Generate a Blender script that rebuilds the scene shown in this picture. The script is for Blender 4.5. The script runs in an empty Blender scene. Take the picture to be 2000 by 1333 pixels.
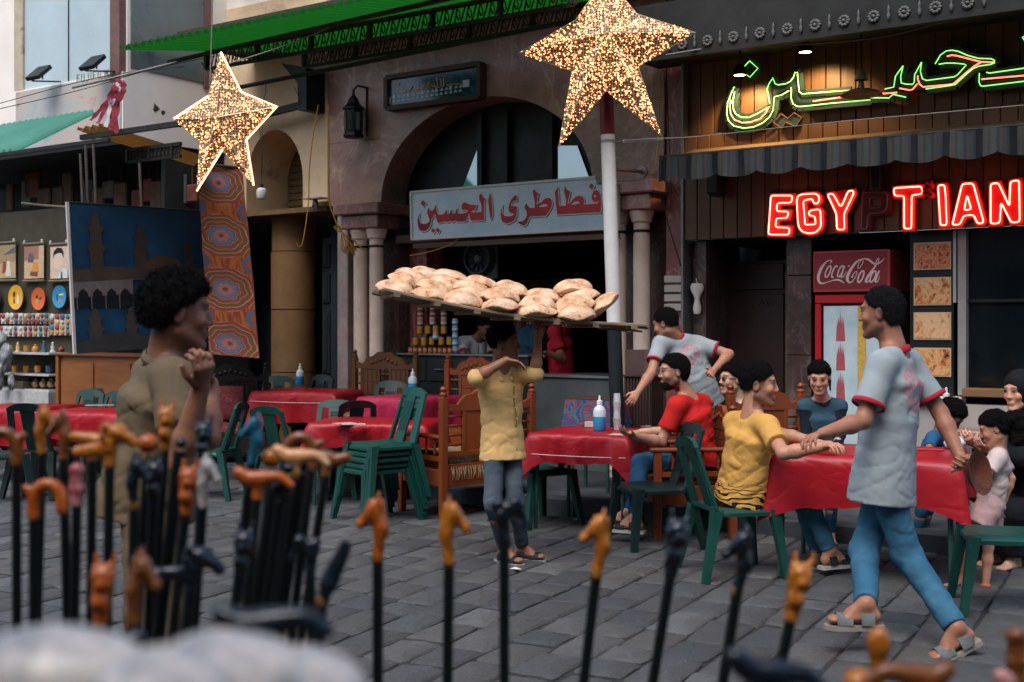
import bpy, math, random
import numpy as np
from mathutils import Vector, Matrix
random.seed(7)
RNG = np.random.default_rng(7)
R = math.radians
sc = bpy.context.scene
# ---------------------------------------------------------------- camera, sky, sun, exposure
CAM_H, FPX, HOR = 1.56, 2400.0, 637.0          # eye height, focal length and horizon row in photograph pixels (2000 wide)
cd = bpy.data.cameras.new('camera'); cam = bpy.data.objects.new('camera', cd)
sc.collection.objects.link(cam); sc.camera = cam
cam.location = (0, 0, CAM_H); cam.rotation_euler = (R(90), 0, 0)
cd.sensor_width = 36.0; cd.lens = 36.0 * FPX / 2000.0
cd.shift_y = -(666.5 - HOR) / 2000.0
cd.clip_start = 0.05; cd.clip_end = 400
cd.dof.use_dof = True; cd.dof.focus_distance = 8.3; cd.dof.aperture_fstop = 3.4
w = bpy.data.worlds.new('World'); sc.world = w; w.use_nodes = True
nt = w.node_tree; bg = nt.nodes['Background']
sky = nt.nodes.new('ShaderNodeTexSky'); sky.sky_type = 'NISHITA'; sky.sun_disc = False
SUN_EL, SUN_AZ = 58, 205      # degrees: height, and compass direction the light comes from (0 = ahead of the camera, clockwise)
sky.sun_elevation = R(SUN_EL); sky.sun_rotation = R(SUN_AZ)
sky.air_density = 1.0; sky.dust_density = 3.5; sky.ozone_density = 1.6
nt.links.new(sky.outputs[0], bg.inputs[0]); bg.inputs[1].default_value = 0.11
sd = bpy.data.lights.new('sun', 'SUN'); sun = bpy.data.objects.new('sun', sd); sc.collection.objects.link(sun)
sd.energy = 0.9; sd.angle = R(40); sd.color = (0.97, 0.99, 1.0)
a_ = R(SUN_AZ); sdir = Vector((math.sin(a_) * math.cos(R(SUN_EL)), math.cos(a_) * math.cos(R(SUN_EL)), math.sin(R(SUN_EL))))
sun.rotation_euler = sdir.to_track_quat('Z', 'Y').to_euler()
sc.view_settings.view_transform = 'Standard'; sc.view_settings.look = 'None'
sc.view_settings.gamma = 1.0; sc.view_settings.use_curve_mapping = False
sc.view_settings.exposure = 1.1
cy = sc.cycles
cy.max_bounces = 6; cy.diffuse_bounces = 3; cy.glossy_bounces = 3; cy.transmission_bounces = 5; cy.transparent_max_bounces = 8
cy.caustics_reflective = False; cy.caustics_refractive = False
cy.sample_clamp_indirect = 4.0; cy.use_denoising = True
try: cy.denoiser = 'OPENIMAGEDENOISE'
except Exception: pass

# ---------------------------------------------------------------- from the photograph to the place
def at(px, py, Y):
    return Vector(((px - 1000) / FPX * Y, Y, CAM_H + (HOR - py) / FPX * Y))
def gnd(px, py, z=0.0):
    return at(px, py, (CAM_H - z) * FPX / (py - HOR))
FA = R(35.02); FC, FS = math.cos(FA), math.sin(FA); FO = 12.5
def fw(u, d, z):                       # street-front frame (along, inward, up) to world
    return Vector((u * FC + d * FS, FO - u * FS + d * FC, z))
def fu(px, py, d=0.0):                 # the point of the plane d behind the street front that stands at a pixel
    a = (px - 1000) / FPX; b = (HOR - py) / FPX
    t = (FO * FC + d) / (a * FS + FC)
    return t * (a * FC - FS) + FO * FS, CAM_H + t * b
def fud(P):
    x, y = P[0], P[1] - FO
    return x * FC - y * FS, x * FS + y * FC

# ---------------------------------------------------------------- materials
class E:
    """a node socket with arithmetic"""
    def __init__(s, nt, sock): s.nt, s.s = nt, sock
    def _m(s, op, *a):
        n = s.nt.nodes.new('ShaderNodeMath'); n.operation = op
        for i, x in enumerate((s,) + a):
            if isinstance(x, E): s.nt.links.new(x.s, n.inputs[i])
            else: n.inputs[i].default_value = x
        return E(s.nt, n.outputs[0])
    def __add__(s, o): return s._m('ADD', o)
    def __sub__(s, o): return s._m('SUBTRACT', o)
    def __mul__(s, o): return s._m('MULTIPLY', o)
    def __truediv__(s, o): return s._m('DIVIDE', o)
    def fract(s): return s._m('FRACT')
    def abs(s): return s._m('ABSOLUTE')
    def sin(s): return s._m('SINE')
    def gt(s, o): return s._m('GREATER_THAN', o)
    def lt(s, o): return s._m('LESS_THAN', o)
    def pp(s, o): return s._m('PINGPONG', o)
    def pw(s, o): return s._m('POWER', o)
    def mx(s, o): return s._m('MAXIMUM', o)
    def hyp(s, o): return (s * s + o * o)._m('SQRT')
    def ang(s, o): return s._m('ARCTAN2', o)
class Mt:
    def __init__(s, name, rough=0.6, metal=0.0, spec=0.35):
        s.m = bpy.data.materials.new(name); s.m.use_nodes = True
        s.nt = s.m.node_tree; s.b = s.nt.nodes['Principled BSDF']
        s.set('Roughness', rough); s.set('Metallic', metal); s.set('Specular IOR Level', spec)
    def set(s, k, v):
        i = s.b.inputs[k]
        if isinstance(v, E): s.nt.links.new(v.s, i)
        elif isinstance(v, (tuple, list)): i.default_value = (*v[:3], 1.0)[:len(i.default_value)]
        else: i.default_value = v
        return s
    def co(s, kind='Object'):
        if not hasattr(s, '_co'): s._co = s.nt.nodes.new('ShaderNodeTexCoord')
        return s._co.outputs[kind]
    def xyz(s, kind='Object'):
        n = s.nt.nodes.new('ShaderNodeSeparateXYZ'); s.nt.links.new(s.co(kind), n.inputs[0])
        return [E(s.nt, n.outputs[i]) for i in range(3)]
    def mapped(s, sx, sy, sz, kind='Object', rot=None):
        n = s.nt.nodes.new('ShaderNodeMapping'); s.nt.links.new(s.co(kind), n.inputs[0]); n.inputs['Scale'].default_value = (sx, sy, sz)
        if rot: n.inputs['Rotation'].default_value = rot
        return n.outputs[0]
    def noise(s, scale, detail=4, rough=0.6, vec=None, dist=0.0):
        n = s.nt.nodes.new('ShaderNodeTexNoise'); n.inputs['Scale'].default_value = scale
        n.inputs['Detail'].default_value = detail; n.inputs['Roughness'].default_value = rough; n.inputs['Distortion'].default_value = dist
        s.nt.links.new(vec if vec is not None else s.co(), n.inputs['Vector'])
        return E(s.nt, n.outputs['Fac'])
    def voro(s, scale, vec=None, feat='F1', out='Distance'):
        n = s.nt.nodes.new('ShaderNodeTexVoronoi'); n.inputs['Scale'].default_value = scale; n.feature = feat
        s.nt.links.new(vec if vec is not None else s.co(), n.inputs['Vector'])
        return E(s.nt, n.outputs[out])
    def ramp(s, fac, stops, const=False):
        n = s.nt.nodes.new('ShaderNodeValToRGB'); n.color_ramp.interpolation = 'CONSTANT' if const else 'LINEAR'
        el = n.color_ramp.elements
        while len(el) < len(stops): el.new(0.5)
        for e, (p, c) in zip(el, stops): e.position = p; e.color = (*c[:3], 1)
        s.nt.links.new(fac.s, n.inputs[0]); return E(s.nt, n.outputs[0])
    def mix(s, fac, a, b, mode='MIX'):
        n = s.nt.nodes.new('ShaderNodeMix'); n.data_type = 'RGBA'; n.blend_type = mode
        for k, v in ((0, fac), (6, a), (7, b)):
            if isinstance(v, E): s.nt.links.new(v.s, n.inputs[k])
            elif isinstance(v, (tuple, list)): n.inputs[k].default_value = (*v[:3], 1)
            else: n.inputs[k].default_value = v
        return E(s.nt, n.outputs[2])
    def bump(s, h, strength=0.3, dist=0.01):
        n = s.nt.nodes.new('ShaderNodeBump'); n.inputs['Strength'].default_value = strength; n.inputs['Distance'].default_value = dist
        s.nt.links.new(h.s, n.inputs['Height']); s.nt.links.new(n.outputs[0], s.b.inputs['Normal']); return s
    def crease(s, scale, rot=(.5, .3, .7), st=(1, 1, .35), w=.09):
        n = s.noise(scale, 2, .5, s.mapped(*st, rot=rot), .6); return s.ramp((n - .5).abs(), [(0, (0, 0, 0)), (w * .35, (.75,) * 3), (w, (1, 1, 1))])
    def rnd(s):
        n = s.nt.nodes.new('ShaderNodeObjectInfo'); return E(s.nt, n.outputs['Random'])
    def attr(s, name='Col', out=0):
        n = s.nt.nodes.new('ShaderNodeAttribute'); n.attribute_name = name; return E(s.nt, n.outputs[out])
    def emit(s, col, st): s.set('Emission Color', col); s.set('Emission Strength', st); return s
def lin(r, g, b):
    f = lambda c: ((c / 255 + 0.055) / 1.055) ** 2.4 if c > 10 else c / 255 / 12.92
    return (f(r), f(g), f(b))
def sc3(c, k): return tuple(min(1, x * k) for x in c[:3])
_mc = {}
def P(name, c, rough=0.6, var=0.25, scale=6, bump=0.15, bscale=None, metal=0.0, spec=0.35, c2=None, vec=None, dirt=None):
    """plain weathered surface: two tones broken up by noise, with fine relief"""
    if name in _mc: return _mc[name]
    t = Mt(name, rough, metal, spec)
    v = t.mapped(*vec) if vec else None
    n = t.noise(scale, 5, 0.65, v)
    lo = sc3(c, 1 - var); hi = c2 or sc3(c, 1 + var * 0.7)
    col = t.ramp(n, [(0.3, lo), (0.7, hi)])
    if dirt:
        n2 = t.noise(dirt[1], 6, 0.7, None, 0.4)
        k = t.ramp(n2, [(dirt[2], (0, 0, 0)), (min(1, dirt[2] + 0.18), (1, 1, 1))])
        col = t.mix(k, col, dirt[0])
    t.set('Base Color', col)
    t.set('Roughness', t.ramp(n, [(0.2, (min(1, rough * 1.15),) * 3), (0.8, (rough * 0.85,) * 3)]))
    if bump: t.bump(t.noise(bscale or scale * 6, 3, 0.6, v), bump, 0.006)
    _mc[name] = t.m; return t.m

# ---------------------------------------------------------------- mesh building
class MB:
    def __init__(s): s.v, s.f, s.mi, s.uv = [], [], [], None
    def add(s, vs, fs, mi=0):
        o = len(s.v); s.v += [tuple(v) for v in vs]; s.f += [tuple(i + o for i in f) for f in fs]; s.mi += [mi] * len(fs); return s
    def box(s, x0, x1, y0, y1, z0, z1, mi=0, M=None, ch=0.0):
        if ch:
            c = min(ch, (x1 - x0) / 3, (y1 - y0) / 3, (z1 - z0) / 3); vs = []; 
            for ax in range(3):
                for sx in (0, 1):
                    for sy in (0, 1):
                        for sz in (0, 1):
                            p = [(x0, x1)[sx], (y0, y1)[sy], (z0, z1)[sz]]; q = [sx, sy, sz]
                            for k in range(3):
                                if k != ax: p[k] += c if q[k] == 0 else -c
                            vs.append(Vector(p))
            I = lambda ax, a, b, d: ax * 8 + a * 4 + b * 2 + d
            fs = [(I(0,0,0,0), I(0,0,0,1), I(0,0,1,1), I(0,0,1,0)), (I(0,1,0,0), I(0,1,1,0), I(0,1,1,1), I(0,1,0,1)),
                  (I(1,0,0,0), I(1,1,0,0), I(1,1,0,1), I(1,0,0,1)), (I(1,0,1,0), I(1,0,1,1), I(1,1,1,1), I(1,1,1,0)),
                  (I(2,0,0,0), I(2,0,1,0), I(2,1,1,0), I(2,1,0,0)), (I(2,0,0,1), I(2,1,0,1), I(2,1,1,1), I(2,0,1,1))]
            for a in (0, 1):
                for b in (0, 1):
                    fs.append((I(0,a,b,0), I(0,a,b,1), I(1,a,b,1), I(1,a,b,0)))
                    fs.append((I(0,a,0,b), I(0,a,1,b), I(2,a,1,b), I(2,a,0,b)))
                    fs.append((I(1,0,a,b), I(1,1,a,b), I(2,1,a,b), I(2,0,a,b)))
                    for d in (0, 1): fs.append((I(0,a,b,d), I(1,a,b,d), I(2,a,b,d)))
        else:
            vs = [Vector((x, y, z)) for x in (x0, x1) for y in (y0, y1) for z in (z0, z1)]
            fs = [(0,1,3,2), (4,6,7,5), (0,4,5,1), (2,3,7,6), (0,2,6,4), (1,5,7,3)]
        if M is not None: vs = [M @ v for v in vs]
        return s.add(vs, fs, mi)
    def bar(s, a, b, wx, wz, mi=0, up=(0, 0, 1), ch=0.0):
        a, b = Vector(a), Vector(b); d = b - a; L = d.length; y = d / L; u = Vector(up)
        if abs(y.dot(u)) > 0.98: u = Vector((1, 0, 0)) if abs(y.x) < 0.9 else Vector((0, 1, 0))
        x = y.cross(u).normalized(); z = x.cross(y)
        M = Matrix(((x.x, y.x, z.x, a.x), (x.y, y.y, z.y, a.y), (x.z, y.z, z.z, a.z), (0, 0, 0, 1)))
        return s.box(-wx / 2, wx / 2, 0, L, -wz / 2, wz / 2, mi, M, ch)
    def tube(s, path, r, n=8, mi=0, closed=False, caps=True):
        pts = [Vector(p) for p in path]; m = len(pts); rs = r if isinstance(r, (list, tuple)) else [r] * m
        prev = None; rings = []
        for i, p in enumerate(pts):
            if closed: t = pts[(i + 1) % m] - pts[i - 1]
            else: t = pts[min(i + 1, m - 1)] - pts[max(i - 1, 0)]
            t = t.normalized() if t.length > 1e-9 else Vector((0, 0, 1))
            if prev is None: x = t.orthogonal().normalized()
            else:
                x = prev - t * prev.dot(t)
                x = x.normalized() if x.length > 1e-6 else t.orthogonal().normalized()
            prev = x; y = t.cross(x)
            rings.append([p + (x * math.cos(2 * math.pi * k / n) + y * math.sin(2 * math.pi * k / n)) * rs[i] for k in range(n)])
        vs = [v for q in rings for v in q]; fs = []
        for i in range(m if closed else m - 1):
            j = (i + 1) % m
            for k in range(n): fs.append((i * n + k, i * n + (k + 1) % n, j * n + (k + 1) % n, j * n + k))
        if caps and not closed: fs += [tuple(range(n))[::-1], tuple((m - 1) * n + k for k in range(n))]
        return s.add(vs, fs, mi)
    def lathe(s, prof, c=(0, 0, 0), n=20, mi=0, axis=None, cap=True):
        c = Vector(c); q = Vector((0, 0, 1)).rotation_difference(Vector(axis).normalized()) if axis is not None else None
        vs = []; fs = []; m = len(prof)
        for r, z in prof:
            for k in range(n):
                p = Vector((r * math.cos(2 * math.pi * k / n), r * math.sin(2 * math.pi * k / n), z))
                if q: p = q @ p
                vs.append(c + p)
        for i in range(m - 1):
            for k in range(n): fs.append((i * n + k, i * n + (k + 1) % n, (i + 1) * n + (k + 1) % n, (i + 1) * n + k))
        if cap: fs += [tuple(range(n))[::-1], tuple((m - 1) * n + k for k in range(n))]
        return s.add(vs, fs, mi)
    def prism(s, poly, y0, y1, mi=0, M=None):
        """outline in x,z pushed from y0 to y1"""
        n = len(poly); vs = [Vector((x, y0, z)) for x, z in poly] + [Vector((x, y1, z)) for x, z in poly]
        if M is not None: vs = [M @ v for v in vs]
        fs = [tuple(range(n)), tuple(range(2 * n - 1, n - 1, -1))] + [(i, i + n, (i + 1) % n + n, (i + 1) % n) for i in range(n)]
        return s.add(vs, fs, mi)
    def grid(s, fn, nu, nv, mi=0, closeu=False):
        o = len(s.v); vs = [fn(i / (nu if closeu else nu - 1), j / (nv - 1)) for j in range(nv) for i in range(nu)]; fs = []
        for j in range(nv - 1):
            for i in range(nu if closeu else nu - 1):
                i2 = (i + 1) % nu; fs.append((j * nu + i, j * nu + i2, (j + 1) * nu + i2, (j + 1) * nu + i))
        return s.add(vs, fs, mi)
    def mesh(s, name, mats, smooth=False):
        me = bpy.data.meshes.new(name); me.from_pydata([tuple(v) for v in s.v], [], s.f)
        for m in (mats if isinstance(mats, (list, tuple)) else [mats]): me.materials.append(m)
        if any(s.mi): me.polygons.foreach_set('material_index', s.mi)
        if smooth is not False:
            me.polygons.foreach_set('use_smooth', [True] * len(me.polygons))
            if smooth is not True:
                me.update(); me.set_sharp_from_angle(angle=R(smooth))
        me.update(); return me
    def build(s, name, mats, parent=None, loc=None, rot=0.0, smooth=False, bevel=0.0):
        return link(name, s.mesh(name, mats, smooth), parent, loc, rot, bevel)
def link(name, me, parent=None, loc=None, rot=0.0, bevel=0.0):
    o = bpy.data.objects.new(name, me); sc.collection.objects.link(o)
    if parent is not None: o.parent = parent
    if loc is not None: o.location = loc
    if rot: o.rotation_euler = (0, 0, rot)
    if bevel:
        b = o.modifiers.new('bevel', 'BEVEL'); b.width = bevel; b.segments = 2; b.limit_method = 'ANGLE'; b.angle_limit = R(40)
    return o
def tag(o, label, cat, group=None):
    o['label'] = label; o['category'] = cat
    if group: o['group'] = group
    return o
def kind(o, k): o['kind'] = k; return o
def thing(name, label, cat, loc=(0, 0, 0), rot=0.0, group=None):
    o = bpy.data.objects.new(name, None); sc.collection.objects.link(o); o.empty_display_size = 0.1
    o.location = loc; o.rotation_euler = (0, 0, rot); return tag(o, label, cat, group)
def dup(root, loc=None, rot=None, label=None, group=None, parent=None):
    r = root.copy(); sc.collection.objects.link(r)
    if parent is not None: r.parent = parent
    if loc is not None: r.location = loc
    if rot is not None: r.rotation_euler = (0, 0, rot)
    if label: r['label'] = label
    if group: r['group'] = group
    for ch in root.children: dup(ch, parent=r)
    return r
def fthing(name, label, cat, u=0.0, d=0.0, z=0.0, group=None):     # a thing in the street-front frame
    return thing(name, label, cat, fw(u, d, z), -FA, group)
def spline(pts, n=6, closed=False):
    pts = [Vector(p) for p in pts]; m = len(pts); out = []
    for i in range(m if closed else m - 1):
        g = (lambda k: pts[k % m]) if closed else (lambda k: pts[min(max(k, 0), m - 1)])
        p0, p1, p2, p3 = g(i - 1), g(i), g(i + 1), g(i + 2)
        for k in range(n):
            t = k / n
            out.append(0.5 * ((2 * p1) + (p2 - p0) * t + (2 * p0 - 5 * p1 + 4 * p2 - p3) * t * t + (3 * p1 - p0 - 3 * p2 + p3) * t ** 3))
    if not closed: out.append(pts[-1])
    return out
def vbox(m, cx, cy, z0, sx, sy, sz, mi=0, ch=0.004): return m.box(cx - sx / 2, cx + sx / 2, cy - sy / 2, cy + sy / 2, z0, z0 + sz, mi, None, ch)
# ================================================================ the setting
PLAT = 0.13
# paving
def slab_mat():
    t = Mt('paving_stone', 0.62, 0, 0.35)
    r = t.rnd(); n = t.noise(3.0, 6, 0.7); n2 = t.noise(28, 5, 0.75, t.mapped(1, 2.2, 1))
    base = t.ramp(n, [(0.25, lin(62, 65, 66)), (0.5, lin(86, 89, 90)), (0.8, lin(110, 109, 106))])
    base = t.mix(t.ramp(n2, [(0.42, (0, 0, 0)), (0.75, (1, 1, 1))]), base, lin(86, 88, 92))
    br = t.ramp(r, [(0, lin(54, 60, 68)), (0.3, lin(96, 99, 101)), (0.55, lin(74, 75, 75)), (0.8, lin(104, 101, 95)), (1, lin(124, 126, 127))])
    stn = t.ramp(t.noise(.9, 6, .75, t.co('Generated') if False else None), [(.42, (0, 0, 0)), (.62, (.65,) * 3)])
    pit = t.ramp(t.noise(55, 4, .8), [(.6, (0, 0, 0)), (.72, (.7,) * 3)])
    t.set('Base Color', t.mix(pit, t.mix(stn, t.mix(0.5, base, br), lin(60, 58, 56)), lin(48, 52, 56)))
    t.set('Roughness', t.ramp(n2, [(0.3, (0.5,) * 3), (0.7, (0.75,) * 3)]))
    t.bump(t.noise(16, 8, 0.72, t.mapped(1, 1.6, 1)) + n * 0.6 + t.noise(60, 4) * .25, 0.8, 0.03)
    return t.m
PA = R(28)                                     # the paving courses run 28 degrees off the camera axis
pd1 = Vector((math.sin(PA), math.cos(PA))); pd2 = Vector((math.cos(PA), -math.sin(PA)))
M_slab = slab_mat()
M_joint = P('joint_dirt', lin(50, 48, 46), 0.95, 0.35, 9, 0.5)
g = MB(); g.box(-60, 60, -30, 90, -0.06, -0.012)
ground = kind(g.build('pavement', M_joint), 'structure')
def slab_mesh(L, W, k):
    r = random.Random(k); m = MB(); j = lambda a: r.uniform(-a, a)
    T = 0.0; c = 0.014
    co = [(-L/2 + j(.012), -W/2 + j(.009)), (L/2 + j(.012), -W/2 + j(.009)), (L/2 + j(.012), W/2 + j(.009)), (-L/2 + j(.012), W/2 + j(.009))]
    out = []
    for i in range(4):
        a, b = co[i], co[(i + 1) % 4]
        for t in (0.06, 0.35, 0.65, 0.94): out.append((a[0] + (b[0] - a[0]) * t + j(.004), a[1] + (b[1] - a[1]) * t + j(.004)))
    n = len(out)
    vs = [(x, y, -0.05) for x, y in out] + [(x, y, -0.010 + j(.003)) for x, y in out] + [(x * (1 - c / L * 2), y * (1 - c / W * 2), T + j(.002)) for x, y in out] + [(0, 0, T + j(.002))]
    fs = []
    for i in range(n):
        i2 = (i + 1) % n
        fs += [(i, i2, n + i2, n + i), (n + i, n + i2, 2 * n + i2, 2 * n + i), (2 * n + i, 2 * n + i2, 3 * n)]
    return m.add(vs, fs)
slabs = []
WROW = 0.25
LENS = [0.26, 0.32, 0.38, 0.45]
SV = [[slab_mesh(L - 0.012, WROW - 0.014, i * 10 + q) for q in range(4)] for i, L in enumerate(LENS)]
SVm = [[m.mesh('paving_stone', M_slab, 35) for m in row] for row in SV]
rg = random.Random(3)
for i in range(-44, 44):
    s = -6 + rg.random() * 0.4
    while s < 24:
        k = rg.randrange(4); L = LENS[k]; c = pd2 * (i * WROW) + pd1 * (s + L / 2); s += L
        x, y = c
        if y < 4.4 or abs(x) > y * 0.4167 + 1.1: continue
        if fud((x, y))[1] > -1.62: continue
        slabs.append((y, x, k, rg.randrange(4), rg.uniform(-.012, .012), rg.uniform(-.006, .007), rg.uniform(-.018, .018), rg.uniform(-.018, .018)))
slabs.sort()
rest = MB()
inview = [q for q in slabs if abs(q[1]) < q[0] * 0.44 and q[0] > 5.2]
single = set(id(q) for q in inview[:300])
for q in slabs:
    y, x, k, v, dr, dz, tx, ty = q
    if id(q) in single:
        o = link('paving_stone', SVm[k][v], ground, (x, y, dz)); o.rotation_euler = (tx, ty, math.pi / 2 - PA + dr)
    else:
        M = Matrix.Translation((x, y, dz)) @ Matrix.Rotation(math.pi / 2 - PA + dr, 4, 'Z') @ Matrix.Rotation(tx, 4, 'X')
        rest.add([M @ Vector(p) for p in SV[k][v].v], SV[k][v].f)
kind(rest.build('paving', M_slab, ground, smooth=35), 'stuff')
# a few scraps of litter
lit = random.Random(5)
M_paper = P('litter_paper', (0.6, 0.58, 0.54), 0.8, 0.2, 20)
for i, (px, py) in enumerate([(705, 960), (770, 962), (1008, 1112), (1620, 1230), (1130, 1015), (640, 955)]):
    p = gnd(px, py, 0.012); m = MB(); s = lit.uniform(.02, .05)
    m.add([(-s, -s * .5, 0), (s, -s * .4, .006), (s * .8, s * .5, .002), (-s * .7, s * .6, .008), (0, 0, .014)], [(0, 1, 4), (1, 2, 4), (2, 3, 4), (3, 0, 4)])
    tag(m.build('paper_scrap', M_paper, None, p, lit.uniform(0, 6)), 'small pale paper scrap lying on the grey paving', 'litter', 'paper scraps on the paving')
# the house across the street, behind the camera: it shades the street from the low sky
OP = thing('house_across_street', 'tall plaster house across the street, facing the cafe', 'building', (0, -4.5, 0), R(-12))
m = MB(); m.box(-16, 16, -3, 0, 0, 9.5); m.build('wall', P('opposite_plaster', lin(150, 138, 122), .9, .2, 1.5, .2), OP)
for i_ in range(8):
    for j_ in range(3): m = MB(); m.box(-14 + i_ * 3.8, -12.6 + i_ * 3.8, -.02, .04, 1.0 + j_ * 2.9, 2.8 + j_ * 2.9); m.build('window', M_joint, OP)
# raised pavement in front of the shops, kerb stones
M_plat = P('platform_stone', lin(64, 68, 72), 0.7, 0.3, 5, 0.4)
m = MB(); m.box(-14, 9, -1.5, 6, -0.05, PLAT)
plat = kind(m.build('raised_pavement', M_plat, None, fw(0, 0, 0), -FA), 'structure')
M_kerb = P('kerb_stone', lin(52, 58, 64), 0.75, 0.35, 8, 0.4)
u = -9.0; km = MB(); km.box(0, 0.88, -0.14, 0.0, -0.04, PLAT + 0.004, ch=0.014); kme = km.mesh('kerb_stone', M_kerb)
while u < 6:
    link('kerb_stone', kme, plat, (u, -1.503, random.uniform(-.004, .004))); u += 0.9
    
# ---- shared building materials
def marble(name, c1, c2, vein, scale=2.0, rough=0.35):
    t = Mt(name, rough, 0, 0.45)
    n = t.noise(scale, 6, 0.7, None, 0.5); v = t.noise(scale * 0.9, 5, 0.6, t.mapped(1, 1, 0.55), 0.9)
    base = t.ramp(n, [(0.3, c1), (0.65, c2)])
    k = t.ramp((v - 0.5).abs(), [(0.0, (0.8,) * 3), (0.012, (0.3,) * 3), (0.03, (0, 0, 0))])
    st = t.noise(5, 5, 0.7, t.mapped(1.6, 1.6, 0.16))
    k2 = t.ramp(st, [(0.56, (0, 0, 0)), (0.70, (1, 1, 1))])
    wh = t.ramp(t.noise(0.8, 3, 0.5), [(0.45, (0, 0, 0)), (0.6, (1, 1, 1))])
    col = t.mix(k * 0.6, base, vein); col = t.mix(k2 * wh * 0.75, col, vein)
    gr = t.noise(1.1, 6, 0.75); col = t.mix(t.ramp(gr, [(0.44, (0, 0, 0)), (0.68, (0.75,) * 3)]), col, sc3(c1, 0.42))
    t.set('Base Color', col).bump(t.noise(30, 3), 0.05); return t.m
M_pink = marble('pink_marble', lin(150, 112, 100), lin(182, 142, 126), lin(220, 196, 172))
M_pinkd = marble('dark_pink_marble', lin(138, 96, 90), lin(166, 124, 116), lin(196, 168, 152), 3)
M_red = marble('red_marble', lin(132, 62, 62), lin(160, 90, 86), lin(214, 196, 188), 4)
M_brownmarble = marble('brown_marble', lin(58, 44, 42), lin(92, 72, 66), lin(140, 124, 116), 4)
M_cream = P('cream_plaster', lin(222, 194, 158), 0.85, 0.2, 1.6, 0.25, 30, dirt=(lin(92, 74, 60), 1.4, 0.56))
M_column = P('limestone_column', lin(226, 204, 184), 0.6, 0.14, 4, 0.15, 60, dirt=(lin(130, 108, 94), 2.2, 0.62))
M_dark = P('dark_interior', lin(34, 44, 48), 0.8, 0.3, 3, 0.1)  # teal in the wall colour stands in for tinted shadow indoors
M_black = P('black_paint', lin(22, 28, 30), 0.5, 0.3, 8, 0.1)
M_iron = P('old_iron', lin(44, 42, 40), 0.6, 0.4, 12, 0.3, metal=0.3)
M_white = P('white_plaster', lin(238, 230, 220), 0.85, 0.10, 1.2, 0.3, 26, dirt=(lin(128, 112, 98), 1.9, 0.63))
M_brickw = P('brown_stone', lin(120, 96, 64), 0.85, 0.3, 2.5, 0.4)

def arch_pts(cu, a, z0, b, n=28, p=1.0):
    return [(cu - a * math.cos(math.pi * i / n), z0 + b * abs(math.sin(math.pi * i / n)) ** p) for i in range(n + 1)]
def arch_wall(m, pts, ztop, d0, d1, mi=0):
    n = len(pts); vs = []
    for (x, z) in pts: vs += [(x, d0, z), (x, d0, ztop), (x, d1, z)]
    fs = []
    for i in range(n - 1):
        a, b = i * 3, i * 3 + 3
        fs += [(a, b, b + 1, a + 1), (a, a + 2, b + 2, b)]
    return m.add(vs, fs, mi)

# ================================================================ arch building (pink marble)
AB = fthing('arched_shop_building', 'pink marble shop building with a wide arch and paired stone columns', 'building')
UL, UR = -2.56, 1.97
ARC = arch_pts(-0.40, 1.36, 2.91, 1.02)
m = MB(); arch_wall(m, ARC, 5.4, 0.0, 0.5); m.build('arch_wall', M_pink, AB)
m = MB(); m.box(UL, -1.76, 0, 0.5, 2.92, 5.4); m.build('wall_panel', M_pink, AB)
m = MB(); m.box(0.955, 1.742, 0, 0.5, 2.78, 5.4, ch=0.006); m.build('wall_panel', M_pink, AB)
m = MB(); m.box(1.745, UR, 0.03, 0.5, PLAT, 5.4); m.build('corner_pier', M_red, AB)
for k in range(4):
    z0 = 1.70 + k * 0.088; m = MB(); m.box(1.74, UR + 0.004, -0.006, 0.06, z0, z0 + 0.066, ch=0.004); m.build('marble_band', P('pale_marble', lin(196, 190, 184), 0.4, 0.1, 6), AB)
# thin joints of the facing slabs
for (u0, u1, z0, z1) in [(UL, -1.78, 3.62, 3.626), (0.98, 1.74, 3.7, 3.706), (UL, 1.74, 4.66, 4.666)]:
    m = MB(); m.box(u0, u1, -0.002, 0.01, z0, z1); m.build('facing_joint', M_brownmarble, AB)
# impost blocks, pilasters, columns
def column_pair(us, ub0, ub1, zt, uj):
    m = MB(); m.box(ub0 - 0.07, ub1 + 0.06, -0.30, 0.45, zt + 0.15, zt + 0.27, ch=0.015); m.build('impost_block', M_pinkd, AB)
    m = MB(); m.box(ub0, ub1, -0.24, 0.45, zt, zt + 0.147, ch=0.012); m.build('impost_block', M_pinkd, AB)
    for u in us:
        m = MB(); m.lathe([(0.088, 0), (0.088, 0.05), (0.098, 0.07), (0.08, 0.1), (0.078, 0.12), (0.079, zt - PLAT - 0.24), (0.074, zt - PLAT - 0.20)], (u, -0.1, PLAT), 24, cap=False)
        c = m.build('column', M_column, AB, smooth=40)
        m = MB(); m.lathe([(0.076, zt - 0.205), (0.086, zt - 0.2), (0.086, zt - 0.185), (0.076, zt - 0.18)], (u, -0.1, 0), 24)
        m.build('collar', M_iron, c, smooth=40)
        m = MB(); m.lathe([(0.076, zt - 0.178), (0.078, zt - 0.12), (0.1, zt - 0.10), (0.1, zt - 0.075), (0.112, zt - 0.05), (0.118, zt - 0.02), (0.118, zt - 0.003)], (u, -0.1, 0), 24)
        m.build('capital', M_column, c, smooth=40)
column_pair([-1.965, -1.735], -2.14, -1.60, 2.62, 0)
column_pair([1.30, 1.555], 1.14, 1.72, 2.64, 0)
m = MB(); m.box(-2.36, -2.20, -0.06, 0.3, PLAT, 2.80, ch=0.01); m.build('door_jamb', marble('pale_marble_jamb', lin(150, 140, 138), lin(176, 164, 158), lin(200, 120, 112), 3), AB)
m = MB(); m.box(-2.195, -1.60, 0.12, 0.5, PLAT, 2.79); m.build('pilaster', M_brownmarble, AB)
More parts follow.
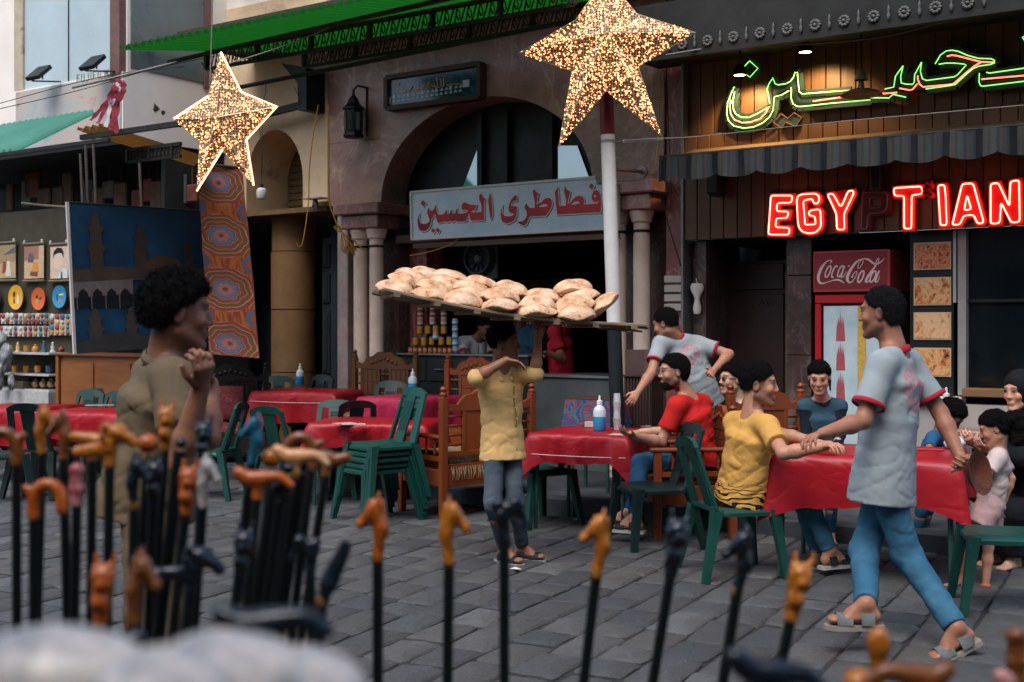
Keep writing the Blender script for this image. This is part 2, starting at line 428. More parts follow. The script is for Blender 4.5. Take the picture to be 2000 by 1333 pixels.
m = MB(); m.box(1.12, 1.743, 0.12, 0.5, PLAT, 2.78); m.build('pilaster', M_brownmarble, AB)
m = MB(); m.box(-1.6, -1.36, 0.3, 0.6, PLAT, 2.6); m.build('pilaster', M_red, AB)
# room behind: walls, ceiling, floor
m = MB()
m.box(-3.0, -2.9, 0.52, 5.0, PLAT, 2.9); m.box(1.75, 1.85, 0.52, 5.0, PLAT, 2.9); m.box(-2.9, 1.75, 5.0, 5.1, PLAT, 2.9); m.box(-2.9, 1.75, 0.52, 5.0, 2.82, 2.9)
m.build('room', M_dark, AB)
# the glazed tympanum of the arch
M_pane = Mt('sky_glass', 0.05, 0, 0.9); M_pane.set('Base Color', lin(150, 165, 172)); M_pane.set('Metallic', 0.85); M_pane = M_pane.m
m = MB(); m.prism(ARC + [(0.96, 2.5), (-1.76, 2.5)], 0.42, 0.47); m.build('tympanum_board', M_black, AB)
for q in [[(905, 365), (938, 278), (938, 365)], [(1078, 372), (1078, 285), (1128, 285), (1150, 345), (1152, 368)]]:
    pts = [fu(x, y, 0.40) for x, y in q]; m = MB(); m.prism(pts, 0.395, 0.414); m.build('window_pane', M_pane, AB)
for x0 in (938, 1076, 988):
    a = fu(x0, 380, 0.36); m = MB(); m.box(a[0] - 0.03, a[0] + 0.03, 0.34, 0.42, 2.5, 3.86); m.build('mullion', M_black, AB)
m = MB(); m.box(-1.6, 1.14, 0.05, 0.30, 2.46, 2.55, ch=0.01); m.build('lintel', P('lintel_wood', lin(92, 76, 62), 0.7, 0.3, 5, 0.3, vec=(0.3, 1, 3)), AB)
# soffit above with recessed lamp rings
m = MB(); m.box(UL - 1.2, UR + 0.1, -1.15, -0.002, 4.72, 4.84); m.build('balcony_soffit', P('soffit_paint', lin(70, 52, 46), 0.85, 0.3, 2, 0.2), AB)
for px, py in [(688, 120), (838, 92), (1002, 62)]:
    a = at(px, py, (4.715 - CAM_H) * FPX / (HOR - py)); uu, dd = fud(a); m = MB()
    m.lathe([(0.09, 4.712), (0.1, 4.70), (0.085, 4.698), (0.08, 4.71)], (uu, min(dd, -0.12), 0), 20, cap=False); m.build('ceiling_ring', P('ring_metal', lin(150, 140, 128), 0.4, 0.1, 8), AB, smooth=True)

# ================================================================ cream wall with niche and carved door
CW = fthing('cream_plaster_building', 'cream plaster wall with an arched niche above a dark carved door', 'building')
NIC = arch_pts(-3.42, 0.47, 3.25, 0.62, 20)
zb = 2.93
m = MB(); arch_wall(m, NIC, 5.4, 0.0, 0.75); m.box(-5.0, -3.89, 0, 0.75, zb, 5.4); m.box(-2.95, UL - 0.003, 0, 0.75, zb, 5.4)
m.build('wall', M_cream, CW)
m = MB(); m.box(-3.89, -2.95, 0.7, 0.8, zb, 4.0); m.build('niche_back', M_cream, CW)
for k in range(9):                              # brick courses inside the niche
    z0 = zb + 0.02 + k * 0.085
    m = MB(); m.box(-3.88, -3.5, 0.672, 0.71, z0, z0 + 0.075, ch=0.006); m.build('brick', M_brickw, CW)
m = MB(); m.box(-3.46, -2.95, 0.66, 0.70, 3.27, 3.30); m.build('niche_shelf', M_iron, CW)
m = MB(); m.box(-4.6, UL - 0.004, -0.02, 0.78, zb - 0.06, zb - 0.002); m.build('lintel', M_brickw, CW)
m = MB(); m.lathe([(0.27, PLAT), (0.27, 1.0)], (-3.55, 0.45, 0), 24); m.lathe([(0.268, 1.012), (0.268, 1.75)], (-3.55, 0.45, 0), 24); m.lathe([(0.27, 1.762), (0.27, 2.45)], (-3.55, 0.45, 0), 24); m.lathe([(0.26, 2.46), (0.26, 2.87)], (-3.55, 0.45, 0), 24)
m.build('round_column', P('brown_column', lin(128, 96, 62), 0.75, 0.25, 2.5, 0.3), CW, smooth=40)
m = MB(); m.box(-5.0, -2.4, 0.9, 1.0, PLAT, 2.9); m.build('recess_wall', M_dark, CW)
M_door = P('carved_door_wood', lin(36, 42, 44), 0.55, 0.35, 6, 0.4)
m = MB(); m.box(-3.22, -2.42, 0.60, 0.68, PLAT, 2.62); dr = m.build('carved_door', M_door, CW)
for (x0, x1) in ((-3.2, -3.08), (-3.06, -2.86), (-2.80, -2.60), (-2.57, -2.44)):
    for (z0, z1) in ((0.25, 0.9), (0.98, 1.75), (1.83, 2.2), (2.26, 2.55)):
        m = MB(); m.box(x0, x1, 0.575, 0.61, z0, z1, ch=0.02); m.box(x0 + .03, x1 - .03, 0.56, 0.58, z0 + .04, z1 - .04, ch=0.015); m.build('door_panel', M_door, dr)
m = MB(); m.lathe([(0.0, -0.02), (0.09, 0.0), (0.07, 0.012), (0.0, 0.03)], (-2.95, 0.56, 1.5), 18, axis=(0, -1, 0), cap=False); m.build('door_boss', M_door, dr, smooth=True)

# ================================================================ wood fronted restaurant on the right
RB = fthing('wood_panelled_restaurant', 'restaurant front clad in brown vertical boards', 'building')
U0, U1 = 2.0, 6.2
def plank_mat(name, c):
    t = Mt(name, 0.5, 0, 0.4); r = t.rnd(); n = t.noise(4, 6, 0.65, t.mapped(8, 8, 0.7))
    a = t.ramp(n, [(0.3, sc3(c, 0.62)), (0.7, sc3(c, 1.15))]); b = t.ramp(r, [(0, sc3(c, 0.65)), (0.5, c), (1, sc3(c, 1.3))])
    t.set('Base Color', t.mix(0.5, a, b)).bump(n, 0.15); return t.m
M_plank = plank_mat('brown_board', lin(100, 70, 42))
pw = 0.132
fas = MB(); fas.box(U0, U1, 0.0, 0.12, 2.36, 4.35); fas = fas.build('fascia_backing', M_black, RB)
m = MB(); m.box(1.72, U1, 0.13, 0.4, 4.1, 5.6); m.build('upper_wall', M_black, RB)
m = MB(); m.box(1.72, U1, -0.04, 0.129, 4.202, 4.38); m.build('top_board', M_black, RB)
def planks(z0, z1, d0, d1, u0=U0):
    me = MB(); me.box(0, pw - 0.006, d0, d1, z0, z1, ch=0.005); me = me.mesh('plank', M_plank); u = u0
    while u < U1 - pw: link('plank', me, fas, (u, random.uniform(-.002, .002), 0)); u += pw
planks(2.345, 3.30, -0.10, -0.07); planks(3.31, 4.2, -0.03, -0.004)
m = MB(); m.box(U0, U1, -0.068, -0.005, 2.36, 3.28); m.build('fascia_box', M_black, RB)
m = MB(); m.box(1.975, 1.998, -0.12, 0.5, PLAT, 4.4); m.build('corner_trim', P('steel_trim', lin(120, 122, 120), 0.45, 0.2, 5, 0.1, metal=0.5), RB)
# shopfront: jamb, metal door, marble pillar, dark opening, stall riser, window
m = MB(); m.box(2.03, 2.16, 0.02, 0.75, PLAT, 2.34); m.build('door_jamb', M_brownmarble, RB)
M_mdoor = P('brown_metal_door', lin(58, 40, 36), 0.5, 0.2, 3, 0.1, dirt=(lin(30, 26, 26), 3, 0.6))
ua, ub = fu(1415, 700, 0.55)[0], fu(1538, 700, 0.55)[0]
m = MB(); m.box(ua, ub, 0.55, 0.6, PLAT, 2.17); dr = m.build('metal_door', M_mdoor, RB)
for z0, z1 in ((0.95, 1.86), (1.9, 2.14), (0.2, 0.9)):
    m = MB(); m.box(ua + .04, ub - .03, 0.53, 0.552, z0, z1, ch=0.006); m.build('door_panel', M_mdoor, dr)
def strokes(m, lines, d, r=0.004, n=5): 
    for L in lines: m.tube([(u, d, z) for u, z in L], r, n)
sx, sz = fu(1482, 598, 0.53)
m = MB(); strokes(m, [[(sx, sz), (sx + .035, sz + .055), (sx + .06, sz)], [(sx + .075, sz + .055), (sx + .1, sz), (sx + .125, sz + .055)], [(sx + .15, sz), (sx + .14, sz + .03), (sx + .165, sz + .055)]], 0.527, 0.003); m.build('chalk_number', M_black, dr)
m = MB(); m.box(ub + 0.001, ub + 0.03, 0.5, 0.62, PLAT, 2.3); m.build('door_frame', P('frame_brown', lin(120, 104, 84), 0.6, 0.2, 6), RB)
pa, pb = fu(1538, 700, 0.05)[0], fu(1586, 700, 0.05)[0]
for z0, z1 in ((PLAT, 0.75), (0.756, 1.3), (1.306, 2.0), (2.006, 2.343)):
    m = MB(); m.box(pa, pb, 0.03, 0.66, z0, z1, ch=0.004); m.build('marble_block', M_brownmarble, RB)
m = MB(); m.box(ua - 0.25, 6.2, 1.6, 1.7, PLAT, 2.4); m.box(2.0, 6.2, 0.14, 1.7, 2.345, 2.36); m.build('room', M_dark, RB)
# menu panel
ma, mb = fu(1776, 600, 0)[0], fu(1861, 600, 0)[0]
m = MB(); m.box(ma, mb, 0.02, 0.08, 0.98, 2.335); mp = m.build('menu_panel', M_black, RB)
def food_mat(name, cols, sc_, rad=None):
    t = Mt(name, 0.4); v = t.voro(sc_); n = t.noise(sc_ * 0.6, 6, 0.7, None, 0.8)
    c = t.ramp(n + v * 0.15, cols)
    if rad:
        x, y, z = t.xyz(); k = x.hyp(z).gt(rad); rk = x.hyp(z).gt(rad * 0.9)
        c = t.mix(rk, c, lin(196, 130, 74)); c = t.mix(k, c, lin(196, 168, 130))
    t.set('Base Color', c); return t.m
FD = [food_mat('pizza_photo', [(0.42, lin(150, 54, 30)), (0.52, lin(200, 100, 66)), (0.6, lin(224, 170, 120)), (0.68, lin(130, 50, 34))], 40, 0.155),
      food_mat('pie_photo', [(0.40, lin(30, 34, 28)), (0.47, lin(190, 120, 70)), (0.56, lin(224, 184, 132)), (0.63, lin(200, 110, 60)), (0.70, lin(50, 40, 30))], 9),
      food_mat('cheese_pie_photo', [(0.40, lin(30, 24, 22)), (0.44, lin(214, 170, 126)), (0.58, lin(228, 190, 146)), (0.68, lin(196, 110, 76))], 11),
      food_mat('slice_photo', [(0.42, lin(36, 24, 20)), (0.50, lin(196, 120, 72)), (0.58, lin(226, 178, 120)), (0.68, lin(140, 50, 30))], 8)]
fr = P('photo_border', lin(206, 176, 138), 0.5, 0.05, 8)
for (y0, y1), fm in zip(((474, 528), (543, 597), (612, 664), (682, 735)), FD):
    (xa, za), (xb, zb_) = fu(1784, y1, 0.0), fu(1857, y0 - 2, 0.0)
    m = MB(); m.box(xa, xb, 0.006, 0.019, za, zb_); bo = m.build('food_photo', fr, mp)
    cx, cz = (xa + xb) / 2, (za + zb_) / 2; hx, hz = (xb - xa) / 2 - .012, (zb_ - za) / 2 - .012
    m = MB(); m.box(-hx, hx, -0.003, 0.003, -hz, hz); m.build('print', fm, bo, (cx, 0.004, cz))
M_alu = P('aluminium_strip', lin(178, 176, 172), 0.45, 0.12, 6, 0.1, metal=0.3)
m = MB(); m.box(mb + 0.004, mb + 0.028, -0.01, 0.05, 1.75, 2.335); m.build('metal_strip', M_alu, RB)
wa = fu(1872, 600, 0)[0]; wb = fu(1888, 600, 0)[0]
m = MB(); m.box(wa, wb, -0.02, 0.1, 1.0, 2.335); m.build('window_frame', P('window_frame_grey', lin(150, 148, 146), 0.5, 0.15, 6), RB)
gl = Mt('dark_window_glass', 0.06, 0, 0.5); gl.set('Base Color', lin(16, 24, 28)); gl = gl.m
m = MB(); m.box(wb, U1, 0.06, 0.08, 1.06, 2.335); m.build('window_pane', gl, RB)
m = MB(); m.box(wb, U1, 0.03, 0.058, 1.75, 1.775); m.build('glazing_bar', M_black, RB)
m = MB(); m.box(wb - 0.02, U1, -0.06, 0.1, 0.99, 1.06, ch=0.006); m.build('wood_sill', P('sill_wood', lin(128, 96, 62), 0.6, 0.25, 5, vec=(0.4, 3, 3)), RB)
m = MB(); m.box(ma - .02, wb - 0.03, -0.1, 0.1, 0.93, 0.985, ch=0.008); m.build('stone_sill', M_white, RB)
m = MB(); m.box(ma - .02, U1, -0.03, 0.1, PLAT, 0.928); m.build('stall_riser', P('grey_white_tile', lin(168, 164, 158), 0.6, 0.15, 4), RB)
m = MB(); m.box(4.3, U1, -0.36, -0.035, 0.70, 0.74, ch=0.01); m.build('ledge', M_pinkd, RB)
m = MB(); m.box(4.32, U1, -0.33, -0.04, PLAT, 0.698); m.build('ledge_base', P('grey_wall', lin(92, 94, 94), 0.7), RB)
# frieze with carved rosettes above
fz = MB(); fz.prism([(-1.05, 3.80), (-0.98, 3.80), (-0.90, 4.28), (-1.05, 4.28)], 1.7, U1, 0, Matrix(((0, 1, 0, 0), (1, 0, 0, 0), (0, 0, 1, 0), (0, 0, 0, 1))))
M_fz = P('frieze_wood', lin(34, 36, 34), 0.7, 0.3, 5, 0.2)
fz = fz.build('frieze', M_fz, RB)
m = MB(); m.box(1.7, U1, -0.97, -0.041, 3.96, 4.02); m.build('soffit', M_fz, RB)
M_ros = P('rosette_paint', lin(96, 98, 94), 0.7, 0.2, 9, 0.2)
rb = MB()
for k in range(10):
    a = 2 * math.pi * k / 10; rb.lathe([(0.0, 0), (0.017, 0.0), (0.013, 0.014), (0.0, 0.018)], (math.cos(a) * 0.033, 0, math.sin(a) * 0.033), 8, axis=(0, -1, 0), cap=False)
rb.lathe([(0.016, 0), (0.013, 0.02), (0.0, 0.026)], (0, 0, 0), 10, axis=(0, -1, 0), cap=False); rb = rb.mesh('rosette', M_ros, True)
fn = MB(); fn.lathe([(0.003, 0), (0.012, 0.02), (0.014, 0.05), (0.006, 0.07), (0.011, 0.085), (0.002, 0.12)], (0, 0, 0), 8); fn = fn.mesh('finial', M_ros, True)
u = 1.78
while u < 5.0:
    link('rosette', rb, fz, (u, -1.053, 3.90)); link('finial', fn, fz, (u + 0.115, -1.062, 3.85)); u += 0.23
# awning with scalloped valance
AW = fthing('striped_awning', 'striped grey blue fabric awning with a scalloped valance', 'awning')
def stripe_mat():
    t = Mt('awning_stripe', 0.8, 0, 0.2); x, y, z = t.xyz()
    s = (x * 4.2).fract(); c = t.ramp(s, [(0, lin(14, 20, 26)), (0.22, lin(54, 62, 64)), (0.30, lin(72, 62, 46)), (0.36, lin(50, 56, 60)), (0.46, lin(60, 66, 66)), (0.62, lin(46, 52, 58)), (0.72, lin(70, 60, 44)), (0.78, lin(52, 58, 60)), (0.92, lin(42, 48, 54))], True)  # stripe colours darkened to carry the shade on the valance
    n = t.noise(6, 5); c = t.mix(t.ramp(n, [(0.4, (0, 0, 0)), (0.8, (0.55,) * 3)]), c, lin(44, 44, 42))
    t.set('Base Color', c).bump(t.noise(12, 3, 0.5, t.mapped(3, 1, 0.6)), 0.3, 0.02); return t.m
M_aw = stripe_mat()
aw0, aw1, dz = 2.12, 6.1, -0.80
def vz(u): return 2.83 + 0.012 * math.sin(u * 9)
m = MB()
def valf(a, b):
    u = aw0 + (aw1 - aw0) * a; sca = abs(math.sin(u * 8.3)) ** 0.6; zl = 2.845 - 0.045 * sca; zt = 3.03
    return (u, dz - 0.02 * math.sin(u * 21) * (1 - b) - 0.012, zl + (zt - zl) * b)
m.grid(valf, 220, 6); m.build('valance', M_aw, AW, smooth=True)
m = MB(); m.grid(lambda a, b: (aw0 + (aw1 - aw0) * a, dz - 0.01 + b * 0.68, 3.03 + b * 0.135 - 0.02 * math.sin(math.pi * b)), 60, 8); m.build('awning_top', P('awning_canvas', lin(104, 84, 58), 0.8, 0.2, 4), AW, smooth=True)
m = MB(); m.tube([(aw0, dz, 3.02), (aw1, dz, 3.02)], 0.014, 8); m.build('front_rail', M_iron, AW)
for uu in (2.3, 4.0): 
    m = MB(); m.tube([(uu, -0.1, 2.95), (uu + 0.05, dz, 3.0)], 0.012, 6); m.build('arm', M_iron, AW)
m = MB(); m.box(2.29, 2.43, -0.26, -0.105, 2.72, 2.98, ch=0.03); tag(m.build('box_speaker', M_black, None, fw(0, 0, 0), -FA), 'black box loudspeaker fixed to the brown boards under the awning', 'loudspeaker')
m = MB(); m.box(3.78, 3.86, -0.24, -0.105, 2.68, 3.0, ch=0.01); m.build('awning_bracket', M_black, AW)

# ================================================================ upper bay of the building on the left, with shop windows
LB = fthing('white_plaster_building', 'worn white plaster building with tall frosted windows over a stall', 'building')
m = MB(); m.box(-9.5, -6.32, -1.5, 2, 3.66, 7.5); m.box(-6.32, -4.25, -1.5, 2, 3.66, 4.40); m.box(-4.9, -4.25, -1.44, 2, 4.40, 7.5)
m.build('wall', M_white, LB)
m = MB(); m.box(-4.25, -2.5, 0.02, 0.4, 4.3, 7.5); m.build('wall', M_white, LB)
m = MB(); m.box(-6.26, -4.27, -1.52, -1.501, 3.68, 4.38, ch=0.004)
tp = Mt('faded_poster', 0.7); n = tp.noise(2.2, 6, 0.75, None, 0.6); c = tp.ramp(n, [(0.3, lin(150, 166, 172)), (0.48, lin(178, 178, 174)), (0.6, lin(190, 170, 160)), (0.72, lin(150, 140, 132))]); tp.set('Base Color', c)
fp_ = m.build('faded_sign_panel', tp.m, LB)
# ghost of the old lettering
def letter_lines(ch):
    return {'F': [[(0, 0), (0, 1)], [(0, 1), (.6, 1)], [(0, .55), (.5, .55)]], 'U': [[(0, 1), (0, .15), (.2, 0), (.45, 0), (.62, .15), (.62, 1)]],
            'J': [[(0, .2), (.15, 0), (.35, 0), (.5, .15), (.5, 1)]], 'I': [[(0, 0), (0, 1)]], 'L': [[(0, 1), (0, 0), (.5, 0)]], 'M': [[(0, 0), (0, 1), (.35, .4), (.7, 1), (.7, 0)]]}[ch]
lm = P('ghost_letter', lin(126, 120, 116), 0.8, 0.25, 30); lm2 = P('ghost_letter_orange', lin(196, 140, 112), 0.8, 0.25, 30)
x = 0
a0 = fu(151, 160, -1.52); 
for i, ch in enumerate('FUJIFILM'):
    mm = MB(); lw = {'I': .0, 'M': .7}.get(ch, .58)
    for L in letter_lines(ch):
        for p, q in zip(L[:-1], L[1:]): mm.bar((a0[0] + x + p[0] * .075, -1.523, a0[1] - .01 + p[1] * .085), (a0[0] + x + q[0] * .075, -1.523, a0[1] - .01 + q[1] * .085), 0.014, 0.004, up=(0, 1, 0))
    mm.build('ghost_letter', lm2 if i == 6 else lm, fp_); x += lw * .075 + 0.042
M_frost = P('frosted_sky_reflection', lin(176, 194, 198), 0.25, 0.1, 1.5, 0.03, 40, spec=0.6, dirt=(lin(206, 196, 178), 1.1, 0.58))  # frosted panes, with the reflected sky painted into their pale blue
M_brownf = P('window_frame_brown', lin(112, 84, 78), 0.6, 0.25, 6, 0.2)
wx = [fu(50, 80, -1.45)[0], fu(136, 80, -1.45)[0], fu(226, 80, -1.45)[0]]
m = MB(); m.box(wx[0], wx[1] - .006, -1.46, -1.43, 4.41, 7.4); m.build('window_pane', M_frost, LB)
m = MB(); m.box(wx[1] + .004, wx[2], -1.458, -1.43, 4.41, 7.4); m.build('window_pane', M_frost, LB)
m = MB(); m.box(wx[1] - .006, wx[1] + .004, -1.47, -1.44, 4.41, 7.4); m.build('glazing_bar', M_iron, LB)
m = MB(); m.box(wx[0] - .17, wx[0] - 0.001, -1.49, -1.40, 4.41, 7.4); m.build('window_frame', P('old_cream_frame', lin(186, 172, 150), 0.7, 0.2, 6, dirt=(lin(120, 80, 66), 4, 0.55)), LB)
m = MB(); m.box(wx[2] + .001, wx[2] + .17, -1.53, -1.40, 4.30, 7.4); m.build('window_frame', M_brownf, LB)
# return side of the bay: dark glass and pitted plaster
M_dglass = P('grey_window', lin(104, 116, 116), 0.2, 0.25, 1.2, 0.02, spec=0.6, dirt=(lin(40, 56, 58), 0.9, 0.5))
m = MB(); m.box(-4.25, -4.235, -1.40, -0.35, 4.46, 7.4); m.build('side_window', M_dglass, LB)
m = MB(); m.box(-4.25, -4.22, -0.35, -0.25, 4.40, 7.4); m.build('side_frame', M_brownf, LB)
M_hole = P('broken_plaster', lin(70, 62, 54), 0.95, 0.4, 30, 0.6)
for (dd, zz, r) in [(-1.05, 4.05, .05), (-0.95, 4.02, .03), (-0.45, 4.1, .05), (-0.4, 3.98, .07), (-0.2, 4.2, .04), (-0.7, 3.9, .02)]:
    m = MB(); rr = random.Random(int(r * 1000 + zz * 100)); pts = [(math.cos(a) * r * rr.uniform(.5, 1.2), math.sin(a) * r * rr.uniform(.5, 1.3)) for a in [k * .6283 for k in range(10)]]
    m.add([(-4.247, dd + p, zz + q) for p, q in pts], [tuple(range(10))]); m.build('plaster_hole', M_hole, LB)
# far upper wall behind the green roof: pale wall with a grille
m = MB()
for k in range(16):
    u = -3.9 + k * .1
    m.tube(spline([(u, -0.12, 5.5), (u + .06, -0.14, 5.7), (u - .05, -0.12, 5.95), (u + .03, -0.12, 6.2)], 4), 0.008, 5)
m.tube([(-3.95, -.12, 5.5), (-2.3, -.12, 5.5)], 0.012, 6); m.tube([(-3.95, -.12, 6.2), (-2.3, -.12, 6.2)], 0.012, 6)
m.build('window_grille', M_iron, LB)
# ================================================================ signs
def crop(pts, x0, y0, k): return [(x0 + x / k, y0 + y / k) for x, y in pts]
def onp(pts, d): return [fu(x, y, d) for x, y in pts]
def grow(poly, r):
    n = len(poly); A = sum(poly[i][0] * poly[(i + 1) % n][1] - poly[(i + 1) % n][0] * poly[i][1] for i in range(n)); sg = 1 if A > 0 else -1; out = []
    for i in range(n):
        p, q, s_ = poly[i - 1], poly[i], poly[(i + 1) % n]
        n1 = Vector((q[1] - p[1], p[0] - q[0])) * sg; n2 = Vector((s_[1] - q[1], q[0] - s_[0])) * sg
        n1 = n1.normalized() if n1.length > 1e-9 else Vector((0, 0)); n2 = n2.normalized() if n2.length > 1e-9 else n1
        b = n1 + n2; b = b.normalized() if b.length > 0.2 else n1
        k = min(1 / max(b.dot(n1), 0.5), 1.6); out.append((q[0] + b.x * r * k, q[1] + b.y * r * k))
    return out
def face(m, poly, d, mi=0): return m.add([(u, d, z) for u, z in poly], [tuple(range(len(poly)))], mi)
# --- the pastry shop sign
SG = fthing('shop_sign', 'pale blue shop sign with red Arabic lettering over the counter', 'sign')
DS = -0.34
A_, B_ = (800, 340, 9.52), (970, 330, 8.696)
q = [fu(803, 376, DS), fu(1163, 346.5, DS), fu(1166, 362, DS), fu(1204, 359, DS), fu(1204, 446, DS), fu(805, 468, DS)]
t = Mt('sign_print_blue', 0.4, 0, 0.5); v = t.voro(38); n = t.noise(1.2, 4); n2 = t.voro(60, None, 'DISTANCE_TO_EDGE')
c = t.ramp(n, [(0.3, lin(150, 182, 200)), (0.6, lin(198, 216, 222))]); c = t.mix(t.ramp(v, [(0.12, (0.6,) * 3), (0.3, (0, 0, 0))]), c, lin(196, 212, 216)); c = t.mix(t.ramp(n2, [(0.02, (0.35,) * 3), (0.07, (0, 0, 0))]), c, lin(90, 128, 150))
t.set('Base Color', c); M_sb = t.m
m = MB(); m.prism(q, DS, DS + 0.07); m.build('panel', M_sb, SG)
M_sf = P('sign_frame_white', lin(206, 206, 200), 0.5, 0.12, 8, 0.05)
for a, b in ((q[0], q[1]), (q[4], q[5]), (q[5], q[0])):
    m = MB(); m.bar((a[0], DS + 0.02, a[1]), (b[0], DS + 0.02, b[1]), 0.022, 0.07, up=(0, 1, 0)); m.build('frame', M_sf, SG)
m = MB(); m.bar((q[5][0], DS + 0.04, q[5][1] - 0.07), (q[4][0], DS + 0.04, q[4][1] - 0.07), 0.05, 0.05); m.build('support_rail', _mc['lintel_wood'], SG)
AR = [crop(p, *A_) for p in [
 [(1498,350),(1525,450),(1545,640),(1548,760),(1515,850),(1498,800),(1480,640),(1465,490),(1480,440)],
 [(1330,365),(1365,425),(1410,465),(1392,545),(1388,700),(1390,862),(1160,872),(1132,840),(1116,720),(1240,715),(1345,705),(1335,560),(1300,480),(1298,410)],
 [(975,665),(975,590),(1000,545),(1040,530),(1110,565),(1190,580),(1250,580),(1235,650),(1215,672),(1150,700),(1112,735),(1085,800),(1062,865),(1030,888),(890,890),(862,868),(820,892),(760,880),(720,900),(650,888),(600,903),(540,915),(512,870),(495,800),(480,745),(450,800),(415,842),(408,880),(395,960),(350,1030),(290,1065),(230,1070),(180,1030),(158,960),(152,880),(165,800),(195,728),(185,790),(183,850),(202,905),(240,932),(290,930),(340,915),(372,885),(370,830),(350,780),(330,725),(340,670),(362,625),(380,670),(405,690),(440,680),(470,630),(487,580),(500,640),(520,730),(540,757),(585,762),(640,747),(675,692),(698,675),(703,743),(752,740),(768,690),(788,660),(800,735),(815,744),(852,730),(868,680),(888,642),(905,735),(990,738),(1060,720),(1090,690),(1060,672),(1010,672)],
 [(255,485),(310,545),(262,605),(208,550)], [(440,1005),(485,1050),(455,1105),(405,1065)], [(520,998),(575,1045),(545,1105),(490,1060)]]]
AR += [crop(p, *B_) for p in [
 [(105,600),(85,680),(72,760),(78,850),(110,910),(180,935),(250,915),(310,870),(345,790),(350,700),(348,640),(300,635),(255,632),(250,600),(270,570),(310,540),(345,545),(355,500),(345,455),(325,445),(285,480),(245,540),(215,620),(205,690),(220,740),(270,760),(305,770),(270,795),(200,810),(140,800),(105,760),(95,690)],
 [(640,345),(670,385),(715,420),(700,480),(690,560),(685,610),(760,570),(820,510),(880,490),(930,515),(950,570),(940,640),(900,720),(840,800),(740,805),(560,815),(545,870),(510,945),(470,970),(400,945),(345,890),(400,900),(450,890),(500,840),(520,780),(510,720),(475,670),(490,610),(510,590),(540,630),(570,665),(650,665),(652,560),(625,450),(615,390)],
 [(1045,310),(1052,400),(1058,520),(1068,630),(1180,632),(1180,520),(1150,400),(1155,340),(1165,295),(1190,345),(1250,390),(1240,450),(1215,560),(1210,600),(1270,560),(1340,480),(1410,455),(1470,475),(1490,530),(1485,605),(1590,600),(1720,592),(1735,540),(1690,575),(1640,550),(1615,500),(1625,440),(1650,380),(1690,355),(1730,375),(1760,420),(1780,500),(1782,600),(1778,690),(1770,740),(1640,748),(1400,760),(1030,780),(1022,700),(1005,560),(992,400)],
 [(1605,245),(1665,290),(1625,355),(1570,310)]]]
CNT = [crop(p, *B_) for p in [[(715,655),(770,615),(830,598),(885,630),(820,648)], [(1265,610),(1330,565),(1390,550),(1420,590),(1340,605)], [(1655,455),(1685,450),(1705,470),(1680,485),(1655,470)]]]
t = Mt('sign_letter_red', 0.4); x, y, z = t.xyz(); t.set('Base Color', t.ramp(t.noise(2.5, 2), [(0.35, lin(120, 18, 26)), (0.6, lin(186, 24, 34))])); M_lr = t.m
M_lw = P('sign_letter_white', lin(214, 214, 210), 0.5, 0.05, 8, 0); M_ls = P('sign_letter_shadow', lin(52, 70, 88), 0.5, 0.1, 8, 0)
for p in AR:
    pl = onp(p, DS); m = MB(); face(m, [(a + .010, b - .010) for a, b in grow(pl, 0.007)], DS - 0.002, 2); face(m, grow(pl, 0.009), DS - 0.004, 1); face(m, pl, DS - 0.006, 0); m.build('letter', [M_lr, M_lw, M_ls], SG)
for p in CNT:
    m = MB(); face(m, onp(p, DS), DS - 0.008); m.build('letter_counter', M_sb, SG)

# --- tile panel with gold script above the arch
TP = fthing('tile_panel', 'dark blue glazed panel with gold script above the arch', 'sign')
q = [fu(757, 153, -0.08), fu(938, 125, -0.08), fu(938, 190, -0.08), fu(757, 213, -0.08)]
t = Mt('blue_tile', 0.15, 0, 0.6); t.set('Base Color', t.ramp(t.noise(20, 5), [(0.35, lin(22, 44, 58)), (0.7, lin(52, 92, 110))])); M_bt = t.m
m = MB(); m.prism(q, -0.08, -0.002); m.build('panel', M_bt, TP)
for a, b in zip(q, q[1:] + q[:1]):
    m = MB(); m.bar((a[0], -0.06, a[1]), (b[0], -0.06, b[1]), 0.05, 0.12, up=(0, 1, 0)); m.build('frame', P('panel_frame', lin(74, 58, 44), 0.6, 0.2, 8), TP)
M_gold = P('gold_script', lin(196, 150, 96), 0.4, 0.2, 12, 0, metal=0.5)
def gp(L): return [(fu(x, y, -0.085)[0], -0.085, fu(x, y, -0.085)[1]) for x, y in L]
for L in ([(905,162),(896,165),(885,164),(880,168)], [(880,163),(878,168),(872,166)], [(866,150),(867,168),(862,168)], [(860,151),(861,169),(850,170),(848,163)], [(853,152),(855,168)], [(846,170),(842,166),(838,172),(832,170)], [(838,160),(836,170)], [(830,168),(826,174),(820,172),(816,176)], [(818,166),(816,175),(806,176)], [(806,170),(800,178),(794,177),(790,180),(780,180)], [(849,140),(848,144)], [(826,146),(824,149)], [(780,163),(779,167)], [(869,146),(870,149)]):
    m = MB(); m.tube(spline(gp(L), 4), 0.006, 5); m.build('script_stroke', M_gold, TP)
M_mos = P('mosaic_white', lin(188, 198, 198), 0.3, 0.1, 9, 0)
for k in range(15):
    x0 = 776 + k * 9.2; yb = 203 - k * 1.5; m = MB()
    face(m, onp([(x0, yb), (x0 + 7, yb - 1), (x0 + 3.5, yb - 6)], 0), -0.084); face(m, onp([(x0 + 1, yb - 8), (x0 + 8, yb - 9), (x0 + 5, yb - 14)] if k % 3 else [(x0, yb - 7), (x0 + 6, yb - 8), (x0 + 5, yb - 15), (x0 + 1, yb - 13)], 0), -0.084); m.build('mosaic_tile', M_mos, TP)
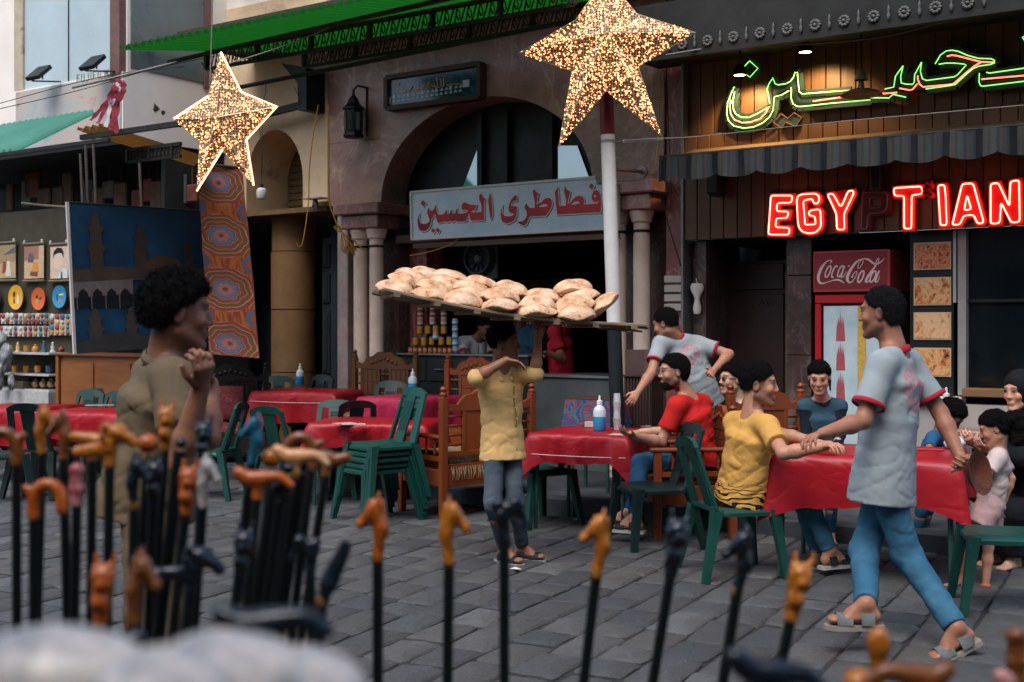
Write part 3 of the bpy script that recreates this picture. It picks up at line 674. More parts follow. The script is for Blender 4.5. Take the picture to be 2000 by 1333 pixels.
for x0, y0 in ((760, 192), (913, 158)):
    m = MB(); face(m, onp([(x0, y0 + 16), (x0 + 13, y0 + 14), (x0 + 13, y0), (x0, y0 + 2)], 0), -0.0845); m.build('mosaic_tile', M_mos, TP)

# --- EGYPTIAN neon
NE = fthing('neon_word_sign', 'red neon sign reading EGYPTIAN with its letter P unlit', 'neon sign')
C_, D_ = (1490, 340, 7.407), (1730, 330, 7.407)
LET = {'E': (C_, [(135,318),(445,318),(430,420),(225,425),(215,545),(390,550),(372,640),(210,645),(198,775),(405,785),(395,882),(97,880)], []),
 'G': (C_, [(625,695),(600,400),(640,380),(730,365),(755,430),(800,435),(830,400),(830,330),(790,295),(740,290),(580,300),(520,330),(508,400),(525,700),(540,780),(590,840),(680,865),(780,850),(840,790),(858,740),(850,540),(820,515),(700,535),(680,570),(690,605),(770,615),(780,720),(760,735),(625,740)], []),
 'Y': (C_, [(950,300),(1030,290),(1130,470),(1160,460),(1250,255),(1320,245),(1330,290),(1190,580),(1195,810),(1090,810),(1080,580)], []),
 'P': (C_, [(1465,280),(1760,265),(1815,300),(1810,500),(1760,560),(1545,580),(1520,800),(1440,800)], [[(1560,345),(1720,345),(1720,490),(1560,500)]]),
 'T': (D_, [(130,285),(530,260),(545,340),(520,370),(390,385),(385,870),(280,870),(280,395),(140,395)], []),
 'I': (D_, [(770,245),(865,240),(880,400),(895,820),(805,820)], []),
 'A': (D_, [(1120,225),(1275,215),(1425,760),(1410,790),(1340,795),(1285,670),(1140,680),(1085,810),(985,815),(985,780)], [[(1190,380),(1250,590),(1145,605)]]),
 'N': (D_, [(1530,225),(1640,210),(1800,550),(1815,190),(1940,170),(1950,770),(1830,785),(1680,490),(1660,790),(1530,800)], [])}
DN = -0.16
M_tray = P('letter_tray_red', lin(196, 26, 28), 0.35, 0.2, 14, 0.05, dirt=(lin(90, 12, 14), 22, 0.66))
M_trayd = P('letter_tray_dull', lin(96, 34, 36), 0.6, 0.3, 14, 0.1)
neon = Mt('red_neon_tube', 0.3); neon.set('Base Color', (1, .3, .22)); neon.emit((1.0, 0.19, 0.12), 3.4); M_neon = neon.m
M_dead = P('unlit_tube', lin(140, 96, 92), 0.2, 0.1, 9, 0)
M_hole2 = M_plank
for ch in 'EGYPTIAN':
    cr, p, holes = LET[ch]; poly = onp(crop(p, *cr), DN); g2 = grow(poly, 0.022); lit_ = ch != 'P'
    m = MB(); m.prism(g2, DN, DN + 0.055); b = m.build('letter_tray', M_tray if lit_ else M_trayd, NE)
    for h in holes:
        hp = onp(crop(h, *cr), DN); m = MB(); face(m, grow(hp, -0.018), DN - 0.002); m.build('tray_gap', M_plank, b)
    m = MB()
    for q in [poly] + [onp(crop(h, *cr), DN) for h in holes]:
        rp = []
        for i in range(len(q)):                 # ease the bends of the tube
            a, b2, c2 = Vector(q[i - 1]), Vector(q[i]), Vector(q[(i + 1) % len(q)])
            l1, l2 = min(0.02, (a - b2).length * .3), min(0.02, (c2 - b2).length * .3)
            p1 = b2 + (a - b2).normalized() * l1; p2 = b2 + (c2 - b2).normalized() * l2
            for s_ in (0, .5, 1): w_ = p1.lerp(b2, s_).lerp(b2.lerp(p2, s_), s_); rp.append((w_.x, DN - 0.028, w_.y))
        m.tube(rp, 0.0062, 6, closed=True)
    m.build('neon_tube', M_neon if lit_ else M_dead, b, smooth=True)
m = MB(); cx, cz = fu(1818, 366, DN)
for k in range(7): m.lathe([(0, -.03), (.03, -.01), (.02, .02), (0, .03)], (cx + random.uniform(-.05, .05), DN + random.uniform(-.03, .02), cz + random.uniform(-.07, .05)), 7, axis=(random.uniform(-1, 1), -1, random.uniform(-1, 1)), cap=False)
tag(m.build('artificial_flower', P('red_flower', lin(190, 40, 44), 0.7, 0.3, 20), None, fw(0, 0, 0), -FA, smooth=True), 'red artificial flower bunch fixed between the neon T and I', 'flower')
# --- Arabic neon
NA = fthing('neon_script_sign', 'green and red neon sign in Arabic script on brown boards', 'neon sign')
E_, F_ = (1400, 80, 6.667), (1680, 60, 6.25)
GR = [(E_, p) for p in [[(230,600),(180,700),(140,820),(130,950),(150,1040),(220,1110),(350,1140),(480,1125),(600,1070),(690,990),(735,900),(750,730),(850,705),(940,650)],
 [(232,670),(212,760),(212,880),(240,950),(320,1000),(420,1000),(530,950),(660,870)], [(690,820),(670,700),(655,630),(680,560),(720,500)],
 [(725,480),(760,560),(800,575),(900,560),(960,530),(1000,470),(1020,410),(1050,415),(1060,540),(1070,660),(1110,695),(1400,672),(1730,645)],
 [(970,610),(965,740),(990,820),(1040,855),(1100,858),(1500,815),(2000,770)], [(350,345),(420,270)], [(425,260),(535,360),(430,475),(365,425)]]]
GR += [(F_, p) for p in [[(125,820),(350,825),(400,780),(560,815)], [(300,715),(410,690),(430,560),(480,490),(525,430)], [(525,430),(495,560),(500,640),(560,655),(640,658),(660,630),(665,540),(750,385)],
 [(750,385),(735,500),(760,590),(810,610),(1150,565),(1190,540),(1295,420),(1270,410),(1150,398),(1050,398),(960,412)],
 [(915,408),(980,300),(1050,250),(1120,240),(1200,255),(1300,300),(1440,340),(1600,345),(1640,365),(1640,395),(1600,412),(1450,435),(1380,465),(1300,530),(1160,660),(1100,672),(800,715)],
 [(1455,520),(1450,630),(1470,675),(1500,680),(2000,620),(2300,585)], [(1540,510),(1580,520),(2000,460),(2300,420)], [(2060,30),(1980,85),(2040,160)]]]
RD = [(E_, p) for p in [[(185,770),(170,860),(180,950),(230,1030),(330,1070),(440,1060),(560,1020),(630,950),(680,860)], [(1250,790),(1800,710)]]]
RD += [(F_, p) for p in [[(1060,315),(1120,300),(1190,310),(1480,385),(1630,388)], [(1480,385),(1400,430),(1300,510),(1140,650),(1090,660),(770,690),(730,660),(705,600),(703,550)], [(700,650),(640,720),(600,728),(480,705)], [(145,780),(450,758)], [(1480,595),(2000,550),(2300,520)]]]
DA = -0.17
gn = Mt('green_neon_tube', 0.3); gn.set('Base Color', (.4, 1, .4)); gn.emit((0.24, 0.72, 0.16), 0.9)
rn = Mt('coral_neon_tube', 0.3); rn.set('Base Color', (1, .3, .2)); rn.emit((1.0, 0.16, 0.10), 1.7)
M_trg = P('dark_green_tray', lin(34, 56, 54), 0.5, 0.25, 9, 0.05)
for cr, p in GR:
    pp = [(u, DA, z) for u, z in onp(crop(p, *cr), DA)]; m = MB(); m.tube(pp, 0.0048, 6); tb = m.build('neon_tube', gn.m, NA, smooth=True)
    m = MB()
    for a, b in zip(pp[:-1], pp[1:]): m.bar((a[0], DA + .045, a[2]), (b[0], DA + .045, b[2]), 0.075, 0.03, up=(0, 1, 0))
    m.build('tray', M_trg, tb)
for cr, p in RD:
    m = MB(); m.tube([(u, DA, z) for u, z in onp(crop(p, *cr), DA)], 0.0055, 6); m.build('neon_tube', rn.m, NA, smooth=True)
body = crop([(655,640),(720,500),(760,560),(800,575),(960,530),(1020,410),(1060,415),(1070,660),(1110,695),(1730,645),(2000,640),(2000,770),(1100,858),(1040,855),(965,740),(960,640),(850,705),(750,730),(735,900),(690,990),(690,820)], *E_)
m = MB(); m.prism(onp(body, DA), DA + 0.03, DA + 0.055); m.build('letter_body', M_trg, NA)
hah = crop([(915,408),(980,300),(1050,250),(1120,240),(1300,300),(1440,340),(1640,365),(1600,412),(1380,465),(1160,660),(800,715),(640,720),(480,705),(500,560),(750,400),(760,590),(810,610),(1150,565),(1295,420),(1150,398)], *F_)
m = MB(); m.prism(onp(hah, DA), DA + 0.031, DA + 0.056); m.build('letter_body', M_trg, NA)
dots = crop([(730,1060),(830,950),(920,1010),(1000,935),(1100,1000),(1020,1115),(890,1060),(840,1140)], *E_)
m = MB(); pl = onp(dots, DA); m.prism(pl, DA + 0.02, DA + 0.06); b = m.build('unlit_dots', M_trg, NA)
m = MB(); m.tube([(u, DA + .012, z) for u, z in pl], 0.006, 5, closed=True); m.build('unlit_tube', P('brown_tube', lin(120, 84, 70), 0.3, 0.1, 9, 0), b)
# --- downlights, pendant
def spot(o, e, size=1.5, col=(1, .62, .26)):
    l = bpy.data.lights.new('lamp_light', 'SPOT'); l.energy = e; l.spot_size = size; l.spot_blend = 0.6; l.color = col; l.shadow_soft_size = 0.03
    s_ = bpy.data.objects.new('lamp_light', l); sc.collection.objects.link(s_); s_.parent = o; return s_
gl_ = Mt('warm_lamp_face', 0.4); gl_.set('Base Color', (1, .9, .7)); gl_.emit((1.0, 0.72, 0.42), 9.0)
for (px, py, dd, lb) in ((1445, 147, -0.34, 'lit round ceiling spotlight beside the neon dot'), (1573, 102, -0.42, 'lit round ceiling spotlight above the neon stroke')):
    u, z = fu(px, py, dd); T = fthing('spotlight', lb, 'lamp', u, dd, z)
    m = MB(); m.lathe([(0.0, 0.001), (0.052, 0.0)], (0, 0, 0), 20, cap=False); m.build('lamp_face', gl_.m, T)
    m = MB(); m.lathe([(0.053, -0.004), (0.058, 0.0), (0.058, 0.05), (0.03, 0.09)], (0, 0, 0), 20, cap=False); m.build('housing', M_black, T, smooth=40)
    m = MB(); m.tube([(0, 0, 0.08), (0, 0, 3.955 - z)], 0.012, 6); m.build('stem', M_black, T)
    s_ = spot(T, 24.0, R(120)); s_.location = (0, 0, -0.03); s_.rotation_euler = (R(28), 0, 0)
u, z = fu(1682, 150, -0.5); T = fthing('pendant_lamp', 'unlit pendant lamp with a wide dish shade before the neon', 'lamp', u, -0.5, z)
m = MB(); m.lathe([(0.055, -0.03), (0.04, 0.03), (0.03, 0.045), (0.012, 0.05)], (0, 0, 0), 16, cap=False); m.build('bell_cap', P('lamp_grey', lin(120, 108, 98), 0.6, 0.2, 8), T, smooth=40)
m = MB(); m.lathe([(0.17, -0.15), (0.15, -0.13), (0.09, -0.108), (0.03, -0.1), (0.016, -0.03)], (0, 0, 0), 24, cap=False); m.build('dish_shade', P('dish_metal', lin(120, 104, 104), 0.3, 0.15, 6, metal=0.6), T, smooth=60)
m = MB(); m.tube([(0, 0, 0.04), (0, 0, 3.955 - z)], 0.009, 6); m.build('stem', M_black, T)

# --- drinks fridge
ua = fu(1591, 700, -0.05)[0]; FW_ = 0.66
FR = fthing('drinks_fridge', 'tall red drinks fridge with a white filmed door', 'fridge', ua, -0.05, PLAT)
M_fr = P('fridge_red', lin(168, 26, 34), 0.3, 0.1, 5, 0.0, spec=0.5)
m = MB(); m.box(0, FW_, 0.04, 0.62, 0, 1.70, ch=0.01); m.build('cabinet', P('fridge_side', lin(60, 22, 24), 0.45, 0.1, 5), FR)
for a in ((0, FW_, 1.62, 1.70), (0, .055, .06, 1.62), (FW_ - .055, FW_, .06, 1.62), (0, FW_, 0.0, .06)):
    m = MB(); m.box(a[0], a[1], 0.0, 0.038, a[2] + .001, a[3] - .001, ch=0.008); m.build('door_frame', M_fr, FR)
t = Mt('frost_film', 0.25, 0, 0.5); t.set('Base Color', t.ramp(t.noise(5, 5), [(0.3, lin(170, 194, 204)), (0.7, lin(204, 220, 224))])); M_film = t.m
m = MB(); m.box(.075, FW_ - .075, 0.018, 0.034, .08, 1.60); m.build('door_glass', M_film, FR)
m = MB(); m.box(.375, .445, 0.010, 0.0175, .08, 1.60); m.build('yellow_strip', P('yellow_print', lin(206, 170, 84), 0.4, 0.2, 30, dirt=(lin(120, 80, 50), 26, 0.55)), FR)
M_bot = P('red_print', lin(170, 84, 92), 0.5, 0.15, 40, 0)
for k in range(6):
    z0 = 1.30 - k * 0.25; m = MB()
    face(m, [(.185, z0), (.265, z0), (.26, z0 + .10), (.252, z0 + .2), (.246, z0 + .13), (.238, z0 + .225), (.23, z0 + .14), (.222, z0 + .25), (.214, z0 + .15), (.205, z0 + .21), (.198, z0 + .13), (.193, z0 + .18), (.188, z0 + .09)], 0.016); m.build('bottle_print', M_bot, FR)
m = MB(); m.box(-0.005, FW_, -0.02, 0.56, 1.72, 2.07, ch=0.015); hd = m.build('header_sign', P('header_maroon', lin(126, 40, 48), 0.4, 0.1, 6, 0), FR)
for a in ((0, FW_, 1.722, 1.738), (0, FW_, 2.052, 2.068), (0, .014, 1.738, 2.052), (FW_ - .018, FW_, 1.738, 2.052)):
    m = MB(); m.box(a[0], a[1] - .002, -0.026, -0.0195, a[2], a[3]); m.build('header_trim', P('header_edge', lin(166, 60, 62), 0.4), hd)
def ell_(cx, cy, rx, ry, sl=0.45, a0=0, a1=6.283, n=18): return [(cx + rx * math.cos(a) + ry * math.sin(a) * -sl * -1, cy - ry * math.sin(a)) for a in [a0 + (a1 - a0) * i / n for i in range(n + 1)]]
SCR = [([(505,440),(535,400),(480,386),(400,425),(300,530),(238,650),(228,740),(262,795),(320,812),(420,790),(560,750),(650,735),(740,748),(820,795)], [14,26,22,34,62,66,60,52,34,18,20,34,34,8]),
 (ell_(452, 590, 48, 105), [30]), (ell_(600, 590, 44, 105, .45, 0.9, 5.2), [34]), (ell_(735, 580, 46, 100), [32]), ([(830,480),(780,600),(755,680),(800,675),(870,580)], [34,34,34,18,10]), ([(905,490),(940,470)], [24, 24]),
 ([(1440,400),(1340,348),(1220,348),(1100,400),(985,520),(908,640),(890,720),(925,770),(985,768),(1055,700),(1108,600),(1090,570),(1035,615),(990,690)], [46,40,20,40,62,68,62,40,24,18,16,14,20,34]),
 ([(1140,515),(1130,470),(1180,385),(1240,372),(1230,430),(1170,510),(1140,515)], [16]), (ell_(1195, 665, 50, 105), [34]), ([(1480,500),(1560,345),(1592,340),(1575,400),(1410,590),(1330,690),(1305,750),(1345,755),(1400,700)], [10,20,18,16,50,52,46,26,12]),
 ([(1440,400),(1520,432),(1620,400),(1720,328)], [46,36,30,5]), (ell_(1465, 655, 48, 100), [32]), ([(1605,545),(1540,670),(1515,740),(1560,742),(1615,640)], [36,36,36,22,8])]
M_scr = P('script_white', lin(214, 196, 192), 0.4, 0.06, 8, 0)
hz, hx = 1.722, -0.005; kx, kz = FW_ / 1715, 0.35 / 745
for L, wd in SCR:
    P2 = [(hx + (x - 105) * kx, hz + (975 - (y + (x - 105) * 0.045) + 0) * kz) for x, y in L]
    if len(wd) == 1: wd = wd * len(P2)
    sp = spline([(a, b, w_) for (a, b), w_ in zip(P2, wd)], 5); m = MB(); vs = []; fs = []
    for i, p in enumerate(sp):
        a, b = sp[max(i - 1, 0)], sp[min(i + 1, len(sp) - 1)]; tx, tz = b.x - a.x, b.y - a.y; l = math.hypot(tx, tz) or 1; hw = max(p.z, 4) * kx * 0.5
        vs += [(p.x - tz / l * hw, -0.0225, p.y + tx / l * hw), (p.x + tz / l * hw, -0.0225, p.y - tx / l * hw)]
        if i: fs.append((2 * i - 2, 2 * i - 1, 2 * i + 1, 2 * i))
    m.add(vs, fs); m.build('script_letter', M_scr, hd)
# ================================================================ roofs, stars, cables and the stall
M_green = P('green_sheet', lin(44, 118, 40), 0.55, 0.25, 1.5, 0.1, dirt=(lin(24, 60, 26), 2.0, 0.6))
def thinmat(name, c, tr):
    t = Mt(name, 0.6); n = t.noise(2, 5, 0.7); t.set('Base Color', t.ramp(n, [(0.3, sc3(c, .7)), (0.7, c)]))
    d = t.nt.nodes.new('ShaderNodeBsdfTranslucent'); d.inputs[0].default_value = (*tr, 1); mx = t.nt.nodes.new('ShaderNodeMixShader'); mx.inputs[0].default_value = 0.5
    t.nt.links.new(t.b.outputs[0], mx.inputs[1]); t.nt.links.new(d.outputs[0], mx.inputs[2]); t.nt.links.new(mx.outputs[0], t.nt.nodes['Material Output'].inputs[0]); return t.m
M_green = thinmat('green_fibreglass', lin(22, 84, 32), lin(30, 118, 36))
M_ochre = thinmat('ochre_sheet', lin(150, 110, 60), lin(120, 84, 40))
M_turq = thinmat('turquoise_sheet', lin(110, 184, 164), lin(60, 150, 120))
def corrugated(name, lab, mat, u0, u1, d0, z0, d1, z1, skew=0.0, pitch=0.11):
    n = int((u1 - u0) / pitch * 6); m = MB()
    def f(a, b):
        u = u0 + (u1 - u0) * a; d = d0 + (d1 - d0) * b; z = z0 + (z1 - z0) * b + 0.03 * math.sin(2 * math.pi * (u - u0) / pitch)
        return (u + skew * b * (1 - a), d, z)
    m.grid(f, n, 5); T = fthing(name, lab, 'roof'); m.build('corrugated_sheet', mat, T, smooth=True); return T
uo0, zo = fu(232, 95, -2.7); uo1, zo1 = fu(720, 1, -2.7)
ZB = fu(700, 86, -0.9)[1]
GRF = corrugated('corrugated_roof', 'bright green corrugated roof sheet held by iron lattice beams', M_green, uo0, 2.0, -2.7, zo, -0.9, ZB, 0.9)
def truss(parent, u0, u1, d, zt, h, n):
    m = MB(); m.bar((u0, d, zt), (u1, d, zt), 0.035, 0.035); parent_t = m.build('lattice_beam', M_iron, parent)
    m = MB(); m.bar((u0, d, zt - h), (u1, d, zt - h), 0.03, 0.03); m.build('lower_chord', M_iron, parent_t)
    m = MB(); st = (u1 - u0) / n
    for k in range(n):
        u = u0 + k * st
        m.tube(spline([(u, d, zt - h), (u + st * .25, d, zt - h * .15), (u + st * .5, d, zt - h * .55), (u + st * .35, d, zt - h * .75), (u + st * .2, d, zt - h * .5)], 3), 0.007, 4)
        m.tube([(u + st * .5, d, zt - h), (u + st, d, zt)], 0.007, 4)
    kind(m.build('lattice_web', M_iron, parent_t), 'stuff')
    for k in range(0, n + 1, 6):
        m = MB(); m.bar((u0 + k * st, d, zt), (u0 + k * st, d, zt - h), 0.05, 0.03, up=(1, 0, 0)); m.build('post', M_iron, parent_t)
truss(GRF, uo0 + 0.45, 2.0, -2.0, zo + (ZB - zo) * .39 - 0.05, 0.16, 36)
truss(GRF, uo0 + 1.0, 2.0, -1.2, zo + (ZB - zo) * .83 - 0.06, 0.14, 32)
for dd, dz in ((-2.35, .03), (-1.6, -.12)):
    m = MB(); m.tube([(uo0 + .3, dd, zo - .14 + dz), (2.0, dd, zo - .02 + dz)], 0.022, 7); m.build('purlin', M_iron, GRF)
# ochre and turquoise roofs of the stall
ux0, zx0 = fu(150, 258, -2.9); ux1, zx1 = fu(395, 210, -2.9)
OC = corrugated('stall_roof', 'ochre corrugated stall roof with a dark iron edge beam', M_ochre, ux0, fu(402, 240, -1.6)[0], -2.9, zx0 + .02, -1.52, zx0 - .16)
m = MB(); m.bar((ux0, -2.85, zx0 - .05), (ux1 + .2, -2.85, zx0 - .05), 0.04, 0.05); m.build('edge_beam', M_iron, OC)
truss(OC, ux0, fu(400, 240, -2.0)[0], -2.3, zx0 - .11, 0.12, 14)
tz0 = fu(10, 292, -3.6)
TQ = corrugated('side_roof', 'turquoise corrugated sheet sloping over the souvenir stall', M_turq, tz0[0] - 1.6, fu(120, 260, -3.0)[0], -3.5, tz0[1], -2.6, tz0[1] + 0.50, 0.0, 0.10)
m = MB(); m.bar((tz0[0] - 1.6, -3.5, tz0[1] - .02), (tz0[0] + 1.4, -3.5, tz0[1] - .02), 0.03, 0.03); m.build('edge_beam', M_iron, TQ)
# bracket holding a beam at the cream wall
BR = fthing('wall_bracket', 'dark iron bracket beam fixed to the cream plaster wall', 'bracket')
a = fu(638, 222, -0.35)
m = MB(); m.prism([(-3.0, 4.55), (-2.60, 4.45), (-2.60, 3.98), (-2.72, 3.98), (-2.74, 4.3)], -0.3, -0.002); m.build('bracket', M_black, BR)
m = MB(); m.bar((-4.3, -0.25, 3.92), (-2.62, -0.25, 4.06), 0.07, 0.07); m.build('beam', M_black, BR)
m = MB(); m.bar((-4.1, -0.5, 4.65), (-3.3, -0.25, 4.0), 0.03, 0.03); m.build('stay', M_iron, BR)

# ---- light stars
def star_pts(tips, ins): 
    o = []
    for a, b in zip(tips, ins): o += [a, b]
    return o
bulb = Mt('bulb_glow', 0.4); bulb.set('Base Color', (1, .8, .5)); bulb.emit((1.0, 0.42, 0.18), 1.7)
bulb.m.cycles.emission_sampling = 'NONE'
rope = Mt('rope_light', 0.4); rope.set('Base Color', (1, .8, .5)); rope.emit((1.0, 0.46, 0.22), 1.9)
def net_mat():
    t = Mt('wire_net', 0.7); x, y, z = t.xyz(); k = ((x * 42).fract() - .5).abs().gt(.40).__add__(((z * 42).fract() - .5).abs().gt(.42))
    c = t.ramp(t.noise(7, 4), [(0.3, lin(58, 44, 30)), (0.7, lin(100, 78, 54))]); t.set('Base Color', t.mix(k.mx(0.0), c, lin(176, 158, 132))); return t.m
M_net = net_mat()
def star(label, outline, Y, depth, nb, rim, seed, apex):
    pts = [at(x, y, Y) for x, y in outline]; c = at(apex[0], apex[1], Y); T = thing('star_light', label, 'star light', c)
    lo = [p - c for p in pts]; n = len(lo); F, B = Vector((0, -depth, 0)), Vector((0, depth, 0)); m = MB()
    m.add([F, B] + lo, [(0, 2 + i, 2 + (i + 1) % n) for i in range(n)] + [(1, 2 + (i + 1) % n, 2 + i) for i in range(n)]); m.build('star_body', M_net, T)
    m = MB(); m.tube(lo, 0.007, 6, closed=True); m.build('outline_frame', P('star_frame', lin(190, 170, 140), 0.4, 0.1, 6, metal=0.4), T)
    m = MB()
    for i in range(0, n, 2): m.tube([F, lo[i]], 0.005, 5)
    m.build('ridge_rib', _mc['star_frame'], T)
    rr = random.Random(seed); m = MB(); r = 0.0057
    tri = [(F, lo[i], lo[(i + 1) % n]) for i in range(n)]; ar = [((b - a).cross(d - a)).length for a, b, d in tri]; S = sum(ar)
    oc = [Vector(v) * r for v in ((1, 0, 0), (-1, 0, 0), (0, 1, 0), (0, -1, 0), (0, 0, 1), (0, 0, -1))]; of = [(0, 2, 4), (2, 1, 4), (1, 3, 4), (3, 0, 4), (2, 0, 5), (1, 2, 5), (3, 1, 5), (0, 3, 5)]
    for (a, b, d), A in zip(tri, ar):
        for k in range(int(nb * A / S)):
            x, y = rr.random(), rr.random()
            if x + y > 1: x, y = 1 - x, 1 - y
            p = a + (b - a) * x + (d - a) * y + Vector((rr.uniform(-.006, .006), -rr.uniform(.004, .014), rr.uniform(-.006, .006))); s_ = rr.choice((.55, .7, .8, 1.0, 1.0, 1.2))
            m.add([p + v * s_ for v in oc], of)
    kind(m.build('fairy_bulbs', bulb.m, T), 'stuff')
    if rim:
        m = MB()
        for seg in rim: m.tube([lo[i % n] + Vector((0, -.012, 0)) for i in seg], 0.0085, 6)
        m.build('rope_light', rope.m, T, smooth=True)
    l = bpy.data.lights.new('lamp_light', 'POINT'); l.energy = 2.2 if not rim else 1.5; l.color = (1, .58, .24); l.shadow_soft_size = 0.25
    s_ = bpy.data.objects.new('lamp_light', l); sc.collection.objects.link(s_); s_.parent = T; s_.location = (0, -depth - 0.35, 0)
    return T, c
S1, c1 = star('smaller hanging star of warm fairy lights with a glowing rope edge', [(432,103),(472,181),(542,209),(482,274),(496,363),(435,293),(385,374),(391,277),(340,233),(407,189)], 10.6, 0.14, 1000, [(0,1,2,3,4),(5,6),(8,9)], 4, (430, 235))
S2, c2 = star('large star of warm fairy lights on top of the striped pole', [(1185,-45),(1243,28),(1358,64),(1246,130),(1292,266),(1184,177),(1091,288),(1118,140),(1014,104),(1124,40)], 9.9, 0.24, 2300, None, 5, (1178, 78))
# its pole
PO = thing('striped_pole', 'leaning street pole painted black, white and red', 'pole', gnd(1212, 1003, 0.0))
b0 = gnd(1212, 1003, 0.0); zz = [0, 1.62, 3.02, 3.6]; Yp = b0.y
tx = at(1184, 180, Yp).x - b0.x; tz = at(1184, 180, Yp).z
def pp(z): return (tx * z / tz, 0, z)
zA, zB = at(0, 632, Yp).z, at(0, 264, Yp).z
for nm, a, b, mt in (('black_section', 0, zA, P('pole_black', lin(26, 34, 38), 0.5, 0.3, 9, 0.2)), ('white_section', zA + .001, zB, P('pole_white', lin(216, 216, 212), 0.55, 0.1, 5, 0.15, dirt=(lin(150, 146, 138), 5, 0.68))), ('red_section', zB + .001, tz + .25, P('pole_red', lin(120, 26, 24), 0.5, 0.2, 6, 0.1))):
    m = MB(); m.tube([pp(a), pp(b)], 0.06, 24); m.build(nm, mt, PO, smooth=40)
m = MB(); m.lathe([(0.12, 0), (0.12, 0.012), (0.065, 0.015), (0.065, 0.05)], (0, 0, 0), 20); m.build('base_plate', M_iron, PO)
M_galv = P('galvanised', lin(150, 150, 146), 0.45, 0.2, 9, 0.1, metal=0.5)
zc = at(0, 277, Yp).z; m = MB(); m.lathe([(0.0635, -.012), (0.0635, .012)], pp(zc), 20); m.build('clamp', M_galv, PO)
z1 = at(0, 330, Yp).z; p0 = Vector(pp(z1)); e = fw(*fu(1252, 336, -0.01)[:1], -0.01, fu(1252, 336, -0.01)[1]) - b0
m = MB(); m.tube([p0, e], 0.016, 8); m.build('wall_strut', P('rusty_strut', lin(150, 112, 92), 0.7, 0.3, 9), PO)
u, z = fu(1252, 336, -0.02); m = MB(); m.lathe([(0.06, 0), (0.06, 0.012), (0.02, 0.016), (0.02, 0.04)], (u, -0.001, z), 18, axis=(0, -1, 0)); m.build('wall_flange', M_galv, AB, smooth=40)

# ---- cables
M_cable = P('grey_cable', lin(120, 118, 112), 0.6, 0.1, 6, 0); M_cabled = P('dark_cable', lin(36, 38, 38), 0.6, 0.1, 6, 0); M_yel = P('yellow_cable', lin(178, 128, 30), 0.5, 0.15, 8, 0)
def cable(label, pts, r, mat, name='cable', n=6):
    P3 = [at(*p) for p in pts]; o = P3[0]; m = MB(); m.tube(spline([p - o for p in P3], n), r, 5)
    return tag(m.build(name, mat, None, o, smooth=True), label, 'cable')
cable('twisted grey wire clamped to the striped pole and running towards the neon signs', [(1196, 278, Yp - .07), (1260, 272, 9.9), (1365, 267, 9.6), (1600, 242, 9.0), (2010, 205, 8.2)], 0.004, M_cable)
m = MB(); o = at(1215, 277, Yp - .09)
for k in range(2): m.tube([Vector((t_ * .33, -.02 * t_, .012 * math.sin(t_ * 30 + k * math.pi) + .02 * t_)) for t_ in [i / 24 for i in range(25)]], 0.006, 5)
tag(m.build('turnbuckle', M_galv, None, o), 'steel turnbuckle on the wire beside the striped pole', 'fitting')
cable('pale slack cable sagging along the carved frieze', [(1300, 108, 10.2), (1400, 92, 10.1), (1480, 84, 10.0), (1560, 87, 9.9), (1690, 77, 9.7), (1760, 65, 9.6), (1850, 42, 9.5), (2010, 15, 9.3)], 0.008, M_cable)
cable('grey steel cable holding up the smaller star', [(415, -10, 10.65), (412, 110, 10.62), (409, 200, 10.62)], 0.006, M_cable)
cable('thin cable rising past the green roof edge', [(430, 130, 10.8), (560, 88, 10.9), (700, 30, 11), (790, -12, 11)], 0.006, M_cable)
cable('thin black wire crossing the faded sign panel, upper one', [(-10, 215, 11.5), (150, 178, 11.8), (300, 135, 12), (420, 110, 12)], 0.004, M_cabled)
cable('thin black wire crossing the faded sign panel, lower one', [(-10, 205, 12.2), (200, 150, 12.2), (360, 130, 12.2)], 0.004, M_cabled)
cable('grey rod sticking out over the faded sign panel', [(141, 172, 11.6), (240, 148, 11.6), (345, 122, 11.6)], 0.012, M_cable, 'metal_rod')
uA = fw(-2.58, -0.04, 0)
cable('yellow cable hanging down the edge of the cream wall', [(622, 205, 13.5), (612, 260, 13.5), (604, 330, 13.5), (602, 400, 13.5), (592, 470, 13.4), (584, 482, 13.4), (579, 474, 13.4)], 0.007, M_yel)
YC = cable('yellow cable coil knotted beside the columns', [(641, 205, 13.4), (642, 300, 13.4), (643, 390, 13.4), (655, 430, 13.35), (668, 455, 13.3), (690, 470, 13.3), (712, 490, 13.3)], 0.008, M_yel)
m = MB(); o = at(668, 455, 13.28) - at(641, 205, 13.4)
for k in range(9): 
    a = -0.5 + k * .12; m.tube(spline([o, o + Vector((a * .12 + .05, -.02, -.08 - .02 * (k % 3))), o + Vector((a * .16 + .08, 0, -.2 - .015 * (k % 4))), o + Vector((a * .1 + .09, .01, -.15))], 4), 0.006, 4)
for k in range(4): m.tube(spline([o, o + Vector((-.06 - k * .01, 0, .03 + k * .01)), o + Vector((-.03, 0, .07)), o], 4), 0.006, 4)
kind(m.build('cable_loops', M_yel, YC), 'stuff')
cable('yellow cable strung across the shop opening under the sign', [(800, 500, 12.6), (840, 492, 12.5), (880, 478, 12.5), (900, 462, 12.5)], 0.006, M_yel)
cable('yellow cable running down the marble beside the big star', [(1290, 150, 10.9), (1287, 250, 10.9), (1278, 330, 10.9), (1268, 340, 10.9)], 0.005, M_yel)
cable('loose black cable on the corner of the marble building', [(1300, 110, 10.9), (1306, 250, 10.95), (1310, 400, 10.95), (1298, 410, 10.95), (1330, 520, 11.0)], 0.006, M_cabled)
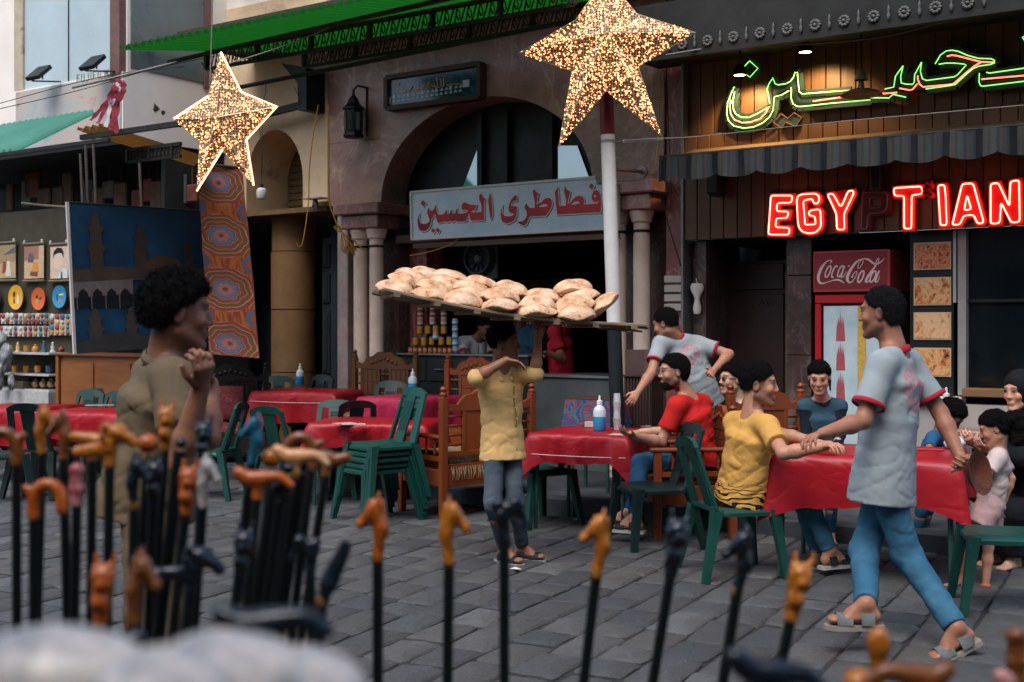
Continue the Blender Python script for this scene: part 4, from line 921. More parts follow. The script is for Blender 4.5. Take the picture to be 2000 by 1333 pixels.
# dark hanging lines by the niche
for i, (xa, ya, xb, yb) in enumerate([(519, 160, 512, 205), (574, 170, 584, 205), (506, 240, 511, 360)]):
    cable('thin black wire hanging before the cream niche wall', [(xa, ya, 13.8), ((xa + xb) / 2 + 3, (ya + yb) / 2, 13.8), (xb, yb, 13.8)], 0.004, M_cabled)['group'] = 'wires before the niche'
# ---- wall lantern, bulb, floodlights, extractor fan, camera
u, z = fu(693, 228, -0.14); T = fthing('wall_lantern', 'black metal lantern bracketed to the pink marble', 'lantern', u, -0.16, z)
m = MB(); m.lathe([(0.10, -.24), (0.115, -.22), (0.10, -.19), (0.105, -.05), (0.10, .06), (0.125, .075), (0.12, .09), (0.07, .14), (0.05, .19), (0.02, .23), (0.012, .30)], (0, 0, 0), 8); m.build('lantern_body', M_black, T)
for k in range(8):
    a = math.pi / 8 + k * math.pi / 4; m = MB(); m.box(-.022, .022, -.004, .004, -.16, .03, M=Matrix.Rotation(a + math.pi / 2, 4, 'Z') @ Matrix.Translation((0, -.1, 0))); m.build('lantern_pane', P('amber_glass', lin(60, 66, 58), 0.2, 0.2, 9, 0, spec=.6), T)
m = MB(); m.tube([(0, 0, .29), (.06, 0, .33), (.06, .155, .33)], 0.012, 6); m.tube([(.06, .15, .33), (.06, .15, -.2)], .012, 6); m.build('bracket', M_black, T)
p = at(511, 378, 13.3); T = thing('bulb_lamp', 'white capsule bulb hanging before the niche', 'lamp', p)
m = MB(); m.lathe([(0.0, -.065), (.05, -.06), (.055, -.05), (.055, .03), (.045, .05), (.02, .06)], (0, 0, 0), 18, cap=False); m.build('bulb', P('white_bulb', lin(220, 220, 216), 0.4, .05, 8, 0), T, smooth=50)
m = MB(); m.lathe([(.02, .06), (.02, .1), (.008, .11)], (0, 0, 0), 12, cap=False); m.tube([(0, 0, .1), (0.01, 0, 1.0)], .004, 5); m.build('socket', M_cabled, T)
for i, (px, py, lab) in enumerate(((75, 142, 'black floodlight on the sill, beside the cream window frame'), (180, 122, 'black floodlight on the sill, beside the brown window frame'))):
    u, z = fu(px, py, -1.75); T = fthing('floodlight', lab, 'floodlight', u, -1.75, z)
    Mx = Matrix.Rotation(R(-48), 4, 'X') @ Matrix.Rotation(R(0), 4, 'Y')
    m = MB(); m.box(-.12, .12, -.02, .03, -.12, .12, M=Mx, ch=.008); m.build('lamp_housing', M_black, T)
    m = MB(); m.box(-.105, .105, .0305, .034, -.105, .105, M=Mx); m.build('lamp_glass', gl, T)
    for s_ in (-.10, .08):
        m = MB(); m.bar((s_, .0, -.02), (s_, .0, 4.40 - z), .012, .012); m.build('leg', M_iron, T)
    m = MB(); m.bar((-.13, .0, 4.405 - z), (.11, .22, 4.405 - z), .03, .012); m.build('foot', M_iron, T)
u, z = fu(943, 505, 0.1); T = fthing('extractor_fan', 'round dark extractor fan in a square frame under the shop sign', 'fan', u, 0.1, z)
M_fan = P('fan_grey', lin(50, 62, 66), 0.5, 0.2, 6, 0.1)
m = MB(); m.box(-.19, .19, 0, .03, -.22, .22, ch=.01); m.build('frame', M_fan, T)
m = MB(); m.lathe([(.175, 0), (.175, .07), (.165, .08), (.15, .075), (.14, .03), (.05, .02)], (-.03, 0, 0), 32, axis=(0, -1, 0), cap=False); m.build('shroud', M_fan, T, smooth=40)
m = MB(); m.lathe([(.05, .0), (.05, .05), (.03, .07), (0, .072)], (-.03, 0, 0), 20, axis=(0, -1, 0), cap=False); m.build('hub', P('fan_hub', lin(84, 96, 100), 0.4), T, smooth=40)
for k in range(12):
    a = k * math.pi / 6; m = MB(); m.box(.045, .145, -.03, -.024, -.02, .02, M=Matrix.Translation((-.03, -.01, 0)) @ Matrix.Rotation(a, 4, 'Y') @ Matrix.Rotation(R(35), 4, 'X')); m.build('blade', M_fan, T)
m = MB(); m.bar((0, .015, .22), (0, .015, .42), .03, .02); m.build('hanger', M_iron, T)
u, z = fu(616, 393, -.1); T = fthing('security_camera', 'small security camera on a metal plate under the cream wall', 'camera', u, -.1, z)
m = MB(); m.box(-.13, .13, -.07, .07, .02, .035); m.build('plate', M_galv, T)
m = MB(); m.lathe([(.035, -.09), (.035, -.02), (.02, .02)], (0, 0, 0), 14); m.build('camera_body', P('cam_grey', lin(90, 92, 92), .5), T, smooth=40)
m = MB(); m.lathe([(.02, 0), (.015, .01), (0, .011)], (0, -.03, -.06), 12, axis=(0, -1, 0), cap=False); m.build('lens', M_black, T)
# torn rag on the rod
p = at(215, 190, 11.5); m = MB(); rr = random.Random(8)
for k in range(5):
    w_ = .03 + .02 * rr.random(); ex = -.28 - .1 * rr.random() + .05 * k; L = [Vector((.10, 0, .16)), Vector((.04 + .02 * k, -.02, .06)), Vector((-.06 + .03 * k, .01, -.08)), Vector((ex * .5 + .03 * k, 0, -.22 - .03 * k))]
    sp = spline(L, 5); vs, fs = [], []
    for i, q in enumerate(sp): 
        ww = w_ * (1 - .6 * i / len(sp)) * (1 + .3 * math.sin(i * 2.1 + k)); vs += [q + Vector((-ww, .012 * math.sin(i + k), ww * .3)), q + Vector((ww, -.012 * math.sin(i * 1.7), -ww * .3))]
        if i: fs.append((2 * i - 2, 2 * i - 1, 2 * i + 1, 2 * i))
    m.add(vs, fs, k % 3 == 2)
tag(m.build('torn_rag', [P('rag_red', lin(140, 50, 64), .85, .4, 14), P('rag_white', lin(200, 196, 200), .85, .2, 14)], None, p, smooth=True), 'torn red and white rag hanging from the grey rod', 'rag')

# ================================================================ souvenir stall
ST = fthing('souvenir_stall', 'dark souvenir stall under corrugated roofs', 'stall')
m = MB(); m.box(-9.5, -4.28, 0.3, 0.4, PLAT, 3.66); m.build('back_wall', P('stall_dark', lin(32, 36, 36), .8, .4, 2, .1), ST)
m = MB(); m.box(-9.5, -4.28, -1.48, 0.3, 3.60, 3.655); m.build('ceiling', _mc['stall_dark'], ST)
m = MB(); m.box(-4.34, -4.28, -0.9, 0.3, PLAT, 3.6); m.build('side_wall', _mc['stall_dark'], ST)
for (px, y0, y1, dd) in ((160, 300, 395, -1.5), (170, 275, 395, -2.0), (185, 270, 385, -1.8), (275, 300, 400, -1.7)):
    u, za = fu(px, y0, dd); _, zb2 = fu(px, y1, dd); m = MB(); m.tube([(u - .03, dd, za), (u + .05, dd, zb2 - .5)], .016, 6); m.build('post', P('post_wood', lin(74, 66, 56), .7), ST)
rr = random.Random(12)
for i in range(16):                                # hanging goods in the dark above the backdrop
    px = 20 + i * 24 + rr.uniform(-8, 8); y0 = rr.uniform(335, 372); u, za = fu(px, y0, -.6); h = rr.uniform(.2, .45); w_ = rr.uniform(.06, .16); c = rr.choice([(96, 74, 54), (70, 78, 84), (110, 60, 50), (60, 50, 44), (84, 84, 76)])
    m = MB(); m.box(u - w_, u + w_, -.62, -.57, za - h, za, ch=.02); m.tube([(u, -.595, za), (u, -.595, za + .2)], .006, 5)
    g2 = m.build('hanging_bag', P('bag_%d' % c[0], lin(*c), .8, .3, 6), None, fw(0, 0, 0), -FA)
    tag(g2, 'dark cloth bag hanging on a hook inside the stall', 'bag', 'bags hanging in the stall')
m = MB(); m.tube([(-9, -.595, 3.02), (-4.5, -.595, 3.02)], .012, 6); m.build('hanging_rail', M_iron, ST)
cable('pale tube rail jutting from the backdrop edge', [(42, 397, 12.0), (88, 402, 12.0), (130, 405, 12.0)], .014, P('rail_tube', lin(150, 134, 118), .6), 'metal_rail')
# shelves: boards at real heights
SD = -1.15
M_sw = P('shelf_white', lin(178, 180, 176), .6, .15, 4)
us0, us1 = fu(-40, 600, SD)[0], fu(140, 600, SD)[0]
m = MB(); m.box(us0, us1, SD + .02, SD + .05, .5, 3.0); m.build('display_board', P('board_olive', lin(62, 58, 46), .85, .25, 3), ST)
zs = [fu(60, y, SD)[1] for y in (688, 728, 757)]
for z in zs:
    m = MB(); m.box(us0, us1 - .02, SD - .3, SD + .018, z - .02, z); m.build('shelf', M_sw, ST)
m = MB(); m.box(us0, us1, SD - .32, SD + .0, zs[2] - .45, zs[2] - .02); m.build('cloth_front', P('stall_lace', lin(176, 178, 176), .8, .2, 22, .3), ST)
# papyrus sheets
def papy(px0, px1, y0, y1, label, figs, base=(196, 164, 128)):
    (xa, za), (xb, zb2) = fu(px0, y1, SD), fu(px1, y0, SD); T = fthing('papyrus_sheet', label, 'picture', xa, SD, za)
    m = MB(); m.box(0, xb - xa, -.02, -.012, 0, zb2 - za); m.build('sheet', P('papyrus_%d' % base[0], lin(*base), .8, .15, 14, .2), T)
    for z in (-.03, zb2 - za + .03):
        m = MB(); m.tube([(-.02, -.02, z), (xb - xa + .02, -.02, z)], .016, 8); m.build('rod', P('bamboo', lin(110, 100, 78), .6), T)
    for i, (c, pl) in enumerate(figs):
        m = MB(); W_, H_ = xb - xa, zb2 - za; m.add([(x * W_, -.0215 - .001 * i, z * H_) for x, z in pl], [tuple(range(len(pl)))]); m.build('print', P('ink_%d_%d_%d' % c, lin(*c), .8, .1, 20, 0), T)
    for x in (0.02, xb - xa - .02):
        m = MB(); m.lathe([(0, -.025), (.014, -.01), (.014, .02), (0, .03)], (x, -.03, zb2 - za + .05), 8, cap=False); m.build('clip', P('clip_white', lin(200, 200, 190), .5), T)
el = lambda cx, cz, rx, rz, n=14: [(cx + rx * math.cos(k * 2 * math.pi / n), cz + rz * math.sin(k * 2 * math.pi / n)) for k in range(n)]
papy(-18, 33, 478, 545, 'papyrus sheet painted with a robed market scene', [((150, 130, 96), [(0, .4), (1, .5), (1, 1), (0, 1)]), ((84, 92, 96), [(.55, .7), (1, .95), (1, .75)]), ((150, 60, 50), [(.5, .15), (.68, .2), (.64, .5), (.54, .5)]), ((206, 196, 176), [(.62, .05), (.85, .05), (.8, .5), (.7, .52)])], (180, 156, 118))
papy(50, 88, 480, 545, 'papyrus sheet painted with a camel rider in ochre', [((150, 110, 92), [(0, .55), (.75, .6), (.75, 1), (0, 1)]), ((90, 92, 100), [(.2, .5), (.5, .5), (.48, .78), (.25, .78)]), ((204, 140, 64), [(.4, .12), (.75, .2), (.7, .5), (.45, .48)]), ((110, 80, 60), [(.3, .1), (.7, .06), (.7, .2), (.35, .22)])])
papy(101, 136, 481, 545, 'papyrus sheet with a drawn portrait of a dark haired man', [((214, 190, 170), el(.45, .55, .26, .3)), ((30, 26, 26), [(.17, .62), (.2, .85), (.4, .97), (.65, .95), (.76, .8), (.74, .62), (.66, .78), (.45, .8), (.25, .74)]), ((206, 206, 204), [(.4, 0), (.95, 0), (.98, .28), (.7, .32), (.52, .16)]), ((60, 60, 66), [(.6, 0), (.7, 0), (.68, .2), (.62, .22)])], (204, 182, 160))
# round plates
PL = [(-12, 585, 24, (80, 150, 160), 'pale blue'), (33, 581, 24, (222, 168, 44), 'yellow'), (77, 584, 22, (208, 98, 46), 'orange'), (118, 580, 22, (54, 138, 182), 'turquoise and blue')]
for px, py, r, c, cn in PL:
    u, z = fu(px, py, SD - .03); rad = r / FPX * fw(u, SD, 0).y; T = fthing('souvenir_plate', 'round %s painted souvenir plate on the stall board' % cn, 'plate', u, SD - .03, z)
    m = MB(); m.lathe([(0, 0), (rad * .9, .0), (rad, .012), (rad * 1.0, .02), (rad * .86, .014), (0, .01)], (0, 0, 0), 28, axis=(0, -1, 0), cap=False); m.build('plate', P('plate_%d' % c[0], lin(*c), .35, .12, 4, 0), T, smooth=40)
    pr = [((40, 30, 34), el(-.32, .3, .2, .32)), ((120, 40, 40), [(-.45, -.6), (-.15, -.6), (-.22, -.1), (-.4, -.1)]), ((226, 222, 214), [(.15, -.6), (.5, -.6), (.42, .2), (.24, .2)]), ((200, 160, 130), el(.34, .36, .13, .16))] if cn == 'yellow' else \
         [((40, 36, 40), el(-.3, .2, .2, .2)), ((150, 170, 90), [(-.5, -.6), (0, -.5), (-.1, 0), (-.4, 0)]), ((110, 40, 36), [(.1, -.1), (.6, .0), (.5, .2), (.2, .1)])] if cn == 'orange' else \
         [((30, 100, 120), [(-.6, -.5), (-.3, -.5), (-.25, .3), (-.6, .3)]), ((220, 190, 60), [(-.1, .1), (.7, .15), (.7, .35), (-.1, .3)]), ((210, 140, 110), [(-.3, -.6), (.5, -.4), (.5, -.28), (-.3, -.45)])]
    for i, (cc, pl) in enumerate(pr):
        m = MB(); m.add([(x * rad * .85, -.0125 - .001 * i, q2 * rad * .85) for x, q2 in pl], [tuple(range(len(pl)))]); m.build('painting', P('ink_%d_%d_%d' % cc, lin(*cc), .6, .1, 20, 0), T)
# magnet boards and small goods
GC = [(150, 60, 52), (60, 120, 130), (200, 170, 120), (120, 60, 60), (70, 90, 110), (190, 190, 180), (190, 130, 60), (120, 90, 70)]
mats_g = [P('goods_%d' % i, lin(*c), .45, .2, 20, 0) for i, c in enumerate(GC)]
mg = MB(); mg.lathe([(0, 0), (.034, 0), (.034, .01), (.026, .016), (0, .017)], (0, 0, 0), 12, axis=(0, -1, 0), cap=False)
mgm = [mg.mesh('magnet', mt, True) for mt in mats_g]
def board(px0, px1, y0, y1, cols, rows, lab):
    (xa, za), (xb, zb2) = fu(px0, y1, SD - .04), fu(px1, y0, SD - .04); T = fthing('magnet_board', lab, 'display board', xa, SD - .04, za)
    m = MB(); m.box(0, xb - xa, 0, .015, 0, zb2 - za); m.build('board', M_sw, T)
    for i in range(cols):
        for j in range(rows):
            o = link('magnet', rr.choice(mgm), T, ((i + .5) * (xb - xa) / cols, -.001, (j + .5) * (zb2 - za) / rows)); k = rr.uniform(.7, 1.25); o.scale = (k, 1, k)
board(-30, 45, 612, 633, 9, 2, 'white board of red and blue round magnets')
board(47, 95, 612, 633, 6, 2, 'white board of pale blue round magnets')
board(97, 138, 614, 655, 4, 4, 'white board of small photo magnets')
board(-30, 95, 637, 657, 13, 2, 'long board of ochre and brown magnets above the shelf')
def goods(px, py, r, kindn, mt, lab, grp):
    u, z = fu(px, py, SD - .15); prof = {'cup': [(r * .7, 0), (r, .02), (r, r * 2.1), (r * .85, r * 2.1), (r * .8, .03)], 'figure': [(r * .9, 0), (r * .9, .01), (r * .5, r * .8), (r * .7, r * 1.6), (r * .35, r * 2.3), (r * .45, r * 2.8), (0, r * 3.2)], 'jar': [(r * .6, 0), (r, r * .6), (r * .9, r * 1.3), (r * .4, r * 1.7), (r * .5, r * 2), (0, r * 2.3)]}[kindn]
    m = MB(); m.lathe(prof, (0, 0, 0), 14, cap=False); tag(m.build('souvenir_' + kindn, mt, None, fw(u, SD - .15, z), -FA, smooth=50), lab, 'souvenir', grp)
for k in range(7): goods(18 + k * 17, 688, .035 + .01 * rr.random(), rr.choice(['cup', 'jar', 'figure']), rr.choice(mats_g), 'small coloured souvenir ornament on the upper stall shelf', 'ornaments on the upper shelf')
for k in range(5): goods(30 + k * 22, 728, .04, 'cup', rr.choice(mats_g), 'small printed souvenir cup on the middle stall shelf', 'cups on the middle shelf')
for k in range(4): goods(70 + k * 15, 757, .05, 'jar', P('brass_jar', lin(176, 150, 112), .35, .2, 8, 0, metal=.5), 'small brass pot on the lower stall shelf', 'brass pots on the lower shelf')
m = MB(); m.box(-.14, .14, -.1, .1, 0, .09, ch=.005); m.bar((-.14, .1, .09), (-.1, .22, .26), .28, .01, up=(0, 0, 1)); u, z = fu(45, 768, SD - .2)
tag(m.build('open_box', P('box_wood', lin(88, 76, 60), .7), None, fw(u, SD - .2, zs[2]), -FA), 'open dark wooden box on the lower stall shelf', 'box')
for k, (px, py, s_) in enumerate(((2, 668, .13), (12, 700, .17), (-2, 735, .17), (22, 745, .1))):   # clear bags of goods
    u, z = fu(px, py, SD - .45); m = MB(); q = random.Random(k)
    m.grid(lambda a, b: (s_ * (.55 + .2 * math.sin(b * 5 + k)) * math.cos(a * 6.283) * math.sin(.25 + b * 2.6), s_ * .4 * math.sin(a * 6.283) * math.sin(.25 + b * 2.6), s_ * (.5 - b) * 2 + .02 * math.sin(a * 31 + b * 17)), 26, 14, closeu=True)
    tag(m.build('plastic_bag', P('plastic_goods', lin(110, 116, 122), .25, .5, 16, .6, 40, c2=lin(160, 162, 166), dirt=(lin(120, 70, 76), 9, .6)), None, fw(u, SD - .45, z), -FA, smooth=True), 'crumpled clear plastic bag of goods hanging at the stall edge', 'plastic bag', 'plastic bags at the stall')
# wood counter front
ca, cb = fu(112, 720, -1.62)[0], fu(330, 720, -1.62)[0]; zt = fu(112, 690, -1.62)[1]
CT = fthing('wood_counter', 'orange brown wooden counter below the printed backdrop', 'counter', 0, -1.62, 0)
M_cnt = P('counter_wood', lin(150, 92, 48), .45, .25, 3, .15, vec=(.5, 2, 4))
m = MB(); m.box(ca, cb, .03, .5, .0, zt - .03); m.build('carcass', M_cnt, CT)
for k in range(3):
    w_ = (cb - ca) / 3; m = MB(); m.box(ca + k * w_ + .05, ca + (k + 1) * w_ - .01, .012, .031, .2, zt - .1, ch=.006); m.build('front_panel', M_cnt, CT)
m = MB(); m.box(ca - .02, cb, -.02, .52, zt - .03, zt, ch=.006); m.build('counter_top', P('counter_top_wood', lin(124, 74, 42), .4, .2, 3, .1, vec=(.5, 2, 4)), CT)
m = MB(); m.box(ca - .025, ca + .03, -.01, .5, 0, zt - .031, ch=.006); m.build('end_post', M_cnt, CT)
# printed backdrop sheet
BD = [at(133, 395, 11.9), at(398, 413, 13.3), at(402, 672, 13.3), at(148, 692, 11.9)]
o = BD[3].copy(); ex = (BD[2] - BD[3]); ez = (BD[0] - BD[3]); nrm = ex.cross(ez).normalized(); nrm = nrm if nrm.y < 0 else -nrm
T = thing('printed_backdrop', 'blue printed backdrop sheet of minarets and arcades', 'backdrop', o)
def bd(x, z, k=0): 
    a = ex * x + (ez * (1 - x) + (BD[1] - BD[2]) * x) * z; return a + nrm * (k * .0015)
t = Mt('backdrop_blue', .55, 0, .4); n = t.noise(1.6, 4); t.set('Base Color', t.ramp(n, [(.3, lin(14, 46, 74)), (.7, lin(26, 78, 112))])); t.bump(t.noise(5, 3), .1, .03); M_bd = t.m
m = MB(); m.grid(lambda a, b: bd(a, b) + nrm * (.012 * math.sin(a * 7 + b * 3)) * (1 - b), 14, 10); m.build('sheet', M_bd, T, smooth=True)
BDp = lambda c, pls, nm='print', k=10: [MB().add([bd(x, z, k) for x, z in pl], [tuple(range(len(pl)))]).build(nm, P('bd_%d_%d_%d' % c, lin(*c), .6, .25, 6, 0), T) for pl in pls]
def minaret(cx, z0, z1, w_):
    h = z1 - z0; return [(cx - w_, z0), (cx + w_, z0), (cx + w_ * .95, z0 + h * .42), (cx + w_ * 1.35, z0 + h * .45), (cx + w_ * 1.35, z0 + h * .5), (cx + w_ * .85, z0 + h * .52), (cx + w_ * .8, z0 + h * .7), (cx + w_ * 1.2, z0 + h * .73), (cx + w_ * 1.2, z0 + h * .77), (cx + w_ * .6, z0 + h * .8), (cx + w_ * .5, z0 + h * .92), (cx, z1), (cx - w_ * .5, z0 + h * .92), (cx - w_ * .6, z0 + h * .8), (cx - w_ * 1.2, z0 + h * .77), (cx - w_ * 1.2, z0 + h * .73), (cx - w_ * .8, z0 + h * .7), (cx - w_ * .85, z0 + h * .52), (cx - w_ * 1.35, z0 + h * .5), (cx - w_ * 1.35, z0 + h * .45), (cx - w_ * .95, z0 + h * .42)]
BDp((66, 56, 52), [minaret(.17, .48, .95, .048), minaret(.49, .50, .88, .045), minaret(.86, .52, .78, .035)])
BDp((74, 64, 58), [[(0, .47), (1, .5), (1, .56), (.8, .58), (.4, .57), (.25, .58), (0, .55)]], 'print', 9)
BDp((84, 62, 46), [[(.66 + .15 * math.cos(a), .56 + .1 * math.sin(a)) for a in [k * math.pi / 12 for k in range(13)]]], 'print', 11)
BDp((112, 106, 102), [[(0, .37), (.42, .39), (.42, .49), (0, .47)]], 'print', 12)
BDp((20, 26, 28), [[(0, .30), (1, .31), (1, .37), (.42, .385), (0, .37)]], 'print', 11)
BDp((20, 26, 28), [[(.03 + k * .1, .36), (.095 + k * .1, .365), (.095 + k * .1, .40), (.062 + k * .1, .43), (.03 + k * .1, .40)] for k in range(4)], 'print', 13)
BDp((110, 104, 100), [[(.015 + k * .1, .29), (.022 + k * .1, .29), (.022 + k * .1, .38), (.015 + k * .1, .38)] for k in range(5)], 'print', 14)
BDp((70, 66, 64), [minaret(.14, .02, .30, .05), minaret(.40, .04, .30, .04), [(.55, .04), (.85, .04), (.85, .14), (.78, .22), (.7, .25), (.62, .22), (.55, .14)]], 'print', 12)
BDp((60, 62, 62), [[(0, 0), (1, 0), (1, .1), (.6, .08), (.3, .13), (0, .07)]], 'print', 13)
m = MB(); m.bar(BD[0] - o + ex.normalized() * -.012, BD[3] - o + ex.normalized() * -.012, .03, .02, up=nrm); m.build('edge_strip', P('strip_white', lin(206, 200, 196), .6, .1, 6), T)
m = MB(); m.tube([BD[0] - o, BD[1] - o], .008, 6); m.build('top_cord', M_cabled, T)
# applique textile banner
q = [at(386, 318, 13.0), at(474, 330, 13.0), at(507, 700, 12.7), at(408, 692, 12.7)]
o = q[3].copy(); T = thing('applique_banner', 'tall orange red textile banner with blue round medallions', 'textile', o)
def applique():
    t = Mt('applique_cloth', .85, 0, .1); u, v, _ = t.xyz('UV')
    n = t.noise(9, 4, .6, t.co('UV'), .6); nn = (n - .5) * .10
    vv = (v * 3.55 + .28).fract() - .5; uu = (u - .42) * 0.62
    r = uu.hyp(vv) + nn * .5; th = vv.ang(uu); pet = (th * 8).sin() * .012
    rr_ = r + pet
    fine = t.voro(46, t.co('UV'), 'DISTANCE_TO_EDGE'); fl = t.ramp(fine, [(.0, (1, 1, 1)), (.03, (0, 0, 0))])
    bgc = t.ramp(t.noise(14, 3, .5, t.co('UV'), 1.2), [(.40, lin(206, 120, 40)), (.52, lin(190, 84, 44)), (.62, lin(150, 50, 50))])
    med = t.ramp(rr_, [(0, lin(60, 60, 60)), (.035, lin(196, 120, 120)), (.10, lin(96, 120, 160)), (.165, lin(60, 76, 110)), (.18, lin(206, 176, 150)), (.19, lin(150, 66, 56)), (.255, lin(210, 180, 150)), (.265, lin(120, 84, 50)), (.33, lin(210, 180, 150)), (.34, lin(160, 60, 60)), (.40, lin(206, 176, 150)), (.412, lin(60, 60, 60))], True)
    c = t.mix(r.gt(.408), med, bgc)
    br = ((v * 3.55 + .78).fract() - .5); d2 = (u - 1.0).hyp(br * 1.2); c = t.mix(d2.lt(.2), c, lin(86, 110, 150)); c = t.mix(d2.lt(.1), c, lin(196, 92, 46))
    d3 = (u - .0).hyp(br * 1.2); c = t.mix(d3.lt(.15), c, lin(80, 100, 140))
    c = t.mix(fl * .45, c, lin(70, 46, 50)); c = t.mix(.55, c, lin(96, 68, 50)); t.set('Base Color', c).bump(fine, .25, .01); return t.m
me = MB(); NU, NV = 10, 26
me.grid(lambda a, b: (q[3].lerp(q[2], a)).lerp(q[0].lerp(q[1], a), b) - o + Vector((0, .02 * math.sin(a * 5 + b * 6) + .015 * math.sin(b * 21), 0)), NU, NV)
mesh_ = me.mesh('cloth', applique(), True); uvl = mesh_.uv_layers.new(name='UVMap')
for poly in mesh_.polygons:
    for li in poly.loop_indices:
        vi = mesh_.loops[li].vertex_index; uvl.data[li].uv = ((vi % NU) / (NU - 1), (vi // NU) / (NV - 1))
link('cloth', mesh_, T)
m = MB(); m.tube([q[0] - o + Vector((-.05, 0, 0)), q[1] - o + Vector((.05, 0, 0))], .015, 6); m.build('top_pole', M_iron, T)
# ================================================================ furniture
def yaw(dx, dy): return math.atan2(dx, -dy)              # turn that makes local -Y look along (dx, dy)
def plastic(name, c):
    t = Mt(name, .38, 0, .45); n = t.noise(5, 4); c1 = t.ramp(n, [(.3, sc3(c, .8)), (.7, c)]); w_ = t.noise(40, 3, .7); t.set('Base Color', t.mix(t.ramp(w_, [(.62, (0, 0, 0)), (.8, (.35,) * 3)]), c1, lin(90, 140, 124)))
    t.set('Roughness', t.ramp(n, [(.3, (.32,) * 3), (.7, (.5,) * 3)])); return t.m
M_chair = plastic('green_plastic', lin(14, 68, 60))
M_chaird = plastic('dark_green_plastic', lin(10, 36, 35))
CSW, CSD, CSH, CTOP = .42, .42, .44, .88
def chair_meshes(mat):
    S = MB(); n = 10
    def seat(a, b):
        x = (a - .5) * (CSW - .02 * b); y = (b - .5) * CSD; dip = -.018 * math.sin(math.pi * a) * math.sin(math.pi * b); edge = -.03 * max(0, (abs(a - .5) * 2 - .86) / .14) ** 2 - .035 * max(0, (.12 - b) / .12) ** 2
        return (x, y, CSH + dip + edge)
    S.grid(seat, 13, 13)
    und = [(x, y, z - .022) for x, y, z in S.v]; S.add(und, [f[::-1] for f in S.f])
    per = [i for i in range(13)] + [13 * j + 12 for j in range(1, 13)] + [156 + i for i in range(11, -1, -1)] + [13 * j for j in range(11, 0, -1)]
    for i in range(len(per)): a, b = per[i], per[(i + 1) % len(per)]; S.f.append((a, a + 169, b + 169, b)); S.mi.append(0)
    seat_m = S.mesh('seat', mat, 50)
    L = {}
    for sx in (-1, 1):
        for sy in (-1, 1):
            m = MB(); x0, y0 = sx * (CSW / 2 - .022), sy * (CSD / 2 - .022); x1, y1 = sx * (CSW / 2 + .035), sy * (CSD / 2 + (.075 if sy > 0 else .04))
            def leg(w0, w1):
                def P_(x, y, z, w_): return [(x - w_, y - w_, z), (x + w_, y - w_, z), (x + w_, y + w_, z), (x - w_, y + w_, z)]
                return P_(x0, y0, CSH - .012, w0) + P_((x0 * .75 + x1 * .25), (y0 * .75 + y1 * .25), CSH * .72, (w0 + w1) / 2) + P_(x1, y1, 0, w1)
            v = leg(.034, .021); f = []
            for k in range(2):
                for i in range(4): f.append((k * 4 + i, k * 4 + (i + 1) % 4, k * 4 + 4 + (i + 1) % 4, k * 4 + 4 + i))
            f.append((8, 9, 10, 11)); m.add(v, f); L[(sx, sy)] = m.mesh('leg', mat)
    def bk(x, h):                                   # point of the curved, leaning back at offset x and height h above the seat
        t = h / (CTOP - CSH); return Vector((x, CSD / 2 - .03 + .15 * t - .03 * (1 - (x / .2) ** 2), CSH + h - .0))
    B = MB(); H = CTOP - CSH
    def strip(xa0, xa1, xb0, xb1, h0, h1, n=8, th=.014, m_=B):
        vs, fs = [], []
        for j in range(n + 1):
            t = j / n; h = h0 + (h1 - h0) * t; l = xa0 + (xb0 - xa0) * t; r = xa1 + (xb1 - xa1) * t
            for k in range(4):
                x = l + (r - l) * k / 3; p = bk(x, h); vs.append(p)
            for k in range(4): p = vs[-4].copy() if False else bk(l + (r - l) * k / 3, h) + Vector((0, th * 1.6, 0)); vs.append(p)
        for j in range(n):
            o = j * 8; q = o + 8
            for k in range(3): fs += [(o + k, o + k + 1, q + k + 1, q + k), (o + 5 + k, o + 4 + k, q + 4 + k, q + 5 + k)]
            fs += [(o, q, q + 4, o + 4), (o + 3, o + 7, q + 7, q + 3)]
        fs += [(n * 8, n * 8 + 1, n * 8 + 5, n * 8 + 4), (n * 8 + 1, n * 8 + 2, n * 8 + 6, n * 8 + 5), (n * 8 + 2, n * 8 + 3, n * 8 + 7, n * 8 + 6)]
        m_.add(vs, fs)
    strip(-.205, -.155, -.175, -.125, -.01, H - .07); strip(.155, .205, .125, .175, -.01, H - .07)
    # curved top rail
    vs, fs = [], []; n = 16
    for i in range(n + 1):
        a = i / n; x = -.176 + .352 * a; ht = H - .012 - .05 * abs(2 * a - 1) ** 3; hb = H - .085
        for (h, dy) in ((hb, 0), (ht, 0), (ht, .024), (hb, .024)): vs.append(bk(x, h) + Vector((0, dy - (.002 if dy == 0 else 0), 0)))
        if i: 
            for k in range(4): fs.append(((i - 1) * 4 + k, (i - 1) * 4 + (k + 1) % 4, i * 4 + (k + 1) % 4, i * 4 + k))
    fs += [(0, 3, 2, 1), (n * 4, n * 4 + 1, n * 4 + 2, n * 4 + 3)]; B.add(vs, fs)
    strip(-.062, .062, -.066, .066, -.01, H - .08, 10, .010)
    for k in range(15):                             # ribs of the splat
        h = .09 + k * .016; a, b = bk(-.05, h), bk(.05, h); B.bar(a - Vector((0, .003, 0)), b - Vector((0, .003, 0)), .007, .006)
    return seat_m, L, B.mesh('backrest', mat, 40)
CHM = {0: chair_meshes(M_chair), 1: chair_meshes(M_chaird)}
def chair(x, y, dx, dy, label, z=0.0, dark=0, group='green plastic chairs of the cafe', tilt=0):
    seat_m, L, back = CHM[dark]; T = thing('plastic_chair', label, 'chair', (x, y, z), yaw(dx, dy), group)
    link('seat', seat_m, T); link('backrest', back, T)
    for k in L: link('leg', L[k], T)
    return T
def pxy(px, Y): return (px - 1000) / FPX * Y
